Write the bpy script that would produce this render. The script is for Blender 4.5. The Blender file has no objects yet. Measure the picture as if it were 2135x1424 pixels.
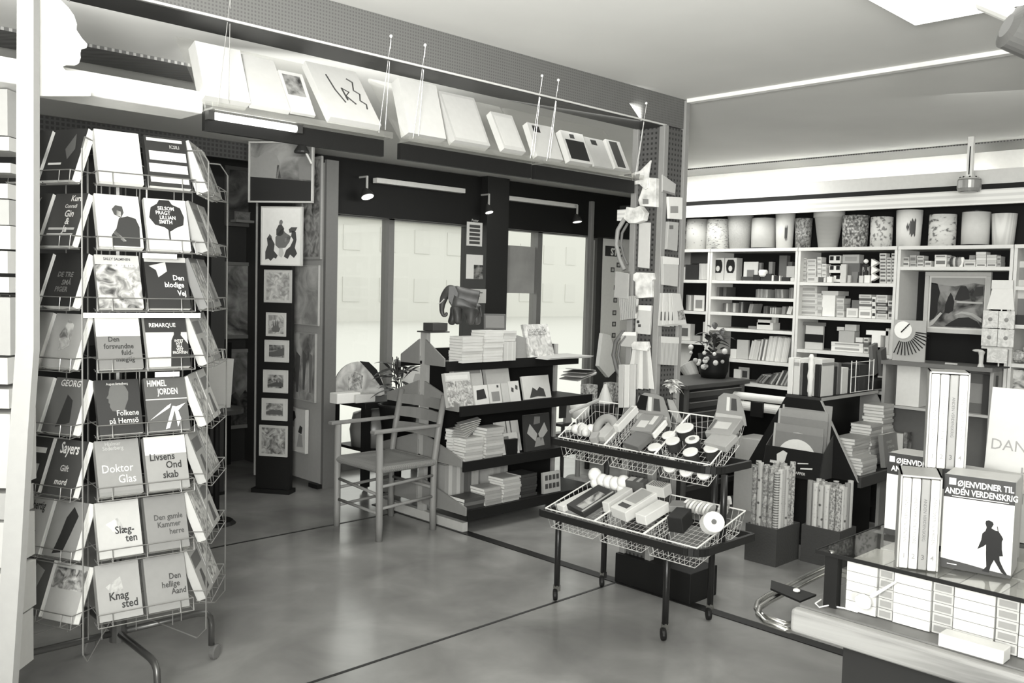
import bpy, math, random
from mathutils import Matrix, Vector, noise
R = math.radians
random.seed(7)
SC = bpy.context.scene
COL = SC.collection

# ------------------------------------------------------------------ camera
F, CX, CY, EYE = 1888.0, 1067.5, 712.0, 1.5
_yaw, _pit, _roll = R(45.6), R(-3.4), R(1.47)
FW = Vector((math.cos(_yaw)*math.cos(_pit), math.sin(_yaw)*math.cos(_pit), math.sin(_pit)))
_r0 = Vector((math.sin(_yaw), -math.cos(_yaw), 0)); _u0 = _r0.cross(FW)
RT = _r0*math.cos(_roll)+_u0*math.sin(_roll)
UP = _u0*math.cos(_roll)-_r0*math.sin(_roll)
C0 = Vector((0, 0, EYE))
cam_d = bpy.data.cameras.new('camera'); cam = bpy.data.objects.new('camera', cam_d); COL.objects.link(cam)
cam_d.sensor_width = 36.0; cam_d.lens = F/2135*36; cam_d.clip_start = .05; cam_d.clip_end = 200
m = Matrix((RT, UP, -FW)).transposed().to_4x4(); m.translation = C0
cam.matrix_world = m
SC.camera = cam

# ------------------------------------------------------------------ light and exposure
SC.view_settings.view_transform = 'Standard'; SC.view_settings.look = 'None'
SC.view_settings.gamma = 1.0; SC.view_settings.use_curve_mapping = False
SC.view_settings.exposure = .95
W = bpy.data.worlds.new('world'); SC.world = W; W.use_nodes = True
bg = W.node_tree.nodes['Background']; bg.inputs[0].default_value = (.93, .95, .9, 1); bg.inputs[1].default_value = .98

def area(name, loc, target, sx, sy, power, spread=180):
    d = bpy.data.lights.new(name, 'AREA'); d.shape = 'RECTANGLE'; d.size = sx; d.size_y = sy; d.energy = power
    d.color = (1, 1, .97); d.spread = R(spread)
    o = bpy.data.objects.new(name, d); COL.objects.link(o); o.location = loc
    o.rotation_euler = (Vector(target)-Vector(loc)).to_track_quat('-Z', 'Y').to_euler()
    return o
area('photographers_flash', (-1.5, -1.75, 1.45), (3.2, 3.0, 1.25), .5, .5, 50)
area('bounce_flash', (-.2, .2, 1.6), (1.6, 1.9, 2.46), .6, .6, 62, 130)
area('ceiling_panel_light', (-.6, .6, 2.40), (-.6, .6, 0), 1.2, 1.2, 14)
area('fill_behind_camera', (-1.6, -1.6, 1.9), (3, 3, 1.0), 2.4, 1.6, 32)  # added fill lamp; the closed room has no window behind the camera
area('window_zone_light', (4.9, 3.9, 2.44), (4.9, 3.9, 0), 2.2, 1.4, 26)
area('ceiling_fill_behind_beam', (1.9, 3.02, 2.325), (2.0, 3.5, 2.46), 3.2, .1, 5)  # added uplight hidden behind the beam to brighten the ceiling, no fitting there
area('far_ceiling_fill', (2.3, 3.1, 2.36), (3.6, 5.4, 2.47), 1.6, .06, 3.2, 60)  # second added uplight without a fitting, brightens the ceiling by the windows
area('book_wall_light', (4.6, 1.2, 2.44), (5.6, 1.6, 0), 1.0, 2.4, 22)

# ------------------------------------------------------------------ pixel -> point on a real plane
def ray(x, y): return FW + RT*((x-CX)/F) - UP*((y-CY)/F)
def P(x, y, X=None, Y=None, Z=None, pl=None):
    v = ray(x, y)
    if pl is not None: t = (pl[0]-C0).dot(pl[1])/v.dot(pl[1])
    elif X is not None: t = X/v.x
    elif Y is not None: t = Y/v.y
    else: t = (Z-EYE)/v.z
    return C0+v*t
def pc(v): return max(0.0, min(1.0, v))

# ------------------------------------------------------------------ materials
_mats = {}
def tint(v): return (v, v*.996, v*.955, 1)
def mat(v, rough=.6, metal=0.0, spec=.4, key=None, bump=0.0, bscale=40):
    k = key or (round(v, 3), rough, metal, spec, bump, bscale)
    if k in _mats: return _mats[k]
    mm = bpy.data.materials.new('grey_%s' % str(k)); mm.use_nodes = True
    nt = mm.node_tree; b = nt.nodes['Principled BSDF']
    b.inputs['Roughness'].default_value = rough; b.inputs['Metallic'].default_value = metal
    b.inputs['Specular IOR Level'].default_value = spec
    tc = nt.nodes.new('ShaderNodeTexCoord'); n = nt.nodes.new('ShaderNodeTexNoise')
    n.inputs['Scale'].default_value = bscale; n.inputs['Detail'].default_value = 3
    nt.links.new(tc.outputs['Object'], n.inputs['Vector'])
    rp = nt.nodes.new('ShaderNodeValToRGB'); nt.links.new(n.outputs[0], rp.inputs[0])
    rp.color_ramp.elements[0].position = .3; rp.color_ramp.elements[0].color = tint(v*.97)
    rp.color_ramp.elements[1].position = .7; rp.color_ramp.elements[1].color = tint(min(1, v*1.02))
    nt.links.new(rp.outputs[0], b.inputs['Base Color'])
    if bump:
        bp = nt.nodes.new('ShaderNodeBump'); bp.inputs['Strength'].default_value = bump; bp.inputs['Distance'].default_value = .01
        nt.links.new(n.outputs[0], bp.inputs['Height']); nt.links.new(bp.outputs[0], b.inputs['Normal'])
    _mats[k] = mm
    return mm
def ramp_mat(key, stops, tex='noise', scale=6, detail=5, rough=.6, dist=0.0, stretch=(1, 1, 1), spec=.4, bump=0, interp='LINEAR', off=(0, 0, 0), smooth=True):
    if key in _mats: return _mats[key]
    mm = bpy.data.materials.new(key); mm.use_nodes = True; nt = mm.node_tree; b = nt.nodes['Principled BSDF']
    b.inputs['Roughness'].default_value = rough; b.inputs['Specular IOR Level'].default_value = spec
    tc = nt.nodes.new('ShaderNodeTexCoord'); mp = nt.nodes.new('ShaderNodeMapping')
    mp.inputs['Scale'].default_value = stretch; mp.inputs['Location'].default_value = off
    nt.links.new(tc.outputs['Object'], mp.inputs['Vector'])
    if tex == 'noise':
        n = nt.nodes.new('ShaderNodeTexNoise'); n.inputs['Scale'].default_value = scale; n.inputs['Detail'].default_value = detail; n.inputs['Distortion'].default_value = dist; o = n.outputs[0]
    elif tex == 'voronoi':
        n = nt.nodes.new('ShaderNodeTexVoronoi'); n.inputs['Scale'].default_value = scale; o = n.outputs['Color' if interp == 'CONSTANT' else 'Distance']
    else:
        n = nt.nodes.new('ShaderNodeTexWave'); n.inputs['Scale'].default_value = scale; n.inputs['Distortion'].default_value = dist; n.inputs['Detail'].default_value = detail
        n.bands_direction = tex; o = n.outputs[1]
    nt.links.new(mp.outputs[0], n.inputs['Vector'])
    rp = nt.nodes.new('ShaderNodeValToRGB'); rp.color_ramp.interpolation = interp
    while len(rp.color_ramp.elements) < len(stops): rp.color_ramp.elements.new(.5)
    for e, (p_, v_) in zip(rp.color_ramp.elements, stops): e.position = p_; e.color = tint(v_)
    nt.links.new(o, rp.inputs[0]); nt.links.new(rp.outputs[0], b.inputs['Base Color'])
    if bump:
        bp = nt.nodes.new('ShaderNodeBump'); bp.inputs['Strength'].default_value = bump; bp.inputs['Distance'].default_value = .004
        nt.links.new(o, bp.inputs['Height']); nt.links.new(bp.outputs[0], b.inputs['Normal'])
    _mats[key] = mm
    return mm
def grid_mat(key, v_base, v_hole, pitch, frac, rough=.6):
    """perforated / woven pattern: squares of v_hole in v_base, from the object coordinates"""
    if key in _mats: return _mats[key]
    mm = bpy.data.materials.new(key); mm.use_nodes = True; nt = mm.node_tree; b = nt.nodes['Principled BSDF']
    b.inputs['Roughness'].default_value = rough
    tc = nt.nodes.new('ShaderNodeTexCoord'); sx = nt.nodes.new('ShaderNodeSeparateXYZ'); nt.links.new(tc.outputs['Object'], sx.inputs[0])
    def mth(op, a, b_=None):
        n = nt.nodes.new('ShaderNodeMath'); n.operation = op
        for i, q in enumerate((a, b_)):
            if q is None: continue
            if isinstance(q, (int, float)): n.inputs[i].default_value = q
            else: nt.links.new(q, n.inputs[i])
        return n.outputs[0]
    u = mth('ADD', sx.outputs[0], sx.outputs[1])
    a = mth('LESS_THAN', mth('FRACT', mth('DIVIDE', mth('ADD', u, 50.0), pitch)), frac)
    c = mth('LESS_THAN', mth('FRACT', mth('DIVIDE', mth('ADD', sx.outputs[2], 50.0), pitch)), frac)
    ff = mth('MULTIPLY', a, c)
    mx = nt.nodes.new('ShaderNodeMix'); mx.data_type = 'RGBA'; nt.links.new(ff, mx.inputs[0])
    mx.inputs[6].default_value = tint(v_base); mx.inputs[7].default_value = tint(v_hole)
    nt.links.new(mx.outputs[2], b.inputs['Base Color'])
    _mats[key] = mm
    return mm
def emit(v, strength, key):
    if key in _mats: return _mats[key]
    mm = bpy.data.materials.new(key); mm.use_nodes = True; b = mm.node_tree.nodes['Principled BSDF']
    b.inputs['Base Color'].default_value = tint(v); b.inputs['Emission Color'].default_value = (1, 1, .96, 1); b.inputs['Emission Strength'].default_value = strength
    _mats[key] = mm
    return mm
def glass(key, tintv=.97, rough=.02, f=1.45, milky=0.0):
    if key in _mats: return _mats[key]
    mm = bpy.data.materials.new(key); mm.use_nodes = True; nt = mm.node_tree; out = nt.nodes['Material Output']
    tr = nt.nodes.new('ShaderNodeBsdfTransparent'); tr.inputs[0].default_value = (tintv, tintv, tintv*.99, 1)
    gl = nt.nodes.new('ShaderNodeBsdfGlossy'); gl.inputs['Roughness'].default_value = rough
    fr = nt.nodes.new('ShaderNodeFresnel'); fr.inputs[0].default_value = f
    ge = nt.nodes.new('ShaderNodeNewGeometry'); k1 = nt.nodes.new('ShaderNodeMath'); k1.operation = 'SUBTRACT'; k1.inputs[0].default_value = 1; nt.links.new(ge.outputs['Backfacing'], k1.inputs[1])
    k2 = nt.nodes.new('ShaderNodeMath'); k2.operation = 'MULTIPLY'; nt.links.new(fr.outputs[0], k2.inputs[0]); nt.links.new(k1.outputs[0], k2.inputs[1])
    mx = nt.nodes.new('ShaderNodeMixShader'); nt.links.new(k2.outputs[0], mx.inputs[0]); nt.links.new(tr.outputs[0], mx.inputs[1]); nt.links.new(gl.outputs[0], mx.inputs[2])
    o = mx.outputs[0]
    if milky:
        df = nt.nodes.new('ShaderNodeBsdfDiffuse'); df.inputs[0].default_value = tint(.85)
        m2 = nt.nodes.new('ShaderNodeMixShader'); m2.inputs[0].default_value = milky
        nt.links.new(o, m2.inputs[1]); nt.links.new(df.outputs[0], m2.inputs[2]); o = m2.outputs[0]
    nt.links.new(o, out.inputs[0]); _mats[key] = mm
    return mm

BLACK = mat(.009, .5, spec=.22); DARK = mat(.028, .5); CHAR = mat(.055, .55); MID = mat(.2, .6); PALE = mat(.5, .6); WHITE = mat(.78, .55); PAPER = mat(.72, .8)
PAGES = ramp_mat('page_block', [(.2, .45), (.5, .8), (.8, .72)], tex='Z', scale=60, dist=.6, detail=1, rough=.85)
PAGES_V = ramp_mat('page_block_upright', [(.2, .48), (.5, .82), (.8, .72)], tex='X', scale=60, dist=.6, detail=1, rough=.85)
CHROME = mat(.55, .25, 1.0); STEEL = mat(.3, .35, .9); WIRE = mat(.3, .4, .7); WIREW = mat(.75, .4)
WOODP = ramp_mat('pale_wood', [(.2, .17), (.8, .25)], tex='noise', scale=8, stretch=(1, 1, .12), rough=.5, bump=.15)
SHELFW = mat(.62, .5)

# ------------------------------------------------------------------ mesh helpers
class MB:
    def __init__(s): s.v = []; s.f = []
    def add(s, vs, fs, M=None):
        n = len(s.v)
        s.v += [tuple(M @ Vector(q)) if M else tuple(q) for q in vs]
        s.f += [tuple(i+n for i in f) for f in fs]
        return s
    def box(s, a, b, M=None):
        x0, y0, z0 = a; x1, y1, z1 = b
        if x0 > x1: x0, x1 = x1, x0
        if y0 > y1: y0, y1 = y1, y0
        if z0 > z1: z0, z1 = z1, z0
        return s.add([(x0, y0, z0), (x1, y0, z0), (x1, y1, z0), (x0, y1, z0), (x0, y0, z1), (x1, y0, z1), (x1, y1, z1), (x0, y1, z1)],
                     [(0, 3, 2, 1), (4, 5, 6, 7), (0, 1, 5, 4), (1, 2, 6, 5), (2, 3, 7, 6), (3, 0, 4, 7)], M)
    def hexa(s, p): # 8 points: bottom ring then top ring
        return s.add(p, [(0, 3, 2, 1), (4, 5, 6, 7), (0, 1, 5, 4), (1, 2, 6, 5), (2, 3, 7, 6), (3, 0, 4, 7)])
    def prism(s, pts, y0, y1, M=None): # polygon in xz extruded in y (front at y0)
        n = len(pts)
        vs = [(x, y0, z) for x, z in pts]+[(x, y1, z) for x, z in pts]
        fs = [tuple(range(n)), tuple(range(2*n-1, n-1, -1))]+[(i, i+n, (i+1) % n+n, (i+1) % n) for i in range(n)]
        return s.add(vs, fs, M)
    def prismz(s, pts, z0, z1, M=None):
        n = len(pts)
        vs = [(x, y, z0) for x, y in pts]+[(x, y, z1) for x, y in pts]
        fs = [tuple(range(n-1, -1, -1)), tuple(range(n, 2*n))]+[(i, (i+1) % n, (i+1) % n+n, i+n) for i in range(n)]
        return s.add(vs, fs, M)
    def prismx(s, pts, x0, x1, M=None): # polygon (y,z) extruded in x
        n = len(pts)
        vs = [(x0, y, z) for y, z in pts]+[(x1, y, z) for y, z in pts]
        fs = [tuple(range(n-1, -1, -1)), tuple(range(n, 2*n))]+[(i, (i+1) % n, (i+1) % n+n, i+n) for i in range(n)]
        return s.add(vs, fs, M)
    def tube(s, a, b, r, n=6, r2=None):
        return s.path([a, b], r, n, r2=r2)
    def path(s, pts, r, n=6, closed=False, r2=None):
        pts = [Vector(p) for p in pts]; L = len(pts); rings = []
        up = None
        for i, p in enumerate(pts):
            if closed: d = pts[(i+1) % L]-pts[i-1]
            else: d = pts[min(i+1, L-1)]-pts[max(i-1, 0)]
            d.normalize()
            if up is None:
                up = Vector((0, 0, 1)) if abs(d.z) < .9 else Vector((1, 0, 0))
            a = d.cross(up)
            if a.length < 1e-4: a = d.orthogonal()
            a.normalize(); up = a.cross(d).normalized()
            rr = r if r2 is None else r+(r2-r)*i/max(1, L-1)
            rings.append([p+a*(rr*math.cos(2*math.pi*k/n))+up*(rr*math.sin(2*math.pi*k/n)) for k in range(n)])
        b = len(s.v)
        for g in rings: s.v += [tuple(q) for q in g]
        for i in range(L if closed else L-1):
            j = (i+1) % L
            for k in range(n):
                k2 = (k+1) % n
                s.f.append((b+i*n+k, b+i*n+k2, b+j*n+k2, b+j*n+k))
        if not closed:
            s.f.append(tuple(b+k for k in range(n-1, -1, -1))); s.f.append(tuple(b+(L-1)*n+k for k in range(n)))
        return s
    def lathe(s, prof, n=20, c=(0, 0, 0), M=None):
        vs = []; fs = []
        for r, z in prof:
            for k in range(n): vs.append((c[0]+r*math.cos(2*math.pi*k/n), c[1]+r*math.sin(2*math.pi*k/n), c[2]+z))
        for i in range(len(prof)-1):
            for k in range(n):
                k2 = (k+1) % n; fs.append((i*n+k, i*n+k2, (i+1)*n+k2, (i+1)*n+k))
        fs.append(tuple(range(n-1, -1, -1))); fs.append(tuple((len(prof)-1)*n+k for k in range(n)))
        return s.add(vs, fs, M)
    def ball(s, c, r, n=10, sc=(1, 1, 1)):
        pr = [(max(.001, math.sin(math.pi*i/6))*r, -math.cos(math.pi*i/6)*r) for i in range(7)]
        return s.lathe(pr, n, (0, 0, 0), Matrix.Translation(c) @ Matrix.Diagonal((*sc, 1)))
    def mesh(s, name, m, smooth=False):
        me = bpy.data.meshes.new(name); me.from_pydata(s.v, [], s.f); me.validate()
        if m: me.materials.append(m)
        if smooth: me.shade_smooth()
        return me
    def build(s, name, m, parent=None, M=None, smooth=False):
        return link(name, s.mesh(name, m, smooth), parent, M)
def link(name, me, parent=None, M=None):
    o = bpy.data.objects.new(name, me); COL.objects.link(o)
    if M is not None: o.matrix_world = M
    if parent is not None: o.parent = parent
    return o
def bev(o, w=.004, seg=2):
    b = o.modifiers.new('bevel', 'BEVEL'); b.width = w; b.segments = seg; b.limit_method = 'ANGLE'
    return o
def tag(o, label=None, cat=None, group=None, kind=None):
    if label: o['label'] = label
    if cat: o['category'] = cat
    if group: o['group'] = group
    if kind: o['kind'] = kind
    return o
def thing(name, label, cat, M=None, group=None):
    o = bpy.data.objects.new(name, None); COL.objects.link(o); o.empty_display_size = .05
    if M is not None: o.matrix_world = M
    return tag(o, label, cat, group)
def struct(name, mb, m): return tag(mb.build(name, m), kind='structure')
def place(loc, rz=0.0, lean=0.0, side=0.0):
    """rz turn about the vertical, lean = top tips back (+y), side = top tips to +x"""
    return Matrix.Translation(loc) @ Matrix.Rotation(rz, 4, 'Z') @ Matrix.Rotation(side, 4, 'Y') @ Matrix.Rotation(-lean, 4, 'X')
FX = -math.pi/2      # faces -X (towards the camera side), its right hand is -Y
ORD = ['first', 'second', 'third', 'fourth', 'fifth', 'sixth', 'seventh', 'eighth', 'ninth', 'tenth', 'eleventh', 'twelfth', 'thirteenth', 'fourteenth', 'fifteenth', 'sixteenth', 'seventeenth', 'eighteenth', 'nineteenth', 'twentieth', 'twenty-first', 'twenty-second', 'twenty-third', 'twenty-fourth', 'twenty-fifth', 'twenty-sixth', 'twenty-seventh', 'twenty-eighth', 'twenty-ninth', 'thirtieth']
_txt = {}
def text_mesh(s, bold):
    if (s, bold) in _txt: return _txt[(s, bold)]
    c = bpy.data.curves.new('lettering', 'FONT'); c.body = s; c.align_x = 'CENTER'; c.size = 1; c.offset = bold; c.resolution_u = 2; c.extrude = .0; c.space_line = .82
    o = bpy.data.objects.new('tmp', c); COL.objects.link(o)
    dg = bpy.context.evaluated_depsgraph_get(); me = bpy.data.meshes.new_from_object(o.evaluated_get(dg))
    bpy.data.objects.remove(o); bpy.data.curves.remove(c)
    vs = [tuple(v.co) for v in me.vertices]; fs = [tuple(p.vertices) for p in me.polygons]
    _txt[(s, bold)] = (vs, fs)
    return vs, fs
def lettering(s, x, z, size, m, parent, y=-.001, bold=.02, name='title', sx=1.0, rot=0.0):
    vs, fs = text_mesh(s, bold)
    M = Matrix.Translation((x, y, z)) @ Matrix.Rotation(rot, 4, 'Y') @ Matrix.Rotation(math.pi/2, 4, 'X') @ Matrix.Diagonal((size*sx, size, 1, 1))
    return MB().add(vs, fs, M).build(name, m, parent)
def gray(v): return mat(v, .5)

def book(w, h, t, cover, M, label, group=None, deco=(), name='paperback_book', cat='book', pages=None, hard=False, copies=1):
    """local frame: bottom centre, front cover faces -y, spine on -x"""
    c = .0025 if hard else .0012; e = .004 if hard else 0
    mb = MB().box((-w/2, -t/2, 0), (w/2, -t/2+c, h)).box((-w/2, t/2-c, 0), (w/2, t/2, h)).box((-w/2, -t/2+c, 0), (-w/2+c, t/2-c, h))
    o = mb.build(name, gray(cover) if not isinstance(cover, bpy.types.Material) else cover, None, M); tag(o, label, cat, group)
    pg = MB()
    n = copies; tt = (t-2*c)/n
    for i in range(n):
        y0 = -t/2+c+i*tt
        pg.box((-w/2+c, y0+.0001, e), (w/2-e, y0+tt-(.0012 if n > 1 else .0001), h-e))
    pg.build('pages', pages or PAPER, o)
    for d in deco:
        y = -t/2-.0006
        if d[0] == 't':
            _, s, x, z, size, v = d[:6]; b = d[6] if len(d) > 6 else .02
            lettering(s, (x-.5)*w, z*h, size*h, gray(v), o, y-.0004, b, sx=d[7] if len(d) > 7 else .85)
        elif d[0] == 'r':
            _, x0, z0, x1, z1, v = d
            MB().prism([((x0-.5)*w, z0*h), ((x1-.5)*w, z0*h), ((x1-.5)*w, z1*h), ((x0-.5)*w, z1*h)], y, y+.0005).build('cover_band', v if isinstance(v, bpy.types.Material) else gray(v), o)
        elif d[0] == 'p':
            _, pts, v = d
            MB().prism([((x-.5)*w, z*h) for x, z in pts], y-.0003, y+.0004).build('cover_picture', v if isinstance(v, bpy.types.Material) else gray(v), o)
    return o

# ================================================================== STRUCTURE
H_C = 2.46
FLOORM = ramp_mat('linoleum', [(.28, .16), (.5, .225), (.72, .31)], scale=2.3, detail=9, rough=.20, dist=.4, spec=.7)
CEILM = ramp_mat('painted_ceiling', [(.3, .66), (.7, .74)], scale=1.3, detail=6, rough=.7)
fl = struct('floor', MB().box((-3, -3, -.12), (7.6, 6.16, 0)).box((-3, 6.16, -.12), (3.75, 7.1, 0)), FLOORM)
ce = struct('ceiling', MB().box((-3, -3, H_C), (5.95, 4.86, H_C+.1)).box((-3, 4.86, H_C), (7.6, 5.94, H_C+.1)).box((5.95, -3, 2.62), (6.4, 4.86, 2.7)).box((-3, 5.94, 2.5), (7.6, 6.2, 2.58)).box((-3, 6.2, 2.5), (3.78, 7.1, 2.58)), CEILM)
WALLM = mat(.45, .7)
struct('wall_back', MB().box((-3.1, -3.1, -.12), (7.6, -3, 2.7)), WALLM)
struct('wall_left', MB().box((-3.1, -3, -.12), (-3, 7.1, 2.7)), WALLM)
struct('wall_right', MB().box((6.3, -3, -.12), (6.4, 4.9, 2.7)).box((6.4, 4.8, -.12), (7.6, 4.9, 2.7)).box((7.5, 4.9, -.12), (7.6, 6.16, 2.7)), mat(.55, .6))
struct('wall_gallery', MB().box((-3, 6.93, -.12), (3.75, 7.05, 2.5)).box((3.68, 6.15, -.12), (3.78, 6.93, 2.5)), mat(.035, .6))
# window wall: frames, sill, dark pelmet board above the glass
FRM = mat(.16, .5)
wf = MB()
for xa, xb in ((3.86, 3.95), (4.49, 4.545), (6.25, 6.31), (7.05, 7.12)): wf.box((xa, 6.06, 0), (xb, 6.16, 2.46))
wf.box((3.86, 6.06, 0), (7.12, 6.16, .06)).box((3.86, 6.06, 2.03), (7.12, 6.16, 2.5))
struct('window_frame_1', wf, FRM)
struct('wall_window', MB().box((7.12, 6.06, 0), (7.6, 6.16, 2.5)).box((3.75, 6.06, 0), (3.86, 6.16, 2.5)), mat(.05, .6))
for n, (xa, xb) in enumerate(((3.95, 4.49), (4.545, 5.36), (5.62, 6.25), (6.31, 7.05))):
    struct('window_%d' % (n+1), MB().box((xa, 6.105, .06), (xb, 6.111, 2.03)), glass('window_glass', .97))
struct('trim_1', MB().box((3.70, 5.9, 2.03), (7.5, 5.94, 2.455)), BLACK)                # black pelmet over the windows
struct('trim_2', MB().box((-3, 5.9, 2.34), (3.60, 5.94, 2.455)), grid_mat('dark_mesh', .05, .02, .03, .6))
struct('trim_4', MB().box((3.598, -3, .0), (3.66, 5.0, .004)), mat(.012, .4))            # dark strip let into the floor
struct('trim_5', MB().box((-3, 4.715, .0), (3.598, 4.73, .002)), mat(.02, .5))
struct('trim_6', MB().box((-3, 2.868, .0), (3.598, 2.882, .002)), mat(.02, .5))
struct('window_pillar', MB().box((5.36, 5.82, 0), (5.62, 6.16, 2.46)), mat(.014, .5))
# ceiling trim crossing towards the right and the lit cove above the bookcase
struct('trim_7', MB().box((3.80, -3, 2.442), (3.84, 2.68, H_C)), mat(.75, .4))
struct('trim_shadow', MB().box((3.84, -3, 2.45), (3.875, 2.68, H_C)), mat(.10, .5))  # dark strip paints in the shadow along the pale trim
struct('trim_9', MB().box((5.95, -3, 2.452), (6.3, 4.8, 2.462)), grid_mat('cove_mesh', .20, .05, .018, .55))
struct('trim_10', MB().box((6.08, -3, 2.20), (6.10, 4.8, 2.31)).box((6.10, -3, 2.20), (6.3, 4.8, 2.215)), mat(.62, .5))
struct('trim_11', MB().box((5.88, -3, 2.075), (5.91, 4.8, 2.165)), ramp_mat('white_boarding', [(.3, .6), (.7, .75)], tex='Z', scale=9, dist=.3, detail=1, rough=.5))
struct('trim_12', MB().box((5.91, -3, 2.10), (6.08, 4.8, 2.20)), BLACK)
TUBE = emit(.9, 9.0, 'lit_tube')
for i, y0 in enumerate((-1.2, .42, 2.04, 3.3)):
    t = thing('fluorescent_batten', 'fluorescent tube behind the white cove board over the bookcase, %s from right' % ORD[i], 'lamp', Matrix.Translation((6.2, y0, 2.225)), 'tubes in the cove over the bookcase')
    MB().box((-.03, 0, 0), (.03, 1.45, .03)).build('housing', WHITE, t)
    MB().tube((0, .04, .05), (0, 1.42, .05), .013, 8).build('tube', TUBE, t)
# the beam over the opening and its lower rail
BEAM = grid_mat('perforated_beam', .115, .075, .012, .5)
struct('beam', MB().box((-3, 2.70, 2.315), (3.82, 2.86, H_C)), BEAM)
struct('trim_13', MB().box((-3, 2.694, 2.309), (3.66, 2.70, 2.316)), mat(.5, .5))
struct('trim_14', MB().box((-3, 2.70, 2.306), (3.66, 2.86, 2.3145)), mat(.035, .5))
# the ceiling grille over the display
struct('trim_15', MB().box((-3, 3.95, 2.445), (2.4, 4.25, 2.458)), grid_mat('ceiling_grille', .25, .08, .03, .6))

# outside the windows: pavement, street, buildings paled to paint in haze
struct('pavement', MB().box((-20, 6.2, -.2), (60, 12, -.08)), mat(.62, .8))
struct('street', MB().box((-40, 12, -.25), (90, 60, -.2)), mat(.55, .8))
for i, (x, w_, h, d, v) in enumerate(((18, 14, 4.6, 34, .62), (33, 16, 6.2, 38, .66), (52, 18, 5.0, 36, .60), (8, 7, 3.4, 30, .68))):
    t = thing('town_building', ['long pale two-storey building across the street seen through the middle panes', 'tall pale building seen hazily through the right panes', 'pale building farthest right beyond the glass', 'low pale building farthest left beyond the glass'][i], 'building', Matrix.Translation((x, d, -.2)))
    MB().box((0, 0, 0), (w_, 6, h)).build('wall', mat(v, .8), t)
    MB().prism([(-.3, h), (w_+.3, h), (w_-.8, h+1.3), (.8, h+1.3)], -.3, 6.3).build('roof', mat(v*.72, .8), t)
    for r_ in range(2 if h > 4 else 1):
        for k in range(int(w_/2)):
            MB().box((.7+2*k, -.03, .9+r_*2.3), (1.6+2*k, .02, 2.0+r_*2.3)).build('window', mat(v*.96, .5), t)

# the pegboard pillar at the end of the beam
PY2 = P(1322, 500, X=3.65).y
peg = grid_mat('pegboard', .075, .02, .025, .45)
pl = thing('pegboard_pillar', 'square pegboard display pillar with grey metal corner posts, at the end of the beam', 'pillar', Matrix.Translation((3.65, 2.70, 0)))
D = PY2-2.70
for (x, y) in ((0, 0), (.17, 0), (0, D), (.17, D)):
    bev(MB().box((x-.012, y-.012, .15), (x+.022, y+.022, 2.312 if (x < .1 and y < .1) else H_C-.004)).build('corner_post', mat(.24, .4), pl), .003)
MB().box((.004, .024, .15), (.010, D-.012, 2.31)).build('pegboard_panel', peg, pl)
MB().box((.024, .004, .15), (.158, .010, 2.31)).build('pegboard_panel', peg, pl)
MB().box((.024, D, .15), (.158, D+.006, 2.31)).build('pegboard_panel', peg, pl)
MB().box((.172, .024, .15), (.178, D-.012, 2.31)).build('pegboard_panel', peg, pl)
bev(MB().box((-.03, -.27, 0), (.2, D+.03, .15)).build('plinth', BLACK, pl), .004)

# ================================================================== HANGING TRAYS AND THE BOOKS ON THEM
ty = 2.78
LABT = ['leftmost', 'middle', 'rightmost']
ACR = glass('clear_acrylic', .95, .05, 1.45, .04)
for i, (xa, xb) in enumerate(((427, 800), (835, 1108), (1115, 1322))):
    x0 = P(xa, 250+i*60, Y=ty).x; x1 = P(xb, 330+i*40, Y=ty).x
    t = thing('hanging_display_tray', '%s sloping display tray hung on wires from the beam, black edge strip' % LABT[i], 'shelf', Matrix.Translation((x0, ty, 0)))
    L = x1-x0
    MB().box((0, 0, 1.975), (L, .02, 2.035)).build('black_strip', BLACK, t)
    MB().hexa([(0, .0, 2.04), (L, .0, 2.04), (L, .22, 2.30), (0, .22, 2.30), (0, -.008, 2.05), (L, -.008, 2.05), (L, .212, 2.306), (0, .212, 2.306)]).build('sloping_sheet', ACR, t)
    MB().box((0, -.05, 2.036), (L, .01, 2.042)).box((0, -.055, 2.036), (L, -.05, 2.058)).build('front_lip', ACR, t)
    for xx in (.04, L-.04):
        MB().tube((xx, -.088, 2.39), (xx-.02, -.05, 2.05), .0012, 4).tube((xx, -.088, 2.39), (xx+.03, -.02, 2.07), .0012, 4).build('hanging_wire', mat(.35, .4, .6), t)
        MB().ball((xx, -.086, 2.392), .006, 6).build('hook', WHITE, t)
# long light box, first in the row, glowing at its right end
x0 = P(70, 190, Y=2.80).x-.15; x1 = P(424, 245, Y=2.80).x
t = thing('hanging_light_box', 'long white fluorescent light box hung in line with the display trays', 'lamp', Matrix.Translation((x0, 2.8, 2.03)))
bev(MB().box((0, 0, 0), (x1-x0, .16, .07)).build('housing', mat(.68, .4), t), .006)
MB().box((.01, -.003, .01), (x1-x0-.01, .0, .06)).build('diffuser', emit(.9, .6, 'lit_diffuser'), t)
tx0 = P(430, 250, Y=2.76).x; tx1 = P(615, 275, Y=2.76).x
t = thing('bare_strip_lamp', 'short glowing tube lamp on the edge of the leftmost hanging tray', 'lamp', Matrix.Translation((tx0, 2.755, 2.02)))
MB().tube((.02, 0, .0), (tx1-tx0, 0, .0), .012, 10).build('tube', emit(.9, 1.2, 'lit_strip'), t)
MB().box((0, -.012, -.014), (.02, .014, .014)).box((tx1-tx0, -.012, -.014), (tx1-tx0+.02, .014, .014)).build('end_cap', DARK, t)

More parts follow.
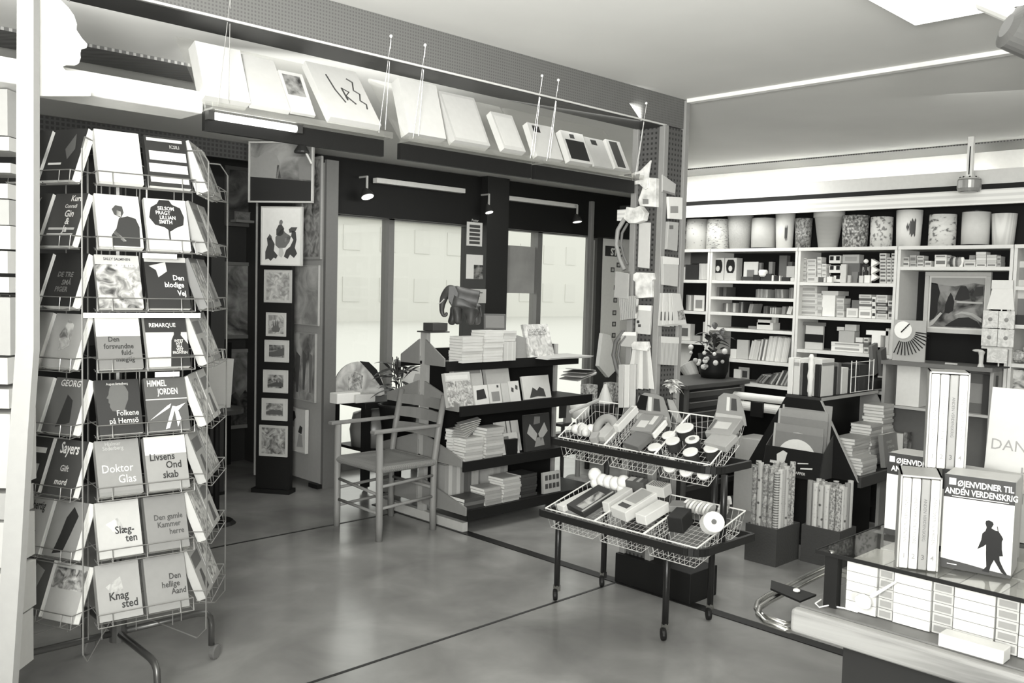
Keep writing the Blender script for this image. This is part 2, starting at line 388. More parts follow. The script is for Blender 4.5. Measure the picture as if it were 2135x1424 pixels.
TB = [((425, 206), (520, 221), (403, 92), .68, .05, 'thick white hardback leaning on the leftmost tray, first from left', []),
 ((522, 221), (603, 235), (487, 114), .66, .02, 'plain pale book second from the left on the leftmost tray', []),
 ((605, 235), (655, 244), (577, 148), .72, .012, 'small white card book with a dark picture on the leftmost tray', [('r', .1, .42, .85, .92, ramp_mat('dark_art', [(.35, .03), (.6, .3)], scale=30, rough=.5))]),
 ((686, 249), (792, 266), (633, 133), .74, .03, 'large white book with scrawled handwriting at the right end of the leftmost tray', 'scrawl'),
 ((849, 281), (927, 294), (828, 166), .68, .05, 'thick white boxed book at the left end of the middle tray', []),
 ((945, 297), (1019, 310), (911, 194), .6, .04, 'pale grey hardback in the centre of the middle tray', [('r', .06, .06, .94, .94, .55)]),
 ((1048, 313), (1093, 320), (1019, 236), .7, .03, 'narrow white framed book at the right end of the middle tray', [('r', .1, .1, .9, .9, .62)]),
 ((1117, 328), (1171, 337), (1095, 258), .7, .03, 'white book with a small dark stamp at the left end of the rightmost tray', [('r', .15, .74, .42, .93, .04)]),
 ((1185, 338), (1232, 346), (1164, 274), .7, .03, 'white book with a black picture block on the rightmost tray', [('r', .1, .08, .92, .72, .02), ('r', .35, .78, .55, .92, .05)]),
 ((1236, 347), (1275, 354), (1213, 286), .55, .012, 'grey book with a black stamp on the rightmost tray', [('r', .3, .76, .6, .93, .03)]),
 ((1280, 352), (1310, 358), (1258, 292), .68, .02, 'thin white book with a dark upright band on the rightmost tray', [('r', .2, .05, .75, .95, .06)])]
for i, (bl, br, tl, v, th, lab, deco) in enumerate(TB):
    b0 = P(*bl, Y=2.775); b1 = P(*br, Y=2.775); t0 = P(*tl, X=b0.x)
    h = math.hypot(t0.y-b0.y, t0.z-b0.z); ln = math.atan2(t0.y-b0.y, t0.z-b0.z)
    ln = min(ln, R(42)); z0 = max(2.062, b0.z)
    d_ = [] if deco == 'scrawl' else deco
    M = place((((b0.x+b1.x)/2), 2.765+.5*th*math.cos(ln), z0), 0, ln)
    o = book(b1.x-b0.x, min(h, .34), th, round(v*.78, 2), M, lab, 'books on the hanging trays', d_, 'display_book', pages=PAGES)
    if deco == 'scrawl':
        w_ = b1.x-b0.x
        for k, pts in enumerate(([(-.2, .75), (-.15, .5), (-.05, .3)], [(.02, .35), (.0, .55), (.12, .5), (.02, .42), (.16, .3)], [(.2, .75), (.3, .7), (.24, .55), (.34, .5), (.28, .38), (.38, .33), (.35, .25)])):
            MB().path([(x*w_, -th/2-.001, z*.3) for x, z in pts], .003, 5).build('handwriting', mat(.04), o)
# the cut-out profile of a head, hung beside the post
hp = [(60, 12), (75, 2), (100, -6), (125, -2), (143, 15), (155, 32), (161, 50), (160, 62), (172, 80), (183, 92), (181, 100), (170, 102), (168, 112), (169, 120), (165, 132), (158, 136), (140, 135), (131, 139), (140, 150), (160, 164), (190, 172), (190, 200), (60, 200)]
pts = [P(x, y, Y=2.64) for x, y in hp]
cx_ = sum(p.x for p in pts)/len(pts); cz_ = min(p.z for p in pts)
t = thing('profile_sign', 'white cut-out sign of a head in profile facing right, top left', 'sign', Matrix.Translation((cx_, 2.64, cz_)))
bev(MB().prism([(p.x-cx_, p.z-cz_) for p in pts], 0, .014).build('head_cut_out', mat(.9, .5), t), .002)
MB().tube((0, .007, max(p.z for p in pts)-cz_), (0, .007, 2.455-cz_), .0015, 4).build('hanging_wire', WIRE, t)

# ================================================================== WINDOW ZONE LAMPS, CALENDAR, POSTERS
def fixture(pxa, pxb, Y, label):
    a = P(*pxa, Y=Y); b = P(*pxb, Y=Y)
    t = thing('lighting_track', label, 'lamp', Matrix.Translation((a.x, Y, a.z)))
    bev(MB().box((0, -.03, -.02), (b.x-a.x, .03, .02)).build('track', mat(.62, .4), t), .004)
    return t
fixture((782, 376), (966, 392), 5.86, 'long white lighting track on the black pelmet left of the window pillar')
fixture((1016, 408), (1200, 428), 5.86, 'long white lighting track on the black pelmet right of the window pillar')
def spot(px, Y, lab, lit=1.2, tiltx=0, r=.05):
    a = P(*px, Y=Y)
    t = thing('spot_lamp', lab, 'lamp', Matrix.Translation((a.x, Y, a.z)))
    MB().tube((0, 0, .14), (0, 0, .04), .010, 8).tube((0, 0, .135), (0, 5.899-Y, .135), .008, 8).build('stem', mat(.4, .4), t)
    MB().lathe([(.014, .055), (.022, .045), (r*.85, .005), (r, -.02), (r*.95, -.022)], 18, (0, 0, 0), Matrix.Rotation(tiltx, 4, 'X')).build('shade', mat(.03, .4), t, smooth=False)
    MB().lathe([(r*.86, -.024), (r*.86, -.0225)], 18, (0, 0, 0), Matrix.Rotation(tiltx, 4, 'X')).build('lit_bulb', emit(.9, lit, 'lit_bulb_%s' % lit), t)
spot((765, 405), 5.80, 'round spot lamp glowing over the left window pane', 1.0, R(-25), .055)
spot((1019, 438), 5.80, 'small spot lamp half hidden behind the window pillar', .9, R(-20), .04)
spot((1203, 458), 5.80, 'spot lamp hanging over the right window pane', .8, R(-12), .05)
def panel(name, lab, cat, p0, p1, v, th=.006, Y=None, X=None, parts=(), Mx=None):
    """flat sheet standing in a plane Y=const (faces -y) or X=const (faces -x); p0 = top left pixel, p1 = bottom right pixel"""
    a = P(*p0, X=X, Y=Y); b = P(*p1, X=X, Y=Y)
    w = (b-a).to_2d().length; h = a.z-b.z
    c = (a+b)/2; M = place((c.x, c.y, b.z), 0 if Y is not None else FX)
    o = MB().box((-w/2, 0, 0), (w/2, th, h)).build(name, gray(v) if isinstance(v, (int, float)) else v, None, M); tag(o, lab, cat)
    return o, w, h
# calendar and posters on the window pillar (front face y = 5.82)
o, w, h = panel('wall_calendar', 'long white wall calendar with dark month blocks on the window pillar', 'calendar', (974, 462), (1005, 514), .55, .004, Y=5.812)
for k in range(5): MB().box((-.34*w, -.002, (.08+.172*k)*h), (.34*w, 0, (.2+.172*k)*h)).build('month_block', mat(.05), o)
lettering('Poster', 0, h+.006, .03, mat(.35), o, -.002)
o, w, h = panel('poster', 'white poster with a dark corner picture below the calendar', 'poster', (973, 530), (1006, 582), .6, .004, Y=5.812)
MB().box((-.05*w, -.002, 0), (.5*w, 0, .58*h)).build('picture', ramp_mat('p1', [(.4, .02), (.65, .3)], scale=14), o)
o, w, h = panel('notice', 'creased white notice pinned low on the window pillar', 'notice', (966, 602), (1013, 632), .5, .004, Y=5.812)
for k in range(3): MB().box((-.4*w, -.002, (.2+.25*k)*h), ((.1+.12*k)*w, 0, (.29+.25*k)*h)).build('writing', mat(.12), o)
o, w, h = panel('window_poster', 'grey back of a large poster stuck on the window pane right of the pillar', 'poster', (1014, 508), (1114, 612), ramp_mat('poster_back', [(.3, .26), (.7, .34)], scale=5), .002, Y=6.098)
# STO poster by the right window end
o, w, h = panel('height_chart_poster', 'tall white poster headed STO with small boxed pictures, beside the right window', 'poster', (1258, 497), (1304, 760), .8, .004, Y=6.04)
lettering('STO', 0, h*.875, .1, mat(.85), o, -.004, .04)
MB().box((-.42*w, -.002, .865*h), (.42*w, 0, .945*h)).build('dark_band', mat(.03), o)
for (x, z) in ((.1, .8), (-.12, .76), (.1, .72), (.02, .62), (.02, .52), (.0, .42), (0, .33), (0, .24)):
    MB().box((x*w-.03, -.002, z*h-.025), (x*w+.03, 0, z*h+.025)).build('boxed_picture', mat(.06), o)
    MB().box((x*w-.017, -.003, z*h-.014), (x*w+.017, -.0021, z*h+.014)).build('boxed_picture', mat(.5), o)
# slender metal posts beside the right window
for (pa, pb, lab, v) in (((1234, 420), (1226, 850), 'slender grey display post rising to the ceiling before the right window', .14), ((1245, 500), (1240, 800), 'paler slender display post just right of the grey one', .3)):
    a = P(*pa, Y=5.5); o = bev(MB().box((-.02, -.02, 0), (.02, .02, a.z)).build('display_post', mat(v, .4), None, Matrix.Translation((a.x, 5.5 if v < .2 else 5.56, 0))), .004); tag(o, lab, 'post')

# ================================================================== PICTURE STANDS AND PAINTINGS
def art(key, lo=.03, hi=.5, scale=9, dist=1.2, stretch=(1, 1, 1), mid=None):
    return ramp_mat('art_'+key, [(.33, lo), (.5, mid if mid is not None else (lo+hi)/2), (.64, hi)], scale=scale, dist=dist, detail=6, stretch=stretch, rough=.5, off=(sum(map(ord, key)) % 17, 3, 5))
def picture(lab, tl, br, rz, fr, am, X=None, Y=None, pl=None, fw=.012, mount=None, mw=.02, th=.018, name='framed_picture', extra=None, lean=0):
    a = P(*tl, X=X, Y=Y, pl=pl); b = P(*br, X=X, Y=Y, pl=pl)
    w = (b-a).to_2d().length; h = a.z-b.z; c = (a+b)/2
    M = place((c.x, c.y, b.z), rz, lean)
    t = thing(name, lab, 'picture', M)
    f = MB().box((-w/2, -th, 0), (w/2, 0, fw)).box((-w/2, -th, h-fw), (w/2, 0, h)).box((-w/2, -th, fw), (-w/2+fw, 0, h-fw)).box((w/2-fw, -th, fw), (w/2, 0, h-fw))
    bev(f.build('frame', gray(fr), t), .002)
    if mount is not None:
        MB().box((-w/2+fw, -th*.5, fw), (w/2-fw, -.001, h-fw)).build('mount', gray(mount), t)
        q = fw+mw; MB().box((-w/2+q, -th*.5-.002, q), (w/2-q, -th*.5, h-q)).build('artwork', am, t)
    else:
        q = fw; MB().box((-w/2+q, -th*.6, q), (w/2-q, -.001, h-q)).build('artwork', am, t)
    if extra:
        y = -th*.5-.0035 if mount is not None else -th*.6-.001
        for shape, v in extra:
            MB().prism([((x-.5)*(w-2*q), q+z*(h-2*q)) for x, z in shape], y-.0006, y).build('painted_shape', gray(v) if isinstance(v, (int, float)) else v, t)
    return t
A1 = Vector((3.182, 5.825, 0)); B1 = Vector((3.328, 5.616, 0)); d1 = (B1-A1).normalized(); n1 = Vector((-d1.y, d1.x, 0))
if n1.dot(Vector((1, 1, 0))) > 0: n1 = -n1
rz1 = math.atan2(d1.y, d1.x)
st = thing('picture_stand', 'narrow black upright stand covered in a column of small framed pictures', 'stand', place(((A1+B1)/2), rz1))
MB().box((-.128, 0, 0), (.128, .05, 2.3)).build('black_board', BLACK, st)
MB().box((-.142, -.004, .12), (-.129, .05, 2.2)).build('side_strip', mat(.3, .5), st)
MB().box((-.15, -.03, 0), (.14, .08, .03)).build('foot', BLACK, st)
pl1 = (A1+n1*.004, n1)
picture('large dark lake landscape with small ship, jutting from the top of the black stand', (522, 296), (655, 424), rz1, .45, art('lake', .02, .3, 5, .6), pl=(A1+n1*.10, n1), fw=.012, th=.03,
        extra=[([(0, 0), (1, 0), (1, .34), (0, .42)], .015), ([(0, .42), (.45, .39), (.5, .62), (.42, .8), (.25, .86), (.1, .74), (0, .78)], .24), ([(.42, .40), (.5, .40), (.47, .62), (.44, .62)], .05), ([(.8, .38), (1, .36), (1, .8), (.88, .76), (.78, .7)], .17)])
picture('white folk print of a musician on a horned animal, second picture on the black stand', (548, 431), (632, 555), rz1, .5, mat(.62, .5), pl=(A1+n1*.06, n1), fw=.008, th=.03,
        extra=[([(.34, .34), (.44, .28), (.60, .30), (.70, .40), (.74, .50), (.60, .56), (.50, .64), (.42, .56), (.34, .48)], .12), ([(.36, .52), (.46, .50), (.54, .54), (.56, .64), (.50, .70), (.42, .70), (.36, .62)], .05), ([(.44, .70), (.50, .70), (.53, .75), (.50, .79), (.45, .78), (.43, .74)], .14), ([(.08, .08), (.16, .10), (.22, .06), (.30, .12), (.36, .10), (.40, .16), (.30, .24), (.32, .36), (.24, .46), (.18, .52), (.12, .46), (.14, .34), (.08, .22)], .05), ([(.16, .44), (.26, .40), (.24, .5), (.18, .54)], .14), ([(.56, .14), (.66, .10), (.72, .18), (.82, .12), (.90, .20), (.84, .30), (.88, .44), (.86, .58), (.76, .60), (.74, .50), (.80, .44), (.72, .32), (.62, .26)], .045), ([(.70, .56), (.84, .58), (.90, .66), (.74, .66), (.68, .62)], .06), ([(.42, .16), (.50, .12), (.56, .2), (.52, .3), (.44, .3)], .42), ([(.58, .4), (.72, .44), (.70, .5), (.58, .46)], .3)])
for i, (tl, br, lab, lo, hi, mt) in enumerate((((552, 562), (609, 632), 'pale woodland print just under the musician print', .2, .5, .45), ((556, 651), (597, 702), 'small white-mounted leaf print on black, mid height of the stand', .1, .5, .5),
        ((553, 708), (603, 756), 'small pale-framed print of a dark hillside', .03, .3, .5), ((550, 770), (601, 820), 'small pale-framed print of a church on the horizon', .03, .4, .5),
        ((547, 829), (600, 878), 'small pale-framed print of a low shoreline', .05, .4, .5), ((542, 885), (600, 953), 'square mottled print lowest on the black stand', .08, .45, .45))):
    picture(lab, tl, br, rz1, .5 if i else .42, art('s%d' % i, lo, hi, 22), pl=(A1+n1*.012, n1), fw=.006, mount=mt, mw=.028 if i in (2, 3, 4) else .012, th=.014, extra=[[], [([(.3, .1), (.7, .1), (.8, .3), (.7, .35), (.62, .8), (.55, .4), (.48, .85), (.42, .4), (.3, .7), (.3, .35), (.2, .3)], .12)], [([(0, .1), (.3, .05), (.8, .12), (1, .2), (1, .8), (.7, .66), (.4, .5), (.1, .42), (0, .4)], .09)], [([(0, .1), (1, .1), (1, .35), (.86, .42), (.66, .45), (.6, .78), (.56, .46), (.4, .42), (.25, .3), (0, .25)], .07)], [([(0, .1), (1, .1), (1, .4), (.8, .5), (.6, .44), (.4, .5), (.2, .4), (0, .3)], .09)], []][i])
# second stand: panel facing -X beside the window
s2 = thing('picture_partition', 'tall grey display panel hung with large pictures beside the left window', 'panel', Matrix.Translation((3.60, 5.64, 0)))
MB().box((0, 0, .03), (.03, .47, 2.36)).build('panel_face', mat(.33, .5), s2)
MB().box((0, -.03, .0), (.10, 0, 2.38)).build('edge_post', mat(.13, .5), s2)
MB().box((-.04, -.02, 0), (.12, .1, .03)).build('foot', BLACK, s2)
# pictures hang on the face x = 3.6 and look towards -X
picture('tall framed crowded street scene at the top of the grey panel', (632, 332), (672, 541), FX, .32, art('crowd', .06, .4, 12), X=3.595, fw=.02)
picture('pale misty landscape on canvas in the middle of the grey panel', (608, 553), (667, 680), FX, .42, art('misty', .25, .5, 6), X=3.595, fw=.006)
picture('framed picture of a team of walking horses on the grey panel', (604, 690), (660, 840), FX, .4, art('horses', .12, .5, 9, .8, (1, 1, .6)), X=3.595, fw=.008,
        extra=[([(.1, .15), (.17, .15), (.2, .6), (.12, .7)], .06), ([(.3, .1), (.38, .1), (.45, .65), (.3, .72)], .1), ([(.55, .15), (.62, .15), (.68, .68), (.55, .75)], .12), ([(.8, .12), (.86, .12), (.9, .68), (.78, .72)], .2)])
picture('white picture of two bowed figures with dark hair, lowest on the grey panel', (600, 845), (643, 946), FX, .55, mat(.6, .5), X=3.575, fw=.004, th=.03,
        extra=[([(.0, .72), (.3, .62), (.5, .78), (.45, .92), (.15, .96), (0, .9)], .03), ([(.28, .6), (.42, .55), (.45, .72), (.32, .7)], .3), ([(.62, .45), (.78, .42), (.82, .58), (.7, .62)], .04), ([(.55, .1), (.85, .12), (.8, .4), (.65, .42)], .35)])
# gallery wall
for tl, br, lab, lo, hi, fr in (((468, 345), (531, 475), 'dark framed landscape high on the gallery wall behind the rack', .02, .16, .12), ((462, 545), (525, 705), 'framed mottled country scene at mid height on the gallery wall', .06, .4, .2), ((470, 728), (541, 888), 'framed painting of dark trees under a pale cloudy sky, lowest on the gallery wall', .08, .42, .25)):
    ex = [([(0, 0), (1, 0), (1, .42), (.75, .36), (.55, .48), (.35, .38), (.2, .46), (0, .4)], art('trees', .015, .12, 12))] if 'cloudy' in lab else None
    picture(lab, tl, br, 0, fr, art(lab[:9], lo, hi, 5), Y=6.915, fw=.03, th=.03, extra=ex)
picture('frame edge leaning behind the black picture stand', (525, 585), (548, 707), 0, .3, art('edge', .2, .4, 6), Y=6.90, fw=.02)
picture('small dark picture on the gallery wall between two larger ones', (488, 440), (531, 463), 0, .2, art('sm', .1, .3, 12), Y=6.88, fw=.006)
a = P(540, 462, Y=6.86); b = P(485, 462, Y=6.86)
o = MB().box((b.x, 6.8, a.z-.02), (a.x, 6.925, a.z)).build('picture_ledge', mat(.3)); tag(o, 'narrow pale ledge under a small picture on the gallery wall', 'shelf')
a = P(425, 318, Y=6.5); b = P(497, 328, Y=6.5)
t = thing('strip_light', 'unlit white strip light under the dark ceiling edge above the gallery', 'lamp', Matrix.Translation((a.x-.5, 6.5, a.z)))
MB().tube((0, 0, 0), (b.x-a.x+.5, 0, 0), .02, 8).build('tube', mat(.45, .4), t); MB().box((0, -.02, .02), (b.x-a.x+.5, .02, .05)).build('housing', mat(.2), t)
# dark panels low on the gallery floor and a small easel card
o = MB().box((1.9, 6.2, 0), (3.5, 6.24, 1.0)).build('dark_screen', BLACK, None, Matrix.Translation((0, .62, 0))); tag(o, 'black low screen standing under the gallery paintings', 'screen')
t = thing('display_post', 'dark upright post of the gallery stand just right of the wire rack', 'post', Matrix.Translation((P(445, 1030, Z=0).x, P(445, 1030, Z=0).y, 0)))
MB().box((-.05, -.05, 0), (.05, .05, 1.75)).build('upright', mat(.03), t); MB().box((-.06, -.06, 0), (.06, .06, .02)).build('foot', BLACK, t)
t = thing('shopping_bag', 'pale paper carrier bag standing behind the right edge of the wire rack', 'bag', Matrix.Translation((2.35, 4.75, .0)))
t.matrix_world = Matrix.Translation((P(452, 850, Y=5.2).x, 5.2, P(452, 850, Y=5.2).z))
MB().prism([(-.06, 0), (.07, 0), (.09, .30), (-.08, .30)], -.04, .04).build('bag_body', mat(.5), t); MB().path([(-.03, 0, .30), (-.02, 0, .36), (.03, 0, .36), (.04, 0, .30)], .004).build('handle', WHITE, t)
bz = P(452, 850, Y=5.2)
t = thing('side_table', 'small dark round table carrying the paper bag behind the rack', 'table', Matrix.Translation((bz.x, 5.2, 0)))
MB().lathe([(.16, bz.z-.03), (.16, bz.z-.003)], 20).build('table_top', DARK, t); MB().tube((0, 0, .02), (0, 0, bz.z-.03), .02, 8).build('leg', BLACK, t); MB().lathe([(.12, 0), (.1, .02)], 16).build('base', BLACK, t)
# spotlights near the top of the stand
for px, lab in (((640, 330), 'dark spot lamp with a pale arm above the landscape picture'),):
    a = P(*px, Y=5.3); t = thing('spot_lamp', lab, 'lamp', Matrix.Translation(a))
    MB().tube((-.03, 0, .07), (.035, 0, -.03), .008, 6).build('arm', mat(.6), t); MB().lathe([(.02, .09), (.05, .04), (.05, .03)], 14, (-.04, 0, 0)).build('shade', DARK, t)
    MB().box((-.25, -.02, .12), (.2, .02, .15)).build('track', DARK, t); MB().tube((0, 0, .15), (0, 0, 2.459-a.z), .006, 6).build('rod', DARK, t)

# ================================================================== FRONT LEFT: LEANING UPRIGHT AND SHELF OF BOOKS
pd = (C0+FW*2.3, FW)
q = [P(x, y, pl=pd) for x, y in ((35, -30), (70, -30), (70, 730), (58, 900), (44, 1150), (24, 1450), (-14, 1450), (4, 1150), (20, 900), (32, 730))]
back = FW.to_2d().to_3d().normalized()*.03
t = thing('shelf_upright', 'pale grey bowed shelf upright standing closest to the camera at the left edge', 'upright', Matrix.Identity(4))
mbq = MB(); n = len(q)
mbq.v = [tuple(p) for p in q]+[tuple(p+back) for p in q]
mbq.f = [tuple(range(n))]+[tuple(range(2*n-1, n-1, -1))]+[(i, i+n, (i+1) % n+n, (i+1) % n) for i in range(n)]
mbq.build('front_face', mat(.30, .5), t)
b1, b2 = P(18, -30, pl=pd), P(-60, 1450, pl=pd)
q = [P(x, y, pl=pd)+back for x, y in ((24, -30), (36, -30), (33, 730), (20, 900), (4, 1150), (-14, 1450), (-26, 1450), (-6, 1150), (8, 900), (22, 730))]
mbq = MB(); mbq.v = [tuple(p) for p in q]+[tuple(p+back) for p in q]
mbq.f = [tuple(range(n))]+[tuple(range(2*n-1, n-1, -1))]+[(i, i+n, (i+1) % n+n, (i+1) % n) for i in range(n)]
mbq.build('side_face', mat(.3, .5), t)
pe = (C0+FW*2.6, FW)
for i, (y0, y1) in enumerate(((190, 285), (288, 316), (342, 362), (385, 415), (418, 470), (472, 520), (524, 570), (578, 610), (620, 740), (745, 800), (810, 850), (860, 1015), (1025, 1080), (1085, 1180), (1190, 1290), (1295, 1410))):
    a = P(24, y0, pl=pe); b = P(24, y1, pl=pe)
    M = place(b, _yaw-math.pi/2)
    o = MB().box((-.22, -.02, 0), (0.004*(i % 3), .12, a.z-b.z)).build('boxed_book', mat(.45 if i % 4 else .33, .6), None, M)
    tag(o, 'white boxed book on the shelf beyond the left upright, %s from top' % ORD[i], 'book', 'white books on the shelf at the left edge')

# ================================================================== REVOLVING WIRE BOOK RACK
_b = P(246, 1335, Z=.17); RC = Vector((_b.x, _b.y, 0)); APO = .325
to_cam = math.atan2(-RC.y, -RC.x)
fn = to_cam + R(15)          # front face normal turned a little
rack = thing('revolving_book_rack', 'tall six-sided revolving wire rack full of paperbacks, on castors', 'rack', Matrix.Translation(RC))
STL = mat(.10, .35, .6)
ARM = .36
for k, ang in enumerate((0, 90, 180, 270)):
    a_ = R(ang-1)
    ux, uy = math.cos(a_), math.sin(a_)
    pts = [(0, 0, .20), (ux*(ARM-.06), uy*(ARM-.06), .20), (ux*(ARM-.025), uy*(ARM-.025), .193), (ux*(ARM-.005), uy*(ARM-.005), .175), (ux*ARM, uy*ARM, .145), (ux*ARM, uy*ARM, .06)]
    MB().path(pts, .0125, 8).build('leg', STL, rack, smooth=True)
    MB().lathe([(.024, -.012), (.030, -.008), (.030, .008), (.024, .012)], 16, (0, 0, 0), Matrix.Translation((ux*ARM+.014, uy*ARM, .03)) @ Matrix.Rotation(R(30), 4, 'Z') @ Matrix.Rotation(R(90), 4, 'X')).build('castor', mat(.12, .4), rack)
MB().tube((0, 0, .17), (0, 0, 1.98), .014, 8).build('centre_pole', STL, rack)
MB().lathe([(.03, .17), (.03, .26)], 12).build('hub', STL, rack)
_n = Vector((math.cos(fn), math.sin(fn), 0))
ROWZ = [P(285, y, pl=(RC+_n*(APO+.02), _n)).z for y in (1290, 1160, 1032, 905, 770, 645, 520, 387)]
LEAN = R(21)
for k in range(6):
    a_ = fn+k*math.pi/3; rz = a_+math.pi/2
    ca = a_+math.pi/6
    Mk = Matrix.Rotation(ca, 4, 'Z')
    lp = [(.10, 0, .28), (.36, 0, .24), (.40, 0, .28), (.40, 0, 1.90), (.37, 0, 1.94), (.10, 0, 1.94)]
    MB().path([Mk @ Vector(p) for p in lp], .0028, 5, closed=True).build('wire_loop', WIRE, rack)
    if k in (2, 3, 4): continue
    Mf = Matrix.Rotation(rz, 4, 'Z')
    wv = MB()
    for x in (-.155, 0, .155): wv.path([Mf @ Vector((x, -APO+.1, .28)), Mf @ Vector((x, -APO+.1, 1.95))], .002, 4)
    for z in ROWZ:
        for zz, yy in ((z-.006, -APO-.03), (z-.006, -APO+.01), (z+.036, -APO-.024)):
            wv.path([Mf @ Vector((-.155, yy, zz)), Mf @ Vector((.155, yy, zz))], .0018, 4)
        for x in (-.155, -.11, 0, .11, .155):
            wv.path([Mf @ Vector(p) for p in ((x, -APO+.02, z+.0), (x, -APO-.03, z-.006), (x, -APO-.024, z+.036))], .0015, 4)
        for x in (-.155, .155): wv.path([Mf @ Vector((x, -APO-.024, z+.036)), Mf @ Vector((x*.95, -.12, z+.036))], .0018, 4)
    tag(wv.build('wire_pockets', WIRE, rack), 'chrome wire pockets of one side of the rack')
SIL = [(.62, .0), (1, .0), (1, .42), (.93, .5), (.84, .56), (.85, .68), (.78, .74), (.7, .7), (.66, .6), (.7, .54), (.55, .42)]
BL1 = [(.14, .82), (.3, .9), (.36, .98), (.6, .98), (.66, .9), (.85, .84), (.92, .66), (.88, .5), (.7, .44), (.55, .36), (.42, .44), (.2, .48), (.08, .62)]
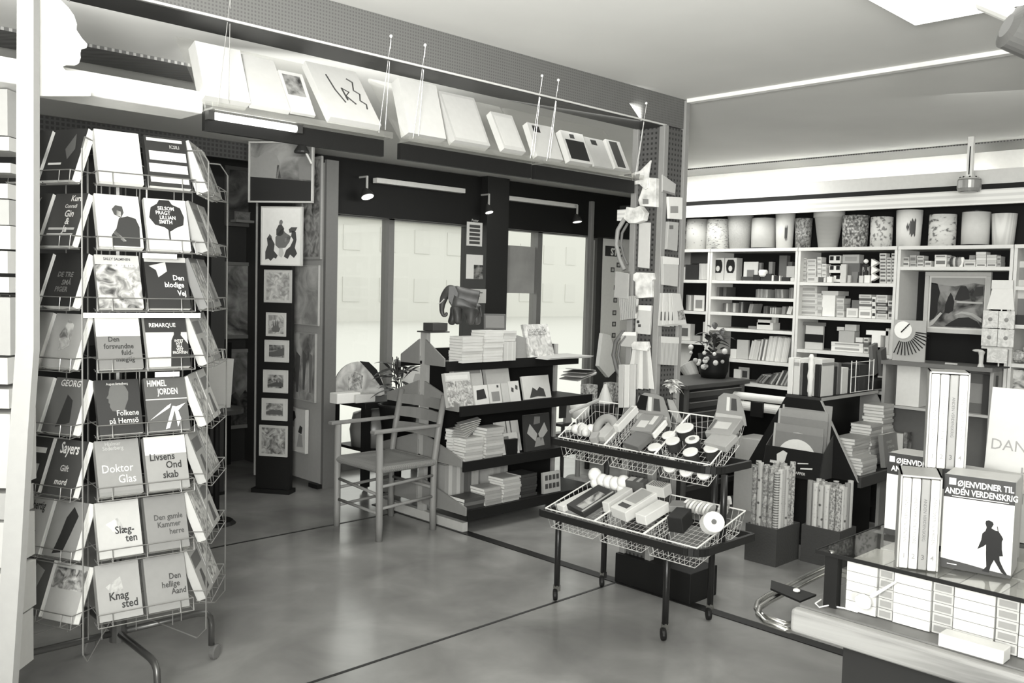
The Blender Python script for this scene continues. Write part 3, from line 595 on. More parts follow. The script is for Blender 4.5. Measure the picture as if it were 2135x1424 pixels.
FRONT = {  # (row from the top, column): (cover grey, decoration, thickness, label)
 (0, 0): (.72, [], .035, 'blank white folded booklets in the top left pocket of the front side'),
 (0, 1): (.03, [('r', .05, .9, .9, .96, .55), ('r', .08, .52, .96, .7, .65), ('r', .05, .28, .96, .45, .6), ('r', .05, .08, .96, .2, .6), ('t', 'ICSILI', .7, .78, .09, .4)], .03, 'dark covers banded with white in the top right pocket of the front side'),
 (1, 0): (.68, [('p', [(.3, .02), (.92, .02), (.95, .4), (.88, .56), (.7, .6), (.5, .55), (.42, .35), (.3, .22)], .03), ('p', [(.4, .62), (.55, .56), (.62, .66), (.6, .78), (.45, .8), (.36, .72)], .05), ('p', [(.45, .6), (.55, .58), (.56, .68), (.47, .7)], .4), ('p', [(.55, .1), (.62, .12), (.4, .3), (.34, .26)], .55)], .03, 'white cover with a dark crouching man in the second front row, left'),
 (1, 1): (.75, [('p', BL1, .02), ('p', [(.5, .4), (.54, .4), (.54, .2), (.5, .2)], .03), ('t', 'SELSOM', .5, .78, .1, .75), ('t', 'PRAGT', .42, .69, .1, .7), ('t', 'LILLIAN', .52, .60, .1, .75), ('t', 'SMITH', .46, .51, .1, .75)], .02, 'white cover with a black tree-like blot of lettering in the second front row, right'),
 (2, 0): (.3, [('r', 0, 0, 1, .82, art('katrina', .03, .5, 26)), ('r', 0, .82, 1, 1, .42), ('t', 'SALLY SALMINEN', .5, .93, .07, .02), ('t', 'Katrina', .62, .78, .13, .7)], .02, 'painterly grey cover with the title Katrina in the third front row, left'),
 (2, 1): (.02, [('p', [(.1, .82), (.5, .9), (.52, .72), (.3, .6), (.26, .74)], .45), ('r', 0, .9, 1, 1, .4), ('t', 'Den', .78, .5, .13, .75, .03), ('t', 'blodige', .66, .36, .13, .75, .03), ('t', 'Vej', .82, .2, .13, .75, .03)], .02, 'black cover titled Den blodige Vej in the third front row, right'),
 (3, 0): (.16, [('r', 0, .6, 1, 1, .62), ('t', 'Den', .38, .45, .12, .02), ('t', 'forsvundne', .48, .32, .12, .02), ('t', 'fuld-', .66, .2, .12, .02), ('t', 'mægtig', .6, .08, .12, .02)], .02, 'white over grey cover titled Den forsvundne fuldmægtig in the fourth front row'),
 (3, 1): (.6, [('r', 0, .66, 1, 1, .025), ('t', 'REMARQUE', .42, .76, .11, .7), ('p', [(.52, .0), (1, .0), (1, .42), (.84, .6), (.87, .72), (.78, .8), (.68, .74), (.68, .62), (.6, .5)], .02), ('t', 'INTET\nNYT\nFRA\nVEST\nFRONTEN', .78, .42, .07, .65)], .025, 'cover with a black soldier silhouette and the title REMARQUE in the fourth front row'),
 (4, 0): (.02, [('p', [(.34, .42), (.60, .40), (.66, .52), (.72, .62), (.74, .76), (.68, .87), (.56, .93), (.42, .92), (.33, .86), (.30, .78), (.29, .73), (.23, .66), (.28, .64), (.27, .58), (.30, .55), (.29, .50)], .1), ('t', 'August Strindberg', .5, .93, .06, .5), ('t', 'Folkene', .68, .28, .13, .6, .01), ('t', 'på Hemsö', .58, .14, .13, .6, .01)], .02, 'black cover with a man in profile, Folkene på Hemsö, fifth front row'),
 (4, 1): (.08, [('t', 'HIMMEL', .3, .84, .15, .7, .03, .6), ('t', 'JORDEN', .55, .68, .15, .7, .03, .6), ('p', [(.05, .2), (.55, .42), (.6, .5), (.5, .46)], .7), ('p', [(.4, .02), (.62, .45), (.7, .44), (.5, .04)], .7), ('p', [(.7, .05), (.66, .42), (.95, .5), (.75, .36), (.8, .2)], .7), ('r', 0, .58, 1, .6, .5)], .02, 'dark cover with a white bursting star below the title, fifth front row'),
 (5, 0): (.32, [('t', 'Hjalmar\nSöderberg', .4, .9, .1, .5, .0), ('t', 'Doktor', .46, .36, .19, .72, .0), ('t', 'Glas', .66, .16, .19, .72, .0), ('r', 0, .0, 1, .07, .2)], .03, 'mid grey cover with a white two-line title, sixth front row'),
 (5, 1): (.36, [('r', 0, .66, 1, 1, .6), ('t', 'Livsens', .4, .5, .17, .02, .02), ('t', 'Ond', .66, .34, .17, .02, .02), ('t', 'skab', .56, .16, .17, .02, .02)], .03, 'grey and white cover titled Livsens Ondskab, sixth front row'),
 (6, 0): (.58, [('p', [(.2, .6), (.5, .7), (.6, .5), (.4, .4)], art('sk1', .3, .6, 40)), ('t', 'Slæg-', .62, .36, .17, .02, .02), ('t', 'ten', .76, .2, .17, .02, .02)], .03, 'pale cover titled Slægten, seventh front row'),
 (6, 1): (.27, [('t', 'Den gamle', .55, .5, .13, .05), ('t', 'Kammer', .55, .36, .13, .05), ('t', 'herre', .72, .22, .13, .05)], .03, 'grey cover titled Den gamle Kammerherre, seventh front row'),
 (7, 0): (.42, [('p', [(.2, .6), (.55, .75), (.6, .5), (.4, .4)], art('sk2', .25, .45, 40)), ('t', 'Knag', .48, .3, .18, .02, .025), ('t', 'sted', .72, .14, .18, .02, .025)], .035, 'light grey cover with bold black title Knagsted in the bottom left pocket'),
 (7, 1): (.32, [('t', 'Den', .72, .5, .14, .04), ('t', 'hellige', .6, .36, .14, .04), ('t', 'Aand', .78, .22, .14, .04)], .03, 'grey cover titled Den hellige Aand in the bottom right pocket of the front side'),
}
def rack_book(face, row, col, cover, deco, th, lab, w=.138, h=.184, lean=LEAN, name='paperback_book', copies=2):
    a_ = fn+face*math.pi/3; rz = a_+math.pi/2
    Mf = Matrix.Translation(RC) @ Matrix.Rotation(rz, 4, 'Z')
    z = ROWZ[7-row]; cover = round(cover*.72, 3) if cover > .25 else cover
    deco = [(d[0], d[1], d[2], min(.9, d[3]+(.05 if d[3] < .505 else 0)), d[4]*(1.1 if d[4] > .115 else 1), d[5]*(.85 if d[5] > .3 else 1), min(.02, (d[6] if len(d) > 6 else .02)), *d[7:]) if d[0] == 't' else d for d in deco]
    M = Mf @ Matrix.Translation(((-.0775, .0775)[col], -APO-.012+th/2, z)) @ Matrix.Rotation(-lean, 4, 'X')
    return book(w, h, th, cover, M, lab, 'paperbacks in the revolving wire rack', deco, name, copies=copies)
for (r_, c_), (v, deco, th, lab) in FRONT.items():
    rack_book(0, r_, c_, v, deco, th, lab)
SIDEL = {  # left side, first column nearest the front
 (0, 1): (.02, [('p', [(.5, .6), (.7, .9), (.8, .6), (.65, .4)], .1), ('r', .1, .3, .5, .34, .6)]), (0, 0): (.03, [('r', .4, .2, .8, .24, .4)]),
 (1, 1): (.05, [('t', 'Kurt', .7, .85, .14, .75), ('t', 'Conradi', .6, .72, .1, .6), ('t', 'Gin\n&\nJa', .62, .5, .16, .7), ('r', .1, .3, .9, .34, .4), ('r', .1, .2, .9, .23, .4)]), (1, 0): (.04, [('t', 'Bjarnhof', .5, .85, .1, .6)]),
 (2, 1): (.02, [('t', 'DE TRE', .5, .5, .12, .14), ('t', 'SMÅ', .6, .35, .12, .14), ('t', 'PIGER', .5, .22, .12, .14)]), (2, 0): (.03, []),
 (3, 1): (.4, [('p', [(.4, .3), (.7, .4), (.65, .8), (.45, .9), (.3, .6)], art('sl', .1, .5, 30))]), (3, 0): (.6, [('p', [(.3, .2), (.6, .2), (.75, .55), (.6, .75), (.35, .6)], .03)]),
 (4, 1): (.1, [('t', 'GEORG', .5, .85, .15, .65), ('p', [(.4, .1), (.8, .2), (.7, .6), (.5, .7)], .03)]), (4, 0): (.55, [('p', [(.3, .3), (.6, .3), (.5, .7)], .3)]),
 (5, 1): (.05, [('t', 'Sayers', .5, .75, .26, .75, .03, .6), ('t', 'Gift', .5, .38, .14, .5), ('t', 'mord', .5, .14, .14, .7)]), (5, 0): (.04, [('r', .1, .7, .9, .8, .7), ('r', .2, .3, .8, .5, .4)]),
 (6, 1): (.3, [('p', [(.3, .05), (.6, .1), (.7, .4), (.8, .75), (.6, .9), (.45, .7), (.4, .4)], .02)]), (6, 0): (.55, [('t', 'Nehertig', .5, .78, .2, .04, .02, .6), ('t', 'et\nkomtes', .5, .4, .12, .05)]),
 (7, 1): (.5, [('r', 0, .55, 1, .92, art('sl8', .03, .5, 30)), ('r', 0, .92, 1, 1, .4)]), (7, 0): (.08, [('p', [(.3, .1), (.6, .3), (.8, .8), (.5, .9), (.4, .5)], .25)]),
}
for (r_, c_), (v, deco) in SIDEL.items():
    rack_book(5, r_, c_, v, deco, .034 if (r_+c_) % 2 else .026, '%s book, %s column of rack\'s left side, %s row from top' % ('dark' if v < .2 else 'pale', ('far', 'near')[c_], ORD[r_]), copies=3)
for r_ in range(8):
    for c_ in (0, 1):
        v = (.55, .35, .12, .5, .6, .45, .6, .5)[r_] if c_ == 0 else (.5, .45, .3, .2, .65, .2, .55, .45)[r_]
        deco = [('r', .1, .1, .9, .9, art('sr%d%d' % (r_, c_), .08, .6, 30))] if (r_+c_) % 2 == 0 else [('r', .1, .6, .9, .85, .12), ('p', [(.3, .1), (.7, .1), (.6, .5), (.4, .5)], .08)]
        rack_book(1, r_, c_, v, deco, .04 if r_ < 2 else .03, '%s book, %s column of rack\'s right side, %s row from top' % ('dark' if v < .25 else 'grey' if v < .5 else 'pale', ('near', 'far')[c_], ORD[r_]), copies=3)
# price strips clipped to the rack front, their shine painted as white
for row, x0, x1 in ((2, -.20, .17), (1, -.02, .09), (3, .02, .1)):
    z = ROWZ[7-row]
    Mf = Matrix.Translation(RC) @ Matrix.Rotation(fn+math.pi/2, 4, 'Z')
    o = MB().box((x0, -APO-.036, z-.027), (x1, -APO-.034, z-.011)).build('price_strip', mat(.85, .3), None, Mf)
    tag(o, 'white price strip clipped under the %s row of the wire rack' % ORD[row], 'label')

# ================================================================== LADDER-BACK ARMCHAIR
ch = thing('ladder_back_armchair', 'pale wooden ladder-back armchair with a woven rush seat, standing alone on the open floor', 'chair', Matrix.Translation((3.325, 4.465, 0)))
XF, XB, YL, YR = -.21, .20, .225, -.215
def leg(name, pts, r, r2=None):
    return MB().path(pts, r, 10, r2=r2).build(name, WOODP, ch, smooth=True)
ZA = .635
leg('front_leg', [(XF, YL, 0), (XF, YL, .1), (XF-.005, YL-.005, ZA)], .020, .022)
leg('front_leg', [(XF, YR, 0), (XF, YR, .1), (XF-.005, YR+.005, ZA)], .020, .022)
for y in (YL-.005, YR+.005):
    leg('back_post', [(XB, y, 0), (XB-.005, y, .15), (XB, y, .43), (XB+.03, y, .62), (XB+.07, y, .825)], .021, .020)
for z, hh in ((.765, .030), (.685, .030), (.59, .028)):
    xb = XB+.03+(z-.62)*.19; s_ = MB(); n = 8
    for k in range(n):
        t0, t1 = k/n, (k+1)/n
        y0 = YR+.01+(YL-YR-.02)*t0; y1 = YR+.01+(YL-YR-.02)*t1
        c0 = .025*math.sin(math.pi*t0); c1 = .025*math.sin(math.pi*t1); b0 = .008*math.sin(math.pi*t0); b1_ = .008*math.sin(math.pi*t1)
        s_.hexa([(xb+c0-.006, y0, z-hh), (xb+c0+.006, y0, z-hh), (xb+c1+.006, y1, z-hh), (xb+c1-.006, y1, z-hh), (xb+c0+.004, y0, z+hh+b0), (xb+c0+.016, y0, z+hh+b0), (xb+c1+.016, y1, z+hh+b1_), (xb+c1+.004, y1, z+hh+b1_)])
    s_.build('back_slat', WOODP, ch)
for y in (YL, YR):
    bev(MB().hexa([(XF-.06, y-.024, ZA), (XF-.06, y+.024, ZA), (XB+.03, y+.015, ZA+.0), (XB+.03, y-.015, ZA+.0), (XF-.06, y-.024, ZA+.02), (XF-.06, y+.024, ZA+.02), (XB+.03, y+.015, ZA+.02), (XB+.03, y-.015, ZA+.02)]).build('armrest', WOODP, ch), .006)
for (a, b) in (((XF, YL, .30), (XF, YR, .27)), ((XF, YL, .17), (XF, YR, .16)), ((XF, YL, .24), (XB, YL, .26)), ((XF, YR, .32), (XB, YR, .34)), ((XF, YR, .19), (XB, YR, .21)), ((XF, YL, .13), (XB, YL, .15)), ((XB, YL, .26), (XB, YR, .26))):
    MB().tube(a, b, .0095, 8).build('stretcher', WOODP, ch, smooth=True)
RUSH = ramp_mat('rush', [(.3, .10), (.7, .24)], tex='noise', scale=60, stretch=(1, 1, .3), rough=.85, bump=.5)
RUSHX = ramp_mat('rush_x', [(.2, .16), (.8, .34)], tex='X', scale=45, dist=.8, rough=.85, bump=.8)
RUSHY = ramp_mat('rush_y', [(.2, .16), (.8, .34)], tex='Y', scale=45, dist=.8, rough=.85, bump=.8)
cx, cy, zs = (XF+XB)/2, (YL+YR)/2, .43
cs = [(XF, YR), (XB, YR), (XB, YL), (XF, YL)]
for k in range(4):
    a, b = cs[k], cs[(k+1) % 4]
    mb = MB(); N = 6
    for i in range(N):
        f0, f1 = i/N, (i+1)/N
        def q(f, e): return (e[0]+(cx-e[0])*f, e[1]+(cy-e[1])*f)
        z0 = zs+.012*math.sin(math.pi*min(1, f0*1.6+.15)); z1 = zs+.012*math.sin(math.pi*min(1, f1*1.6+.15))
        p0, p1, p2, p3 = q(f0, a), q(f0, b), q(f1, b), q(f1, a)
        mb.hexa([(*p0, zs-.03), (*p1, zs-.03), (*p2, zs-.02), (*p3, zs-.02), (*p0, z0), (*p1, z0), (*p2, z1), (*p3, z1)])
    mb.path([(a[0], a[1], zs-.01), (b[0], b[1], zs-.01)], .021, 10)
    mb.build('seat_weave', RUSHX if k in (0, 2) else RUSHY, ch, smooth=False)

# ================================================================== DARK TABLE BY THE LEFT WINDOW, PLANT, ARCHED PICTURE
tb = thing('black_table', 'black square-legged table in front of the left window', 'table', Matrix.Translation((3.78, 5.35, 0)))
bev(MB().box((0, 0, .60), (.92, .45, .645)).build('table_top', BLACK, tb), .004)
for x in (.0, .87):
    for y in (0, .40): MB().box((x, y, .03), (x+.05, y+.05, .60)).build('leg', BLACK, tb)
for x in (.0, .87):
    for y in (0, .40): MB().lathe([(.02, -.01), (.02, .01)], 10, (0, 0, 0), Matrix.Translation((x+.025, y+.025, .02)) @ Matrix.Rotation(R(90), 4, 'X')).build('castor', mat(.1), tb)
MB().box((.05, .02, .27), (.87, .43, .29)).build('lower_shelf', BLACK, tb)
def at_(px, Y, z=None):
    a = P(*px, Y=Y); return Vector((a.x, Y, a.z if z is None else z))
a = at_((760, 830), 5.60); t = thing('arched_picture', 'arched faded picture board with a dark right edge standing on the black table', 'picture', place((a.x, 5.66, .645), 0, R(8)))
pts = [(.19*math.cos(u_), .05+.22*math.sin(u_)) for u_ in [math.pi*k/14 for k in range(15)]]
pts = [(.23, 0)]+[(p[0]*1.2, p[1]) for p in pts]+[(-.23, 0)]
MB().prism(pts, 0, .012).build('board', art('arch', .25, .55, 8), t)
MB().prism([(.02, .272), (.10, .262), (.17, .2), (.225, .07), (.205, .06), (.12, .17)], -.004, 0).build('dark_edge', BLACK, t)
MB().prism([(-.10, .06), (.02, .06), (.04, .16), (-.02, .2), (-.09, .16)], -.003, 0).build('painted_figure', art('fig', .1, .5, 30), t)
a = at_((700, 828), 5.45); o = bev(MB().box((0, 0, 0), (.20, .10, .075)).build('white_box', WHITE, None, place((a.x-.02, 5.40, .645))), .006); tag(o, 'low white box on the left end of the black table', 'box')
a = at_((770, 836), 5.42); o = bev(MB().box((0, 0, 0), (.17, .09, .06)).build('white_box', mat(.6), None, place((a.x-.15, 5.37, .645))), .006); tag(o, 'pale box on the black table in front of the arched picture', 'box')
# potted plant
a = at_((805, 860), 5.3); pp = thing('potted_plant', 'leafy dark plant in a black tapered pot against the left window', 'plant', Matrix.Translation((a.x+.05, 5.22, 0)))
MB().lathe([(.10, .30), (.14, .62), (.15, .64), (.13, .64), (.12, .60)], 20).build('pot', BLACK, pp, smooth=True)
MB().lathe([(.09, .0), (.09, .015), (.03, .04), (.03, .30)], 14).build('pedestal', BLACK, pp)
LEAFM = ramp_mat('leaf', [(.3, .012), (.7, .06)], scale=12, rough=.4)
def leaf(root, base, az, el, L, w, m=LEAFM):
    d = Vector((math.cos(az)*math.cos(el), math.sin(az)*math.cos(el), math.sin(el))); s = Vector((-math.sin(az), math.cos(az), 0))
    mb = MB(); b = Vector(base); V = []; N = 5
    for i in range(N+1):
        f = i/N; c = b+d*(L*f)-Vector((0, 0, 1))*(L*.35*f*f); ww = w*math.sin(math.pi*min(.97, f*.9+.06))
        V += [tuple(c-s*ww), tuple(c+Vector((0, 0, ww*.35))), tuple(c+s*ww)]
    Fs = []
    for i in range(N):
        k = i*3; Fs += [(k, k+1, k+4, k+3), (k+1, k+2, k+5, k+4)]
    mb.add(V, Fs); return mb.build('leaf', m, root)
rnd = random.Random(3)
for k in range(34):
    z0 = .66+rnd.random()*.28; az = rnd.random()*6.28; r0 = rnd.random()*.05
    leaf(pp, (math.cos(az)*r0, math.sin(az)*r0, z0), az, rnd.uniform(-.1, 1.0), rnd.uniform(.10, .22), rnd.uniform(.018, .034))
for k in range(5): MB().path([(0, 0, .6), (.02*math.cos(k), .02*math.sin(k), .75), (.05*math.cos(k*1.3), .05*math.sin(k*1.3), .98)], .004, 5).build('stem', LEAFM, pp)
# things under and behind the table
o = MB().lathe([(.17, 0), (.185, .12), (.16, .24), (.06, .27)], 24).build('round_stool', mat(.16, .35), None, Matrix.Translation((3.95+.07, 5.57, .29)), smooth=True); tag(o, 'grey round drum seen under the black table', 'drum')
o = bev(MB().box((0, 0, 0), (.24, .2, .24)).build('white_carton', mat(.75), None, Matrix.Translation((4.28, 5.5, .29))), .03); tag(o, 'white carton with rounded top on the shelf of the black table', 'carton')
a = at_((872, 800), 5.75); o, w, h = panel('portrait_card', 'white card with a pale grey head, standing by the window left of the elephant display', 'card', (842, 768), (893, 815), .62, .008, Y=5.7)
MB().prism([(-.1*w, .1*h), (.2*w, .1*h), (.22*w, .5*h), (.12*w, .75*h), (-.05*w, .75*h), (-.12*w, .5*h)], -.002, 0).build('printed_head', mat(.35), o)
o2 = MB().box((-.02, .0, 0), (.02, .04, P(870, 815, Y=5.7).z)).build('card_post', mat(.2), None, Matrix.Translation((P(870, 815, Y=5.7).x, 5.7, 0))); tag(o2, 'thin grey post carrying the white portrait card', 'post')

# ================================================================== THE DISPLAY GONDOLA IN THE MIDDLE
GX0, GX1, GY = 3.62, 4.85, 4.50
g = thing('shelf_gondola', 'double-sided display gondola with pale end posts and black sloping shelf fronts, centre of the room', 'shelf', Matrix.Translation((GX0, GY, 0)))
GL = GX1-GX0
MB().box((.03, -.012, .10), (GL-.03, .012, 1.10)).build('back_panel', BLACK, g)
for x in (.0, GL-.03): MB().box((x, -.03, 0), (x+.03, .03, 1.21 if x < .1 else 1.1)).build('end_post', mat(.36, .5), g)
for x in (.0, GL-.03): MB().box((x-.005, -.42, .0), (x+.035, .42, .06)).build('foot', mat(.45, .5), g)
SH = [(.13, .45), (.42, .40), (.755, .36), (1.02, .22)]
for i, (z, dp) in enumerate(SH):
    for sgn in (-1, 1):
        mb = MB().box((0, sgn*.013, z-.02), (GL, sgn*dp, z))
        mb.build('shelf', mat(.30, .5) if i == 3 else BLACK, g)
        MB().box((-.001, sgn*dp, z-.05), (GL, sgn*(dp+.012), z+.012)).build('shelf_front', BLACK, g)
        yb = sgn*.03
        e = MB().prismx([(yb, z-.02), (sgn*dp, z-.02), (sgn*dp, z+.03), (yb, z+.14)] if sgn > 0 else [(sgn*dp, z-.02), (yb, z-.02), (yb, z+.14), (sgn*dp, z+.03)], -.012, -.001)
        e.build('end_bracket', mat(.23, .5), g)
GB = Matrix.Translation((0, 0, 0))
FRONTY = lambda dp: GY-dp
shname = ['bottom', 'lower middle', 'upper middle', 'top']
def gy(i, d=.0): return GY-SH[i][1]+.02+d
def gz(i): return SH[i][0]+.001
def stack(x, y, z, n, w, d, t, v, lab, group, name='flat_book', rz=0.0, jit=.006, cat='book', pages=None, seed=0, vs=None, first=None):
    """n flat books, each a thing of its own; spines towards -y"""
    rr = random.Random(seed+int(x*100)+int(z*1000)); pm = pages or PAPER
    for k in range(n):
        c = vs[k % len(vs)] if vs else v
        key = ('fb', round(w, 3), round(d, 3), round(t, 4), round(c, 3))
        if key not in _txt:
            a_ = MB().box((-w/2, -d/2, 0), (w/2, d/2, .0014)).box((-w/2, -d/2, t-.0014), (w/2, d/2, t)).box((-w/2, -d/2, .0014), (w/2, -d/2+.0014, t-.0014)).mesh('book_cover', gray(c))
            b_ = MB().box((-w/2+.002, -d/2+.0015, .0015), (w/2-.002, d/2-.002, t-.0015)).mesh('pages', pm)
            _txt[key] = (a_, b_)
        ma, mb_ = _txt[key]
        M = place((x+rr.uniform(-jit, jit), y+rr.uniform(-jit, jit), z+k*(t+.0006)), rz+rr.uniform(-.03, .03))
        o = link(name, ma, None, M); link('pages', mb_, o)
        if n == 1: l2 = lab
        else: l2 = '%s, %s' % (lab, 'topmost' if k == n-1 else 'lowest' if k == 0 else '%s from bottom' % ORD[k])
        tag(o, l2, cat, group)
    return z+n*(t+.0006)
def row_up(x0, y, z, specs, lab, group, rz=0.0, d=.14, name='upright_book', dirv=None):
    """upright books in a row, spines towards the viewer; specs: (thickness, height, grey, lean)"""
    ux = Vector((math.cos(rz), math.sin(rz), 0)); p = Vector((x0, y, z))
    for k, s in enumerate(specs):
        t, h, v, ln = s[:4]
        M = place(p+ux*(t/2+abs(h*math.sin(ln)) * (1 if ln < 0 else 0)), rz, 0, ln)
        o = MB().box((-t/2, 0, 0), (-t/2+.0014, d, h)).box((t/2-.0014, 0, 0), (t/2, d, h)).box((-t/2+.0014, 0, 0), (t/2-.0014, .0014, h)).build(name, gray(v), None, M)
        MB().box((-t/2+.0015, .0016, .001), (t/2-.0015, d-.003, h-.003)).build('pages', PAPER, o)
        if len(s) > 4 and s[4]: MB().box((-t/2+.001, -.0006, h*.2), (t/2-.001, 0, h*.75)).build('spine_band', gray(s[4]), o)
        tag(o, '%s, %s from left' % (lab, ORD[min(k, 29)]), 'book', group)
        p += ux*(t+.0015)
# top shelf: stacks of white books, elephant, small framed mirror, picture cards
zt = stack(3.80, 4.30, 1.022, 9, .17, .13, .0175, .55, 'white flat book in the left pile on top of the gondola', 'white books piled on the gondola top', seed=1)
z2 = stack(3.985, 4.30, 1.022, 11, .17, .13, .0175, .58, 'white flat book in the middle pile on top of the gondola', 'white books piled on the gondola top', seed=2)
row_up(4.08, 4.24, 1.022, [(.022, .125, .5, 0), (.02, .125, .55, 0), (.022, .125, .5, 0), (.02, .125, .55, 0), (.02, .125, .5, 0)], 'white upright book under flat ones on the gondola top', 'upright white books on the gondola top')
stack(4.135, 4.30, 1.15, 4, .115, .12, .0165, .55, 'white flat book lying across the upright ones on the gondola top', 'white books piled on the gondola top', seed=3)
o, w, h = panel('picture_board', 'grey board leaning between the white piles and the flowery picture on the gondola', 'board', (1030, 700), (1075, 748), .22, .006, Y=4.33)
o.matrix_world = place((4.29, 4.33, 1.024), 0, R(10), R(14))
t = thing('picture_book', 'large pale picture book with a flower print standing open-faced on the gondola top', 'book', place((4.53, 4.33, 1.024), R(4), R(18)))
MB().box((-.135, -.01, 0), (.135, .01, .235)).build('cover', art('flor', .2, .55, 18), t); MB().box((-.1, -.012, .16), (.1, -.0105, .2)).build('title_lettering', art('fl2', .1, .5, 60), t)
o = MB().prism([(-.22, 0), (.22, 0), (.26, .03), (-.18, .03)], -.13, .13).build('flat_portfolio', mat(.33), None, place((4.62, 4.28, 1.024))); tag(o, 'grey portfolio lying at the right end of the gondola top', 'folder')
o.scale = (1, 1, .35)
# base block and elephant
vd = Vector((FW.x, FW.y, 0)).normalized(); rzv = math.atan2(RT.y, RT.x)
E0 = P(940, 686, Y=4.42)
blk = bev(MB().box((-.06, -.05, 0), (.06, .05, .05)).build('plinth_block', mat(.05), None, place((3.665, 4.44, 1.215), 0)), .003)
tag(blk, 'small dark block at the left end of the gondola top, under the elephant', 'block')
t = MB().box((-.10, -.07, 0), (.06, .06, .008)).build('end_ledge', mat(.06), None, place((3.665, 4.44, 1.2055), 0)); tag(t, 'thin dark ledge on the left end post of the gondola', 'ledge')
def skin(name, vs, es, rs, m, parent, sub=2, M=None):
    me = bpy.data.meshes.new(name); me.from_pydata([tuple(v) for v in vs], es, []); me.materials.append(m)
    o = link(name, me, parent, M)
    sk = o.modifiers.new('skin', 'SKIN'); sk.use_smooth_shade = True
    for i, r_ in enumerate(rs):
        me.skin_vertices[0].data[i].radius = r_ if isinstance(r_, tuple) else (r_, r_)
    me.skin_vertices[0].data[0].use_root = True
    s = o.modifiers.new('sub', 'SUBSURF'); s.levels = sub; s.render_levels = sub
    return o
el = thing('elephant_figure', 'dark carved elephant with a curled trunk striding left on top of the white book piles', 'figurine', place((3.83, 4.37, zt+.062), rzv))
# local x = image right, so the head is at -x
V = [(.02, 0, .175), (-.035, 0, .185), (.07, 0, .165), (-.07, 0, .205), (-.095, 0, .225), (-.120, 0, .185), (-.132, 0, .135), (-.134, 0, .09), (-.122, 0, .062), (-.104, 0, .064), (-.104, 0, .086),
     (-.045, .030, .12), (-.060, .032, .05), (-.080, .032, .0), (-.030, -.030, .12), (-.030, -.032, .06), (-.025, -.032, .006), (.075, .030, .11), (.085, .032, .055), (.098, .032, .004), (.062, -.030, .11), (.055, -.032, .055), (.052, -.032, .004), (.11, 0, .13), (.122, 0, .06)]
Ed = [(0, 1), (0, 2), (1, 3), (3, 4), (4, 5), (5, 6), (6, 7), (7, 8), (8, 9), (9, 10), (1, 11), (11, 12), (12, 13), (1, 14), (14, 15), (15, 16), (2, 17), (17, 18), (18, 19), (2, 20), (20, 21), (21, 22), (2, 23), (23, 24)]
Rs = [(.078, .076), .072, .074, .052, .052, .030, .021, .016, .014, .012, .010, .040, .028, .030, .040, .028, .030, .044, .030, .029, .044, .030, .029, .009, .005]
ELM = ramp_mat('carved_wood', [(.3, .03), (.7, .075)], scale=14, rough=.45)
skin('body', V, Ed, Rs, ELM, el)
for s_ in (-1, 1):
    MB().prism([(-.085, .25), (-.05, .255), (-.028, .21), (-.035, .155), (-.06, .13), (-.09, .17)], s_*.066-.004, s_*.066+.004).build('ear', ELM, el)
    MB().path([(-.118, s_*.024, .17), (-.14, s_*.03, .145), (-.162, s_*.03, .138)], .004, 6, r2=.0015).build('tusk', mat(.6), el)
t = thing('table_mirror', 'small round-cornered dark-rimmed mirror on the white books beside the elephant', 'mirror', place((4.07, 4.32, z2+.002), rzv+R(10), R(14)))
bev(MB().box((-.075, -.006, 0), (.075, .006, .105)).build('rim', mat(.07), t), .012, 3); MB().box((-.062, -.008, .01), (.062, -.0062, .092)).build('mirror_face', mat(.16, .3), t)
# upper middle shelf: picture books facing out
def facing(i, pxs, v, lab, deco=(), th=.014, lean=R(14), back=.0, h=None, top=None):
    z = gz(i); y = gy(i, .03+back); a = P(pxs[0], pxs[2], Y=y); b = P(pxs[1], pxs[2], Y=y); tp = P(pxs[0], pxs[3], Y=y+.03)
    hh = max(.05, (tp.z-z))/math.cos(lean)
    return book(b.x-a.x, hh, th, v, place(((a.x+b.x)/2, y, z+.002), 0, lean), lab, 'picture books facing out on the gondola', deco, 'picture_book')
facing(2, (933, 985, 848, 780), .5, 'wide patterned book facing out at the left of the upper gondola shelf', [('r', 0, 0, 1, .75, art('dots', .15, .55, 40)), ('r', .05, .8, .9, .92, .6)], .03)
facing(2, (990, 1019, 846, 805), .55, 'white booklet with a black square facing out on the upper gondola shelf', [('p', [(.15, .25), (.85, .3), (.75, .8), (.2, .75)], .02)])
facing(2, (1021, 1046, 842, 802), .5, 'pale booklet with a grey portrait facing out on the upper gondola shelf', [('r', .2, .1, .85, .6, .2), ('p', [(.7, .8), (.85, .8), (.85, .92), (.7, .92)], .04)])
facing(2, (1048, 1062, 840, 800), .42, 'narrow upright booklet between two portraits on the upper gondola shelf', [])
facing(2, (1063, 1085, 838, 796), .5, 'pale booklet with two dark blots on the upper gondola shelf', [('p', [(.2, .5), (.4, .45), (.45, .65), (.25, .7)], .05), ('p', [(.6, .6), (.8, .55), (.85, .75), (.65, .8)], .05)])
facing(2, (950, 1010, 830, 772), .42, 'pale book standing behind the patterned one', [('r', .05, .85, .95, .95, .2)], back=.07, th=.03)
facing(2, (1018, 1066, 830, 770), .36, 'plain grey book in the second row of the upper gondola shelf', [], back=.07, th=.03)
facing(2, (1092, 1148, 838, 786), .5, 'white landscape book with dark flowers at the right of the upper gondola shelf', [('p', [(.2, .05), (.5, .1), (.8, .05), (.75, .4), (.6, .5), (.5, .35), (.35, .5)], .04)], back=.02)
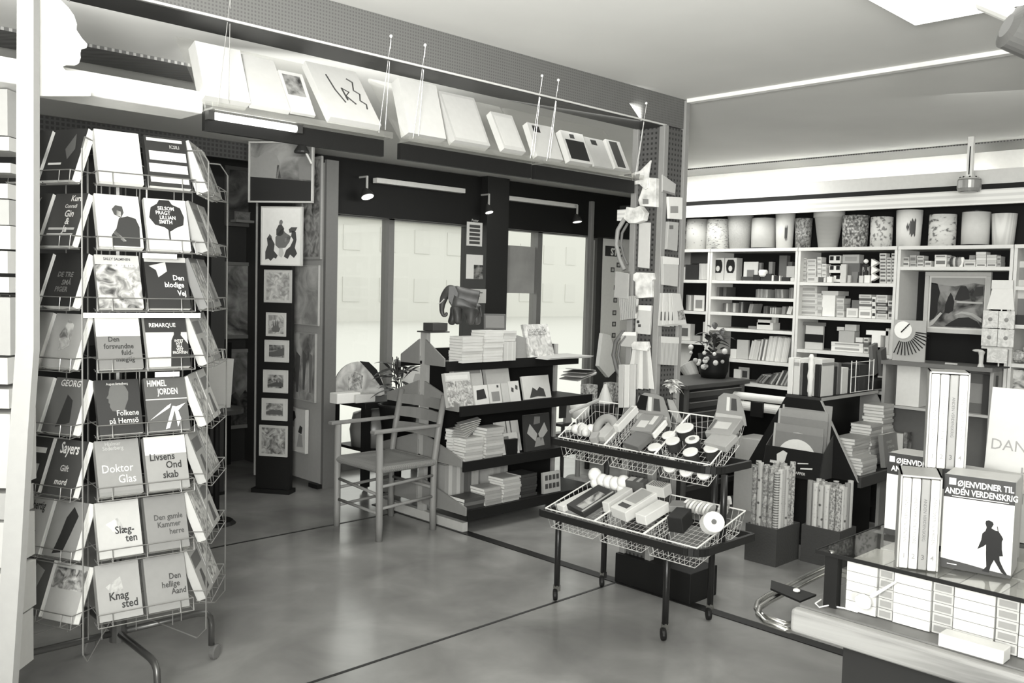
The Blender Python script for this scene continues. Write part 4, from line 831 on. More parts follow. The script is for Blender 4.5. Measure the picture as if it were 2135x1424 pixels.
# folded magazines fanning out at the right end
for k in range(4):
    o = MB().box((-.10, -.09, 0), (.10, .09, .006)).build('magazine', gray((.3, .5, .22, .45)[k]), None, place((4.86+.01*k, gy(2, .12), gz(2)+.12+.016*k), R(10*k), 0, R(-12+6*k))); tag(o, 'magazine fanned out at the right end of the upper gondola shelf, %s from bottom' % ORD[k], 'magazine', 'magazines at the end of the gondola')
# lower middle shelf
stack(3.75, gy(1, .08), gz(1), 8, .15, .12, .017, .42, 'pale flat book, left pile of lower middle gondola shelf', 'books piled on the lower gondola shelves', seed=5, vs=[.42, .5, .36])
stack(3.80, gy(1, .21), gz(1), 10, .17, .11, .017, .42, 'pale flat book, rear pile of lower middle gondola shelf', 'books piled on the lower gondola shelves', seed=6, vs=[.5, .4, .45], rz=.2)
stack(3.925, gy(1, .08), gz(1), 10, .15, .12, .0185, .42, 'flat book, second pile of lower middle gondola shelf', 'books piled on the lower gondola shelves', seed=7, vs=[.36, .45, .4])
for k in range(7):
    o = MB().box((-.07, -.05, 0), (.07, .05, .003)).build('pamphlet', gray(.5), None, place((3.74+.008*k, gy(1, .12), gz(1)+.152+.013*k), R(25-9*k), 0, R(-14))); tag(o, 'thin pamphlet fanned on top of the left lower pile, %s from bottom' % ORD[k], 'pamphlet', 'pamphlets fanned on the gondola')
facing(1, (1048, 1082, 950, 905), .45, 'booklet with two small portraits on the lower middle shelf', [('r', .15, .5, .45, .85, .12), ('r', .55, .1, .9, .45, .1)])
facing(1, (1040, 1085, 945, 882), .5, 'tall white book behind the booklet with portraits', [('r', .4, .3, .45, 1, .1), ('r', .6, .3, .65, 1, .1)], back=.06, th=.03)
facing(1, (1094, 1146, 944, 866), .03, 'black picture book with a pale collared figure, right end of lower middle shelf', [('p', [(.35, .72), (.6, .74), (.62, .92), (.4, .94)], .14), ('p', [(.08, .5), (.2, .75), (.48, .45), (.4, .25)], .32), ('p', [(.9, .5), (.78, .75), (.52, .45), (.6, .25)], .3), ('p', [(.35, .1), (.75, .12), (.7, .35), (.45, .35)], .22)], .02, R(6))
o = MB().box((0, 0, 0), (.10, .1, .10)).build('black_box', BLACK, None, place((4.03, gy(1, .02), gz(1)))); tag(o, 'small black box between the piles and the booklets', 'box')
# bottom shelf
stack(3.72, gy(0, .10), gz(0), 3, .17, .14, .022, .05, 'dark flat album, front left pile of bottom gondola shelf', 'books piled on the bottom gondola shelf', seed=8, vs=[.04, .12, .06])
row_up(3.66, gy(0, .24), gz(0), [(.03, .24, .3, 0), (.03, .24, .5, 0), (.035, .25, .36, 0), (.03, .24, .5, 0), (.03, .23, .25, 0), (.03, .24, .1, 0), (.03, .23, .12, 0), (.03, .25, .4, 0), (.03, .24, .42, 0)], 'tall upright book at the back of the bottom gondola shelf', 'tall books on the bottom gondola shelf')
row_up(4.05, gy(0, .24), gz(0), [(.03, .25, .45, 0), (.03, .25, .36, 0), (.03, .24, .4, 0), (.035, .25, .3, 0), (.03, .24, .36, 0)], 'tall book right of the gap on the bottom gondola shelf', 'tall books on the bottom gondola shelf')
stack(3.88, gy(0, .09), gz(0), 6, .14, .14, .0175, .3, 'grey flat book in the second pile of the bottom gondola shelf', 'books piled on the bottom gondola shelf', seed=9, vs=[.3, .26, .33])
stack(4.04, gy(0, .09), gz(0), 9, .15, .14, .0165, .38, 'light flat book in the third pile of the bottom gondola shelf', 'books piled on the bottom gondola shelf', seed=10, vs=[.4, .34])
stack(4.22, gy(0, .12), gz(0), 8, .15, .14, .018, .04, 'black flat book in the fourth pile of the bottom gondola shelf', 'books piled on the bottom gondola shelf', seed=11)
facing(0, (1131, 1166, 1040, 985), .4, 'grey card of small round portraits at the right end of the bottom shelf', [('r', .1+.22*i, .62-.4*j, .26+.22*i, .86-.4*j, .06) for i in range(4) for j in range(2)], .02, R(4))

# ================================================================== THE BOOKCASE ALONG THE RIGHT WALL
XB_ = 5.90; XBK = 6.20
UPY = [4.62, 3.897, 3.173, 2.474, 1.785, 1.06]
bk = []
BAYSH = {0: [1.121, 1.355, 1.596, 1.832], 1: [.842, 1.011, 1.239, 1.357, 1.473, 1.596, 1.832], 2: [.88, 1.121, 1.356, 1.591, 1.832], 3: [1.70, 1.832], 4: [.89, 1.126, 1.357, 1.585, 1.832]}
BN = ['leftmost narrow bay of the bookcase', 'second bay of the bookcase', 'third bay of the bookcase', 'bay with the painting', 'rightmost bay of the bookcase']
BLAB = ['white-edged bookcase bay farthest left, partly behind the pegboard pillar', 'white-edged bookcase bay with seven shelves of books', 'white-edged bookcase bay crammed with small boxes', 'bookcase bay with a black niche holding a framed painting', 'white-edged bookcase bay cut by the right edge of the picture']
for i in range(5):
    ya, yb = UPY[i]-.002, UPY[i+1]+.002
    t = thing('bookcase_bay', BLAB[i], 'bookcase', Matrix.Translation((XB_, ya, 0)))
    w = ya-yb
    MB().box((XBK-XB_, -w, .02), (XBK-XB_+.012, 0, 1.832)).build('back_panel', BLACK, t)
    for y in (0, -w+.018): MB().box((0, y-.018, 0), (XBK-XB_, y, 1.81 if False else 1.832)).build('side_board', SHELFW, t)
    for k, z in enumerate(BAYSH[i]):
        MB().box((.002 if z < 1.8 else -.004, -w+.018 if z < 1.8 else -w, z-.022), (XBK-XB_, -.018 if z < 1.8 else 0, z)).build('shelf', SHELFW, t)
    MB().box((.01, -w+.018, 0), (XBK-XB_, -.018, .1)).build('plinth', BLACK, t)
struct('bookcase_backing', MB().box((6.22, -3, 1.80), (6.298, 4.62, 2.195)), BLACK)
XS = XB_+.05
def span(x0, x1, y, X=XS): return P(x0, y, X=X).y, P(x1, y, X=X).y
def zz(y, x, X=XS): return P(x, y, X=X).z
def boxy(x0, x1, yt, z, v, lab, name='carton', cat='box', dep=.12, X=XS, group=None, label_v=None, yref=None):
    a, b = span(x0, x1, yref or yt, X); h = max(.012, zz(yt, (x0+x1)/2, X)-z); w = max(.006, a-b-.0015)
    o = MB().box((-w/2, 0, 0), (w/2, dep, h)).build(name, gray(v) if isinstance(v, (int, float)) else v, None, place((X, (a+b)/2, z+.0008), FX)); tag(o, lab, cat, group)
    if label_v is not None: MB().box((-w*.35, -.001, h*.25), (w*.35, 0, h*.75)).build('printed_label', gray(label_v), o)
    return o
def tower(x0, x1, ys, z, vs, lab, group, dep=.12, X=XS, name='small_box', cat='box', lv=None):
    """a pile of boxes; ys = top pixel of each from the bottom up"""
    zb = z
    for k, yt in enumerate(ys):
        zt_ = zz(yt, (x0+x1)/2, X)
        if zt_-zb < .006: continue
        a, b = span(x0, x1, yt, X); w = a-b-.001; h = zt_-zb-.001
        o = MB().box((-w/2, 0, 0), (w/2, dep, h)).build(name, gray(vs[k % len(vs)]), None, place((X, (a+b)/2, zb+.0005), FX))
        if h > .02: MB().box((-w*.38, -.001, h*.3), (w*.38, 0, h*.7)).build('printed_label', gray((lv or .3)), o)
        tag(o, '%s, %s' % (lab, 'topmost' if k == len(ys)-1 else '%s from bottom' % ORD[k]), cat, group); zb = zt_
def shelf_books(x0, x1, yt, z, n, v, lab, group, lean=0, X=XS, spread=.25, dep=.13, jit=.06, seed=0, vv=None):
    rr = random.Random(seed+int(x0*7+z*100)); a, b = span(x0, x1, yt, X); wt = (a-b)/n; h0 = zz(yt, (x0+x1)/2, X)-z
    for k in range(n):
        t = wt*.93; h = h0*(1-rr.random()*jit)/math.cos(lean); vk = vv[k % len(vv)] if vv else v*(1-spread/2+rr.random()*spread)
        M = place((X, a-wt*(k+.5), z+.001+abs(math.sin(lean))*t/2), FX, 0, lean)
        o = MB().box((-t/2, 0, 0), (-t/2+.0012, dep, h)).box((t/2-.0012, 0, 0), (t/2, dep, h)).box((-t/2+.0012, 0, 0), (t/2-.0012, .0012, h)).build('upright_book', gray(round(vk, 2)), None, M)
        MB().box((-t/2+.0013, .0013, .001), (t/2-.0013, dep-.002, h-.003)).build('pages', PAPER, o)
        tag(o, '%s, %s from left' % (lab, ORD[min(k, 29)]), 'book', group)
# ---- bay 2: seven shelves
Z = dict(t=1.833, a=1.597, b=1.474, c=1.358, d=1.240, e=1.012, f=.843)
for x0, x1, k in ((1484, 1509, 'left'), (1510, 1535, 'right')):
    o = boxy(x0, x1, 538, Z['a'], .42, 'pale card box with a dark rounded glass picture, the %s of a pair' % k, 'picture_box', dep=.08, yref=575)
    w = o.dimensions.y if False else span(x0, x1, 575)[0]-span(x0, x1, 575)[1]
    MB().prism([(.36*w*math.cos(u)*1.0, .105+.055*max(-.9, min(.9, 1.25*math.sin(u)))) for u in [2*math.pi*q/14 for q in range(14)]], -.002, 0).build('dark_oval', BLACK, o)
    MB().prism([(.16*w*math.cos(u), .088+.022*math.sin(u)) for u in [2*math.pi*q/10 for q in range(10)]], -.003, -.002).build('pale_spot', mat(.45), o)
o = boxy(1551, 1581, 546, Z['a'], .55, 'white square card with a grey picture on the top shelf of the second bay', 'greeting_card', 'card', .01, XS+.03); MB().box((-.03, -.001, .01), (.03, 0, .08)).build('printed_picture', mat(.15), o)
boxy(1583, 1588, 548, Z['a'], .12, 'thin dark jar left of the white bowl on the top shelf', 'jar', 'jar', .03)
t = tag(MB().lathe([(.02, 0), (.03, .01), (.034, .035), (.028, .05)], 14).build('white_bowl', WHITE, None, Matrix.Translation((XS-.02, P(1594, 575, X=XS).y, Z['a']+.03))), 'little white bowl perched in the clutter of the second bay top shelf', 'bowl')
boxy(1603, 1611, 546, Z['a'], .2, 'slim grey tube-shaped box behind the clutter', 'slim_box', dep=.04, X=XS+.05)
boxy(1625, 1641, 533, Z['a'], .12, 'tall dark grey box at the back right of the second bay top shelf', 'tall_box', dep=.05, X=XS+.08)
boxy(1640, 1657, 555, Z['a'], .38, 'light grey square box at the right end of the second bay top shelf', 'square_box', dep=.06)
boxy(1642, 1652, 546, Z['a'], .12, 'dark box behind the light grey square one', 'dark_box', dep=.05, X=XS+.1)
for k, (x0, x1, yt, v) in enumerate(((1545, 1570, 577, .04), (1570, 1585, 573, .02), (1586, 1608, 571, .03), (1614, 1622, 575, .02), (1630, 1646, 578, .02), (1609, 1613, 574, .6), (1624, 1627, 575, .5), (1648, 1656, 580, .5))):
    boxy(x0, x1, yt, Z['a'], v, '%s small item in front clutter of second bay top shelf, %s from left' % ('white' if v > .4 else 'black', ORD[k]), 'small_article', 'box', .04, XS-.03, 'front clutter on the second bay top shelf')
shelf_books(1495, 1500, 598, Z['b'], 1, .10, 'dim book at the left of the second shelf down', 'small books on the dim shelves'); shelf_books(1508, 1515, 598, Z['b'], 1, .06, 'very dim book near the left of the second shelf down', 'small books on the dim shelves')
shelf_books(1576, 1601, 603, Z['b'], 7, .16, 'small grey book in the middle row of the second shelf down', 'small books on the dim shelves', vv=[.1, .2, .16, .22, .14, .2, .3])
shelf_books(1617, 1634, 603, Z['b'], 4, .16, 'small leaning book right of the grey row, second shelf down', 'small books on the dim shelves', R(-6), vv=[.1, .16, .12, .28])
shelf_books(1646, 1657, 600, Z['b'], 3, .14, 'small book at the right end of the second shelf down', 'small books on the dim shelves', vv=[.12, .2, .14])
shelf_books(1507, 1518, 632, Z['c'], 3, .2, 'small book left on the third shelf down', 'small books on the dim shelves', vv=[.08, .12, .5]); shelf_books(1523, 1534, 631, Z['c'], 2, .3, 'pale small book on the third shelf down', 'small books on the dim shelves', vv=[.12, .4])
shelf_books(1541, 1551, 629, Z['c'], 4, .1, 'thin dim booklet on the third shelf down', 'small books on the dim shelves', vv=[.05, .06, .28, .05]); shelf_books(1560, 1568, 634, Z['c'], 3, .22, 'leaning grey booklet on the third shelf down', 'small books on the dim shelves', R(12))
shelf_books(1592, 1600, 638, Z['c'], 4, .08, 'low dim booklet on the third shelf down', 'small books on the dim shelves', vv=[.05, .1]); shelf_books(1606, 1618, 641, Z['c'], 5, .3, 'short striped booklet on the third shelf down', 'small books on the dim shelves', vv=[.45, .1, .5, .12, .4])
shelf_books(1630, 1637, 639, Z['c'], 3, .2, 'grey small book at the right of the third shelf down', 'small books on the dim shelves', R(5)); shelf_books(1640, 1649, 640, Z['c'], 2, .5, 'white leaning book at the right end of the third shelf down', 'small books on the dim shelves', R(18))
boxy(1578, 1612, 673, Z['d'], .55, 'white saucer-like low box on the fourth shelf down', 'low_box', dep=.1); boxy(1580, 1606, 667, Z['d']+.035, .6, 'white low box on top of the other white low box', 'low_box', dep=.09)
boxy(1609, 1618, 659, Z['d'], .5, 'pale crumpled paper cone on the fourth shelf down', 'paper_cone', 'paper', .04, XS+.05)
boxy(1560, 1577, 680, Z['d'], .2, 'grey flat tin on the fourth shelf down', 'flat_tin', 'tin', .08)
shelf_books(1562, 1580, 709, Z['e'], 4, .5, 'pale book in the left group of the fifth shelf down', 'pale books on the fifth shelf down', R(10)); shelf_books(1582, 1594, 706, Z['e'], 3, .5, 'leaning pale book in the second group of the fifth shelf down', 'pale books on the fifth shelf down', R(9), vv=[.5, .1, .6])
shelf_books(1598, 1643, 702, Z['e'], 14, .55, 'pale tall book in the long row of the fifth shelf down', 'pale books on the fifth shelf down', R(8), vv=[.55, .6, .5, .6, .58, .4, .62, .6, .55, .45, .6, .55, .5, .4])
shelf_books(1645, 1652, 698, Z['e'], 2, .3, 'leaning book at the right end of the fifth shelf down', 'pale books on the fifth shelf down', R(12), vv=[.12, .35])
boxy(1537, 1561, 709, Z['e'], .4, 'light grey notebook standing at the left of the fifth shelf down', 'notebook', 'book', .02); boxy(1523, 1536, 728, Z['e'], .55, 'white cup-like box at the left end of the fifth shelf down', 'white_box', dep=.05)
boxy(1530, 1545, 770, Z['f'], .55, 'white card standing on the lowest visible shelf', 'white_card', 'card', .02); boxy(1540, 1562, 766, Z['f'], .4, 'postcard with a dark scene on the lowest visible shelf', 'postcard', 'card', .01, XS+.06, label_v=.05)
shelf_books(1575, 1592, 783, Z['f'], 3, .12, 'strongly leaning book at the left of the lowest visible shelf', 'books on the lowest visible shelf', R(42), vv=[.1, .14, .2]); shelf_books(1598, 1614, 778, Z['f'], 4, .2, 'leaning book in the middle of the lowest visible shelf', 'books on the lowest visible shelf', R(34), vv=[.05, .1, .35, .08])
shelf_books(1618, 1642, 773, Z['f'], 7, .2, 'leaning book at the right of the lowest visible shelf', 'books on the lowest visible shelf', R(26), vv=[.5, .06, .05, .4, .1, .3, .12])
# below: rolls of white paper lying across
for k, (y0, y1) in enumerate(((822, 838), (840, 860))):
    a = P(1550, y0, X=5.6); b = P(1625, y0, X=5.6); c = P(1588, y1, X=5.6); r_ = (P(1588, y0, X=5.6).z-c.z)/2
    o = MB().tube((5.6, b.y-.25, c.z+r_), (5.6, a.y+.1, c.z+r_), r_, 16).build('paper_roll', mat(.7, .7)); tag(o, 'big white paper roll lying below the bookcase, %s of two' % ('upper' if k == 0 else 'lower'), 'roll', 'large white paper rolls')
t = thing('roll_cutter', 'low grey stand with a black clamp carrying the large white paper rolls', 'stand', Matrix.Translation((5.5, 3.2, 0)))
MB().box((.02, -.29, 0), (.26, .18, .50)).build('base', mat(.6), t); bz_ = P(1575, 838, X=5.48)
MB().box((-.03, bz_.y-3.2-.06, bz_.z-.10), (-.01, bz_.y-3.2+.03, bz_.z+.0)).build('black_clamp', BLACK, t)
# ---- bay 1 (narrow left)
A1_ = 1.598
boxy(1415, 1440, 524, A1_+.115, .15, 'grey box on the upper left of the leftmost bay', 'grey_box', dep=.1, yref=540); boxy(1441, 1478, 523, A1_+.125, .025, 'dark grey long box on the upper right of the leftmost bay', 'dark_box', dep=.1, yref=540)
boxy(1414, 1476, 550, A1_, .3, 'low grey support box under the two dark boxes', 'support_box', dep=.02, X=XS+.1)
boxy(1430, 1456, 552, A1_, .02, 'black leaning folder on the top shelf of the leftmost bay', 'folder', 'folder', .03, XS-.01); shelf_books(1458, 1477, 548, A1_, 6, .45, 'pale book at right of leftmost bay top shelf', 'pale books in the leftmost bay')
boxy(1412, 1429, 557, A1_, .45, 'pale patterned book at the left of the leftmost bay top shelf', 'patterned_book', 'book', .04)
shelf_books(1431, 1441, 615, 1.357, 3, .3, 'small book beside the framed photo on the leftmost bay second shelf', 'small books in the leftmost bay', vv=[.15, .3, .5])
o = boxy(1446, 1468, 616, 1.357, .6, 'white photo frame with a grey picture on the leftmost bay', 'photo_frame', 'frame', .01, yref=640); MB().box((-.03, -.002, .02), (.03, 0, .085)).build('grey_photo', mat(.2), o)
shelf_books(1466, 1474, 669, 1.122, 2, .62, 'tall white book at right of leftmost bay third shelf', 'tall white books in the leftmost bay')
boxy(1408, 1440, 675, 1.122, .55, 'white box with a dark spot on the leftmost bay third shelf', 'white_box', dep=.06, X=XS-.02, label_v=.1); boxy(1441, 1460, 700, 1.122, .3, 'low grey box on the leftmost bay third shelf', 'low_grey_box', dep=.06)
a = P(1430, 755, X=6.0); t = thing('round_plate', 'pale round plate standing on edge in the black cupboard niche', 'plate', Matrix.Translation((6.0, a.y+.06, .885)))
MB().lathe([(.02, 0), (.13, .02), (.135, .03), (.12, .03)], 22, (0, 0, 0), Matrix.Translation((0, 0, .14)) @ Matrix.Rotation(R(-80), 4, 'Y')).build('plate_body', mat(.5), t)
a = P(1445, 755, X=5.95); o = MB().lathe([(.03, 0), (.055, .06), (.07, .15), (.06, .16)], 18).build('round_basket', mat(.4), None, Matrix.Translation((5.97, a.y-.02, .80)) @ Matrix.Rotation(R(-35), 4, 'X')); tag(o, 'pale tilted round basket in the black cupboard niche', 'basket')
o = bev(MB().box((0, 0, 0), (.28, .5, .03)).build('niche_board', mat(.3), None, Matrix.Translation((5.88, 3.91, .77)))); tag(o, 'pale edge board under the plate in the black niche', 'shelf')
# ---- bay 3: small boxes
B0, B1_, B2, B3 = 1.592, 1.357, 1.122, .881
for k, (x0, x1, ys, vs) in enumerate(((1669, 1682, (578, 570, 562, 553, 545, 538), (.5, .42, .55)), (1683, 1702, (576, 567, 558, 549, 540), (.55, .5, .6)), (1704, 1713, (575, 566, 556, 546, 536), (.6, .5)), (1714, 1723, (577, 568, 559, 550), (.5, .6)))):
    tower(x0, x1, ys, B0, vs, 'pale box, %s column at left of third bay top shelf' % ORD[k], 'small boxes left on the third bay top shelf', dep=.07)
for r_ in range(3):
    yt = (575, 554, 533)[r_]; zb = zz((588, 569, 549)[r_], 1740)
    o = boxy(1729, 1753, yt, max(B0, zb), .6, 'white box with two dark square windows, %s of three' % ('bottom', 'middle', 'top')[r_], 'windowed_box', dep=.06, group='windowed boxes')
    for s_ in (-1, 1): MB().box((s_*.022-.013, -.001, .02), (s_*.022+.013, 0, .048)).build('dark_window', BLACK, o)
boxy(1756, 1793, 549, B0, .10, 'dark grey box under the light one on the third bay top shelf', 'wide_box', dep=.07); boxy(1757, 1792, 531, zz(549, 1775), .35, 'light grey wide box on top of the dark grey one', 'wide_box', dep=.07, label_v=.25)
boxy(1776, 1789, 567, B0, .15, 'grey upright carton in front of the wide boxes', 'upright_carton', dep=.03, X=XS-.02); boxy(1753, 1765, 551, B0, .5, 'white tent-folded card on the third bay top shelf', 'folded_card', 'card', .03, XS-.02)
for k, (x0, x1, yt, v) in enumerate(((1698, 1706, 577, .5), (1708, 1716, 578, .08), (1717, 1722, 579, .55), (1724, 1735, 577, .65), (1767, 1774, 574, .4), (1787, 1800, 581, .02), (1791, 1800, 575, .55), (1802, 1814, 574, .7))):
    boxy(x0, x1, yt, B0, v, '%s little article in front row of third bay top shelf, %s from left' % ('white' if v > .4 else 'dark' if v < .1 else 'grey', ORD[k]), 'small_article', 'box', .03, XS-.035+.004*(k % 2), 'front row on the third bay top shelf')
o = tag(MB().lathe([(.016, 0), (.018, .03), (.01, .045), (.01, .06), (.02, .063), (.02, .08)], 12).build('ink_bottle', mat(.03, .2), None, Matrix.Translation((XS, P(1805, 560, X=XS).y, B0+.045))), 'dark ink bottle with a white stopper on the third bay top shelf', 'bottle')
MB().ball((0, 0, .10), .016).build('stopper', WHITE, o)
boxy(1798, 1811, 555, B0, .5, 'playing-card-sized box with a dark emblem under the bottle', 'emblem_box', dep=.03, X=XS+.03, label_v=.04)
for c_, (x0, x1) in enumerate(((1834, 1848), (1849, 1858), (1859, 1867))):
    tower(x0, x1, (579, 572, 565, 558, 551, 544, 537, 528)[:8-c_ % 2], B0, (.5, .6, .45), 'labelled box, %s column at right of third bay top shelf' % ORD[c_], 'stacked small boxes right on the third bay top shelf', dep=.06, lv=.08)
for r_ in range(3):
    yb = (586, 571, 556)[r_]; a = P(1816, yb, X=XS-.03); o = MB().prism([(0, 0), (.0, .052), (.045, .026)], 0, .05).build('triangle_block', WHITE, None, place((XS-.03, a.y, a.z), FX)); tag(o, 'white wedge-shaped block, %s of three' % ('bottom', 'middle', 'top')[r_], 'block', 'white wedge blocks')
tower(1666, 1704, (646, 634, 622, 610, 596), B1_, (.5, .46, .52), 'wide pale paper ream at left of third bay second shelf', 'reams on the third bay second shelf', dep=.16, name='paper_ream', cat='paper')
tower(1704, 1715, (640, 624, 612), B1_, (.45,), 'narrow pale box right of the reams', 'boxes by the reams', dep=.1)
boxy(1715, 1742, 616, B1_, .68, 'bright white tall box in the third bay second shelf', 'white_box', dep=.15); boxy(1713, 1748, 607, zz(616, 1730), .45, 'grey lid lying on the bright white tall box', 'box_lid', 'lid', .16)
tower(1744, 1760, (648, 634, 622), B1_, (.5, .42), 'pale box right of the bright white one', 'pale boxes right of the bright white one', dep=.1)
boxy(1765, 1789, 643, B1_, .62, 'white low carton with faint print on the third bay second shelf', 'low_carton', dep=.08, label_v=.45); boxy(1776, 1792, 626, zz(643, 1780), .12, 'dark grey box on the white low carton', 'dark_box', dep=.05)
tower(1791, 1817, (645, 639, 634, 627, 622, 614), B1_, (.7, .66, .12, .6, .1, .5), 'box of the black and white pile in third bay', 'black and white pile', dep=.14)
tower(1818, 1826, (648, 634, 619), B1_, (.65,), 'white narrow box with a black dot', 'white narrow boxes', dep=.1, lv=.02)
tower(1827, 1850, (654, 647, 639, 631, 624, 615), B1_, (.5, .05, .45, .04, .6), 'rounded packet at the right of third bay second shelf', 'rounded packets', dep=.1)
tower(1852, 1865, (650, 638, 627), B1_, (.45, .12, .5), 'small box at the far right of the third bay second shelf', 'far right small boxes', dep=.08, lv=.05)
o = boxy(1679, 1716, 674, B2, .48, 'pale display card with a black recessed panel on the third bay third shelf', 'display_card', 'card', .02, yref=700); MB().box((-.07, -.002, .05), (.07, 0, .105)).build('black_panel', BLACK, o); MB().box((-.085, -.002, .165), (.085, 0, .19)).build('top_band', mat(.12), o)
tower(1733, 1800, (722, 714), B2, (.66, .6), 'wide white paper sheaf at base of third bay third shelf', 'white sheaves', dep=.15, name='paper_sheaf', cat='paper')
boxy(1749, 1782, 690, zz(714, 1765), .38, 'grey tin on the white sheaves', 'grey_tin', 'tin', .08); boxy(1762, 1786, 677, zz(690, 1775), .45, 'small pale roll on top of the grey tin', 'small_roll', 'roll', .05); boxy(1745, 1760, 682, zz(690, 1752), .5, 'tiny white knob-ended roll on the grey tin', 'small_roll', 'roll', .03)
boxy(1784, 1799, 704, zz(714, 1790), .6, 'small white box right of the grey tin', 'small_white_box', dep=.06)
tower(1801, 1811, (724, 714, 704), B2, (.5, .12, .55), 'little stacked box beside the T-shaped white stand', 'little stacked boxes', dep=.05, lv=.1)
t = thing('white_tape_stand', 'white T-shaped stand with a broad top bar on the third bay third shelf', 'stand', place((XS, P(1826, 720, X=XS).y, B2), FX)); MB().box((-.03, 0, 0), (.03, .08, .125)).build('column', WHITE, t); MB().box((-.07, 0, .125), (.08, .09, .155)).build('top_bar', WHITE, t)
boxy(1824, 1838, 724, B2, .15, 'dark little box right of the white stand', 'dark_little_box', dep=.04); shelf_books(1847, 1862, 684, B2, 2, .5, 'tall pale folder at right of third bay third shelf', 'tall pale folders')
# ---- bay 4: boxes over the niche, painting, desk
for k, (x0, x1, ys, vs) in enumerate(((1878, 1896, (545, 536), (.6, .4)), (1897, 1911, (548, 532), (.4, .35)), (1912, 1926, (548, 540, 533), (.55, .4)), (1928, 1942, (544,), (.55,)), (1949, 1974, (538, 531), (.65, .6)), (1975, 1982, (540, 533), (.4,)), (2010, 2034, (546, 541), (.55, .5)), (2021, 2034, (532,), (.35,)), (2035, 2056, (549, 543, 537, 531, 525), (.6, .5)), (2057, 2078, (549, 543, 537, 531), (.55, .45)), (2079, 2087, (546, 534), (.35,)))):
    tower(x0, x1, ys, 1.7015, vs, 'small pale box in the %s pile over the painting' % ORD[k], 'small boxes over the painting', dep=.08, lv=.15, X=XS if k != 7 else XS+.09)
o = tag(MB().lathe([(.012, 0), (.012, .05), (.007, .06)], 10).build('glue_bottle', WHITE, None, Matrix.Translation((XS, P(2004, 545, X=XS).y, 1.7015)) @ Matrix.Rotation(R(8), 4, 'X')), 'white narrow bottle tilted on the shelf over the painting', 'bottle')
for k in range(4): 
    o = tag(MB().ball((0, 0, .02), .02, 8, (1, 1, 1.6)).build('ornament', mat((.05, .5, .1, .3)[k]), None, Matrix.Translation((XS, P(1986+5*k, 545, X=XS).y, 1.7015+.01))), '%s small ornament in the clutter over the painting, %s from left' % (('dark', 'pale', 'dark', 'grey')[k], ORD[k]), 'ornament', 'ornaments over the painting')
picture('framed landscape with dark trees and pale road, in the bookcase\'s black niche', (1933, 567), (2063, 699), FX, .5, art('road', .015, .26, 9, 1.0), X=6.12, fw=.026, mount=.62, mw=.012, th=.03,
        extra=[([(0, .88), (.2, .86), (.45, .83), (.6, .86), (.8, .9), (1, .87), (1, 1), (0, 1)], .34), ([(0, .12), (.08, .16), (.15, .3), (.14, .5), (.18, .7), (.12, .88), (0, .9)], .012), ([(.28, .3), (.36, .28), (.44, .34), (.46, .52), (.42, .64), (.38, .70), (.34, .62), (.29, .46)], .012), ([(.5, .50), (.98, .49), (.98, .53), (.7, .535), (.5, .54)], .40), ([(.46, .56), (.6, .55), (.74, .58), (.72, .74), (.66, .84), (.56, .84), (.5, .7)], .02), ([(.78, .62), (.98, .66), (.98, .84), (.84, .82)], .03), ([(.0, .0), (.07, .04), (.16, .16), (.24, .28), (.2, .3), (.1, .18), (0, .08)], .42), ([(.3, .02), (.98, .02), (.9, .14), (.74, .22), (.55, .2), (.42, .12)], .015), ([(.46, .25), (.6, .29), (.78, .26), (.98, .12), (.98, .2), (.8, .31), (.6, .33)], .38)])
dk = thing('bookcase_desk', 'grey desk top jutting from the bookcase bay with the painting', 'desk', Matrix.Translation((5.72, 2.47, 0)))
MB().box((0, -.66, 1.075), (.30, 0, 1.10)).build('desk_top', mat(.14, .4), dk); MB().box((.03, -.66, 0), (.28, -.64, 1.075)).build('side_board', mat(.3), dk); MB().box((.03, -.02, 0), (.28, 0, 1.075)).build('side_board', mat(.3), dk); MB().box((.03, -.64, .80), (.28, -.02, .815)).build('shelf', mat(.4), dk); MB().box((.18, -.64, .1), (.2, -.02, 1.075)).build('back_board', mat(.12), dk)
XD = 5.76
o = boxy(1862, 1930, 668, 1.101, .36, 'pale board with white disc and fan of dark pens, left end of desk', 'pen_display', 'display', .012, XD, yref=710)
for k in range(13):
    an = R(5+k*9); c0 = (-.03, .19)
    p0 = (c0[0]+.07*math.cos(-an), c0[1]+.07*math.sin(-an)); p1 = (c0[0]+.155*math.cos(-an), c0[1]+.155*math.sin(-an))
    if p1[1] < .01: p1 = (p0[0]+(p1[0]-p0[0])*.85, .012)
    MB().tube((p0[0], -.005, p0[1]), (p1[0], -.005, p1[1]), .0035, 5).build('pen', BLACK, o)
MB().lathe([(.055, 0), (.055, .004)], 20, (0, 0, 0), Matrix.Translation((-.04, -.001, .195)) @ Matrix.Rotation(R(90), 4, 'X')).build('white_disc', WHITE, o); MB().tube((-.05, -.008, .18), (.0, -.008, .235), .004, 5).build('pen', BLACK, o)
t = thing('packet_stand', 'tall narrow revolving stand of pale packets at the right end of the desk', 'stand', place((XD+.02, P(2078, 740, X=XD).y, 1.101), FX))
def pz(y): return P(2075, y, X=XD).z-1.101
MB().tube((0, .02, .0), (0, .02, pz(590)), .006, 8).build('pole', WIRE, t); MB().box((-.05, -.02, 0), (.05, .06, .008)).build('foot', DARK, t)
MB().prism([(-.075, pz(645)), (.075, pz(645)), (.06, pz(600)), (-.05, pz(600))], .0, .012).build('header_card', mat(.62), t); MB().box((-.055, -.002, pz(602)), (.06, .012, pz(584))).build('header_card', mat(.6), t)
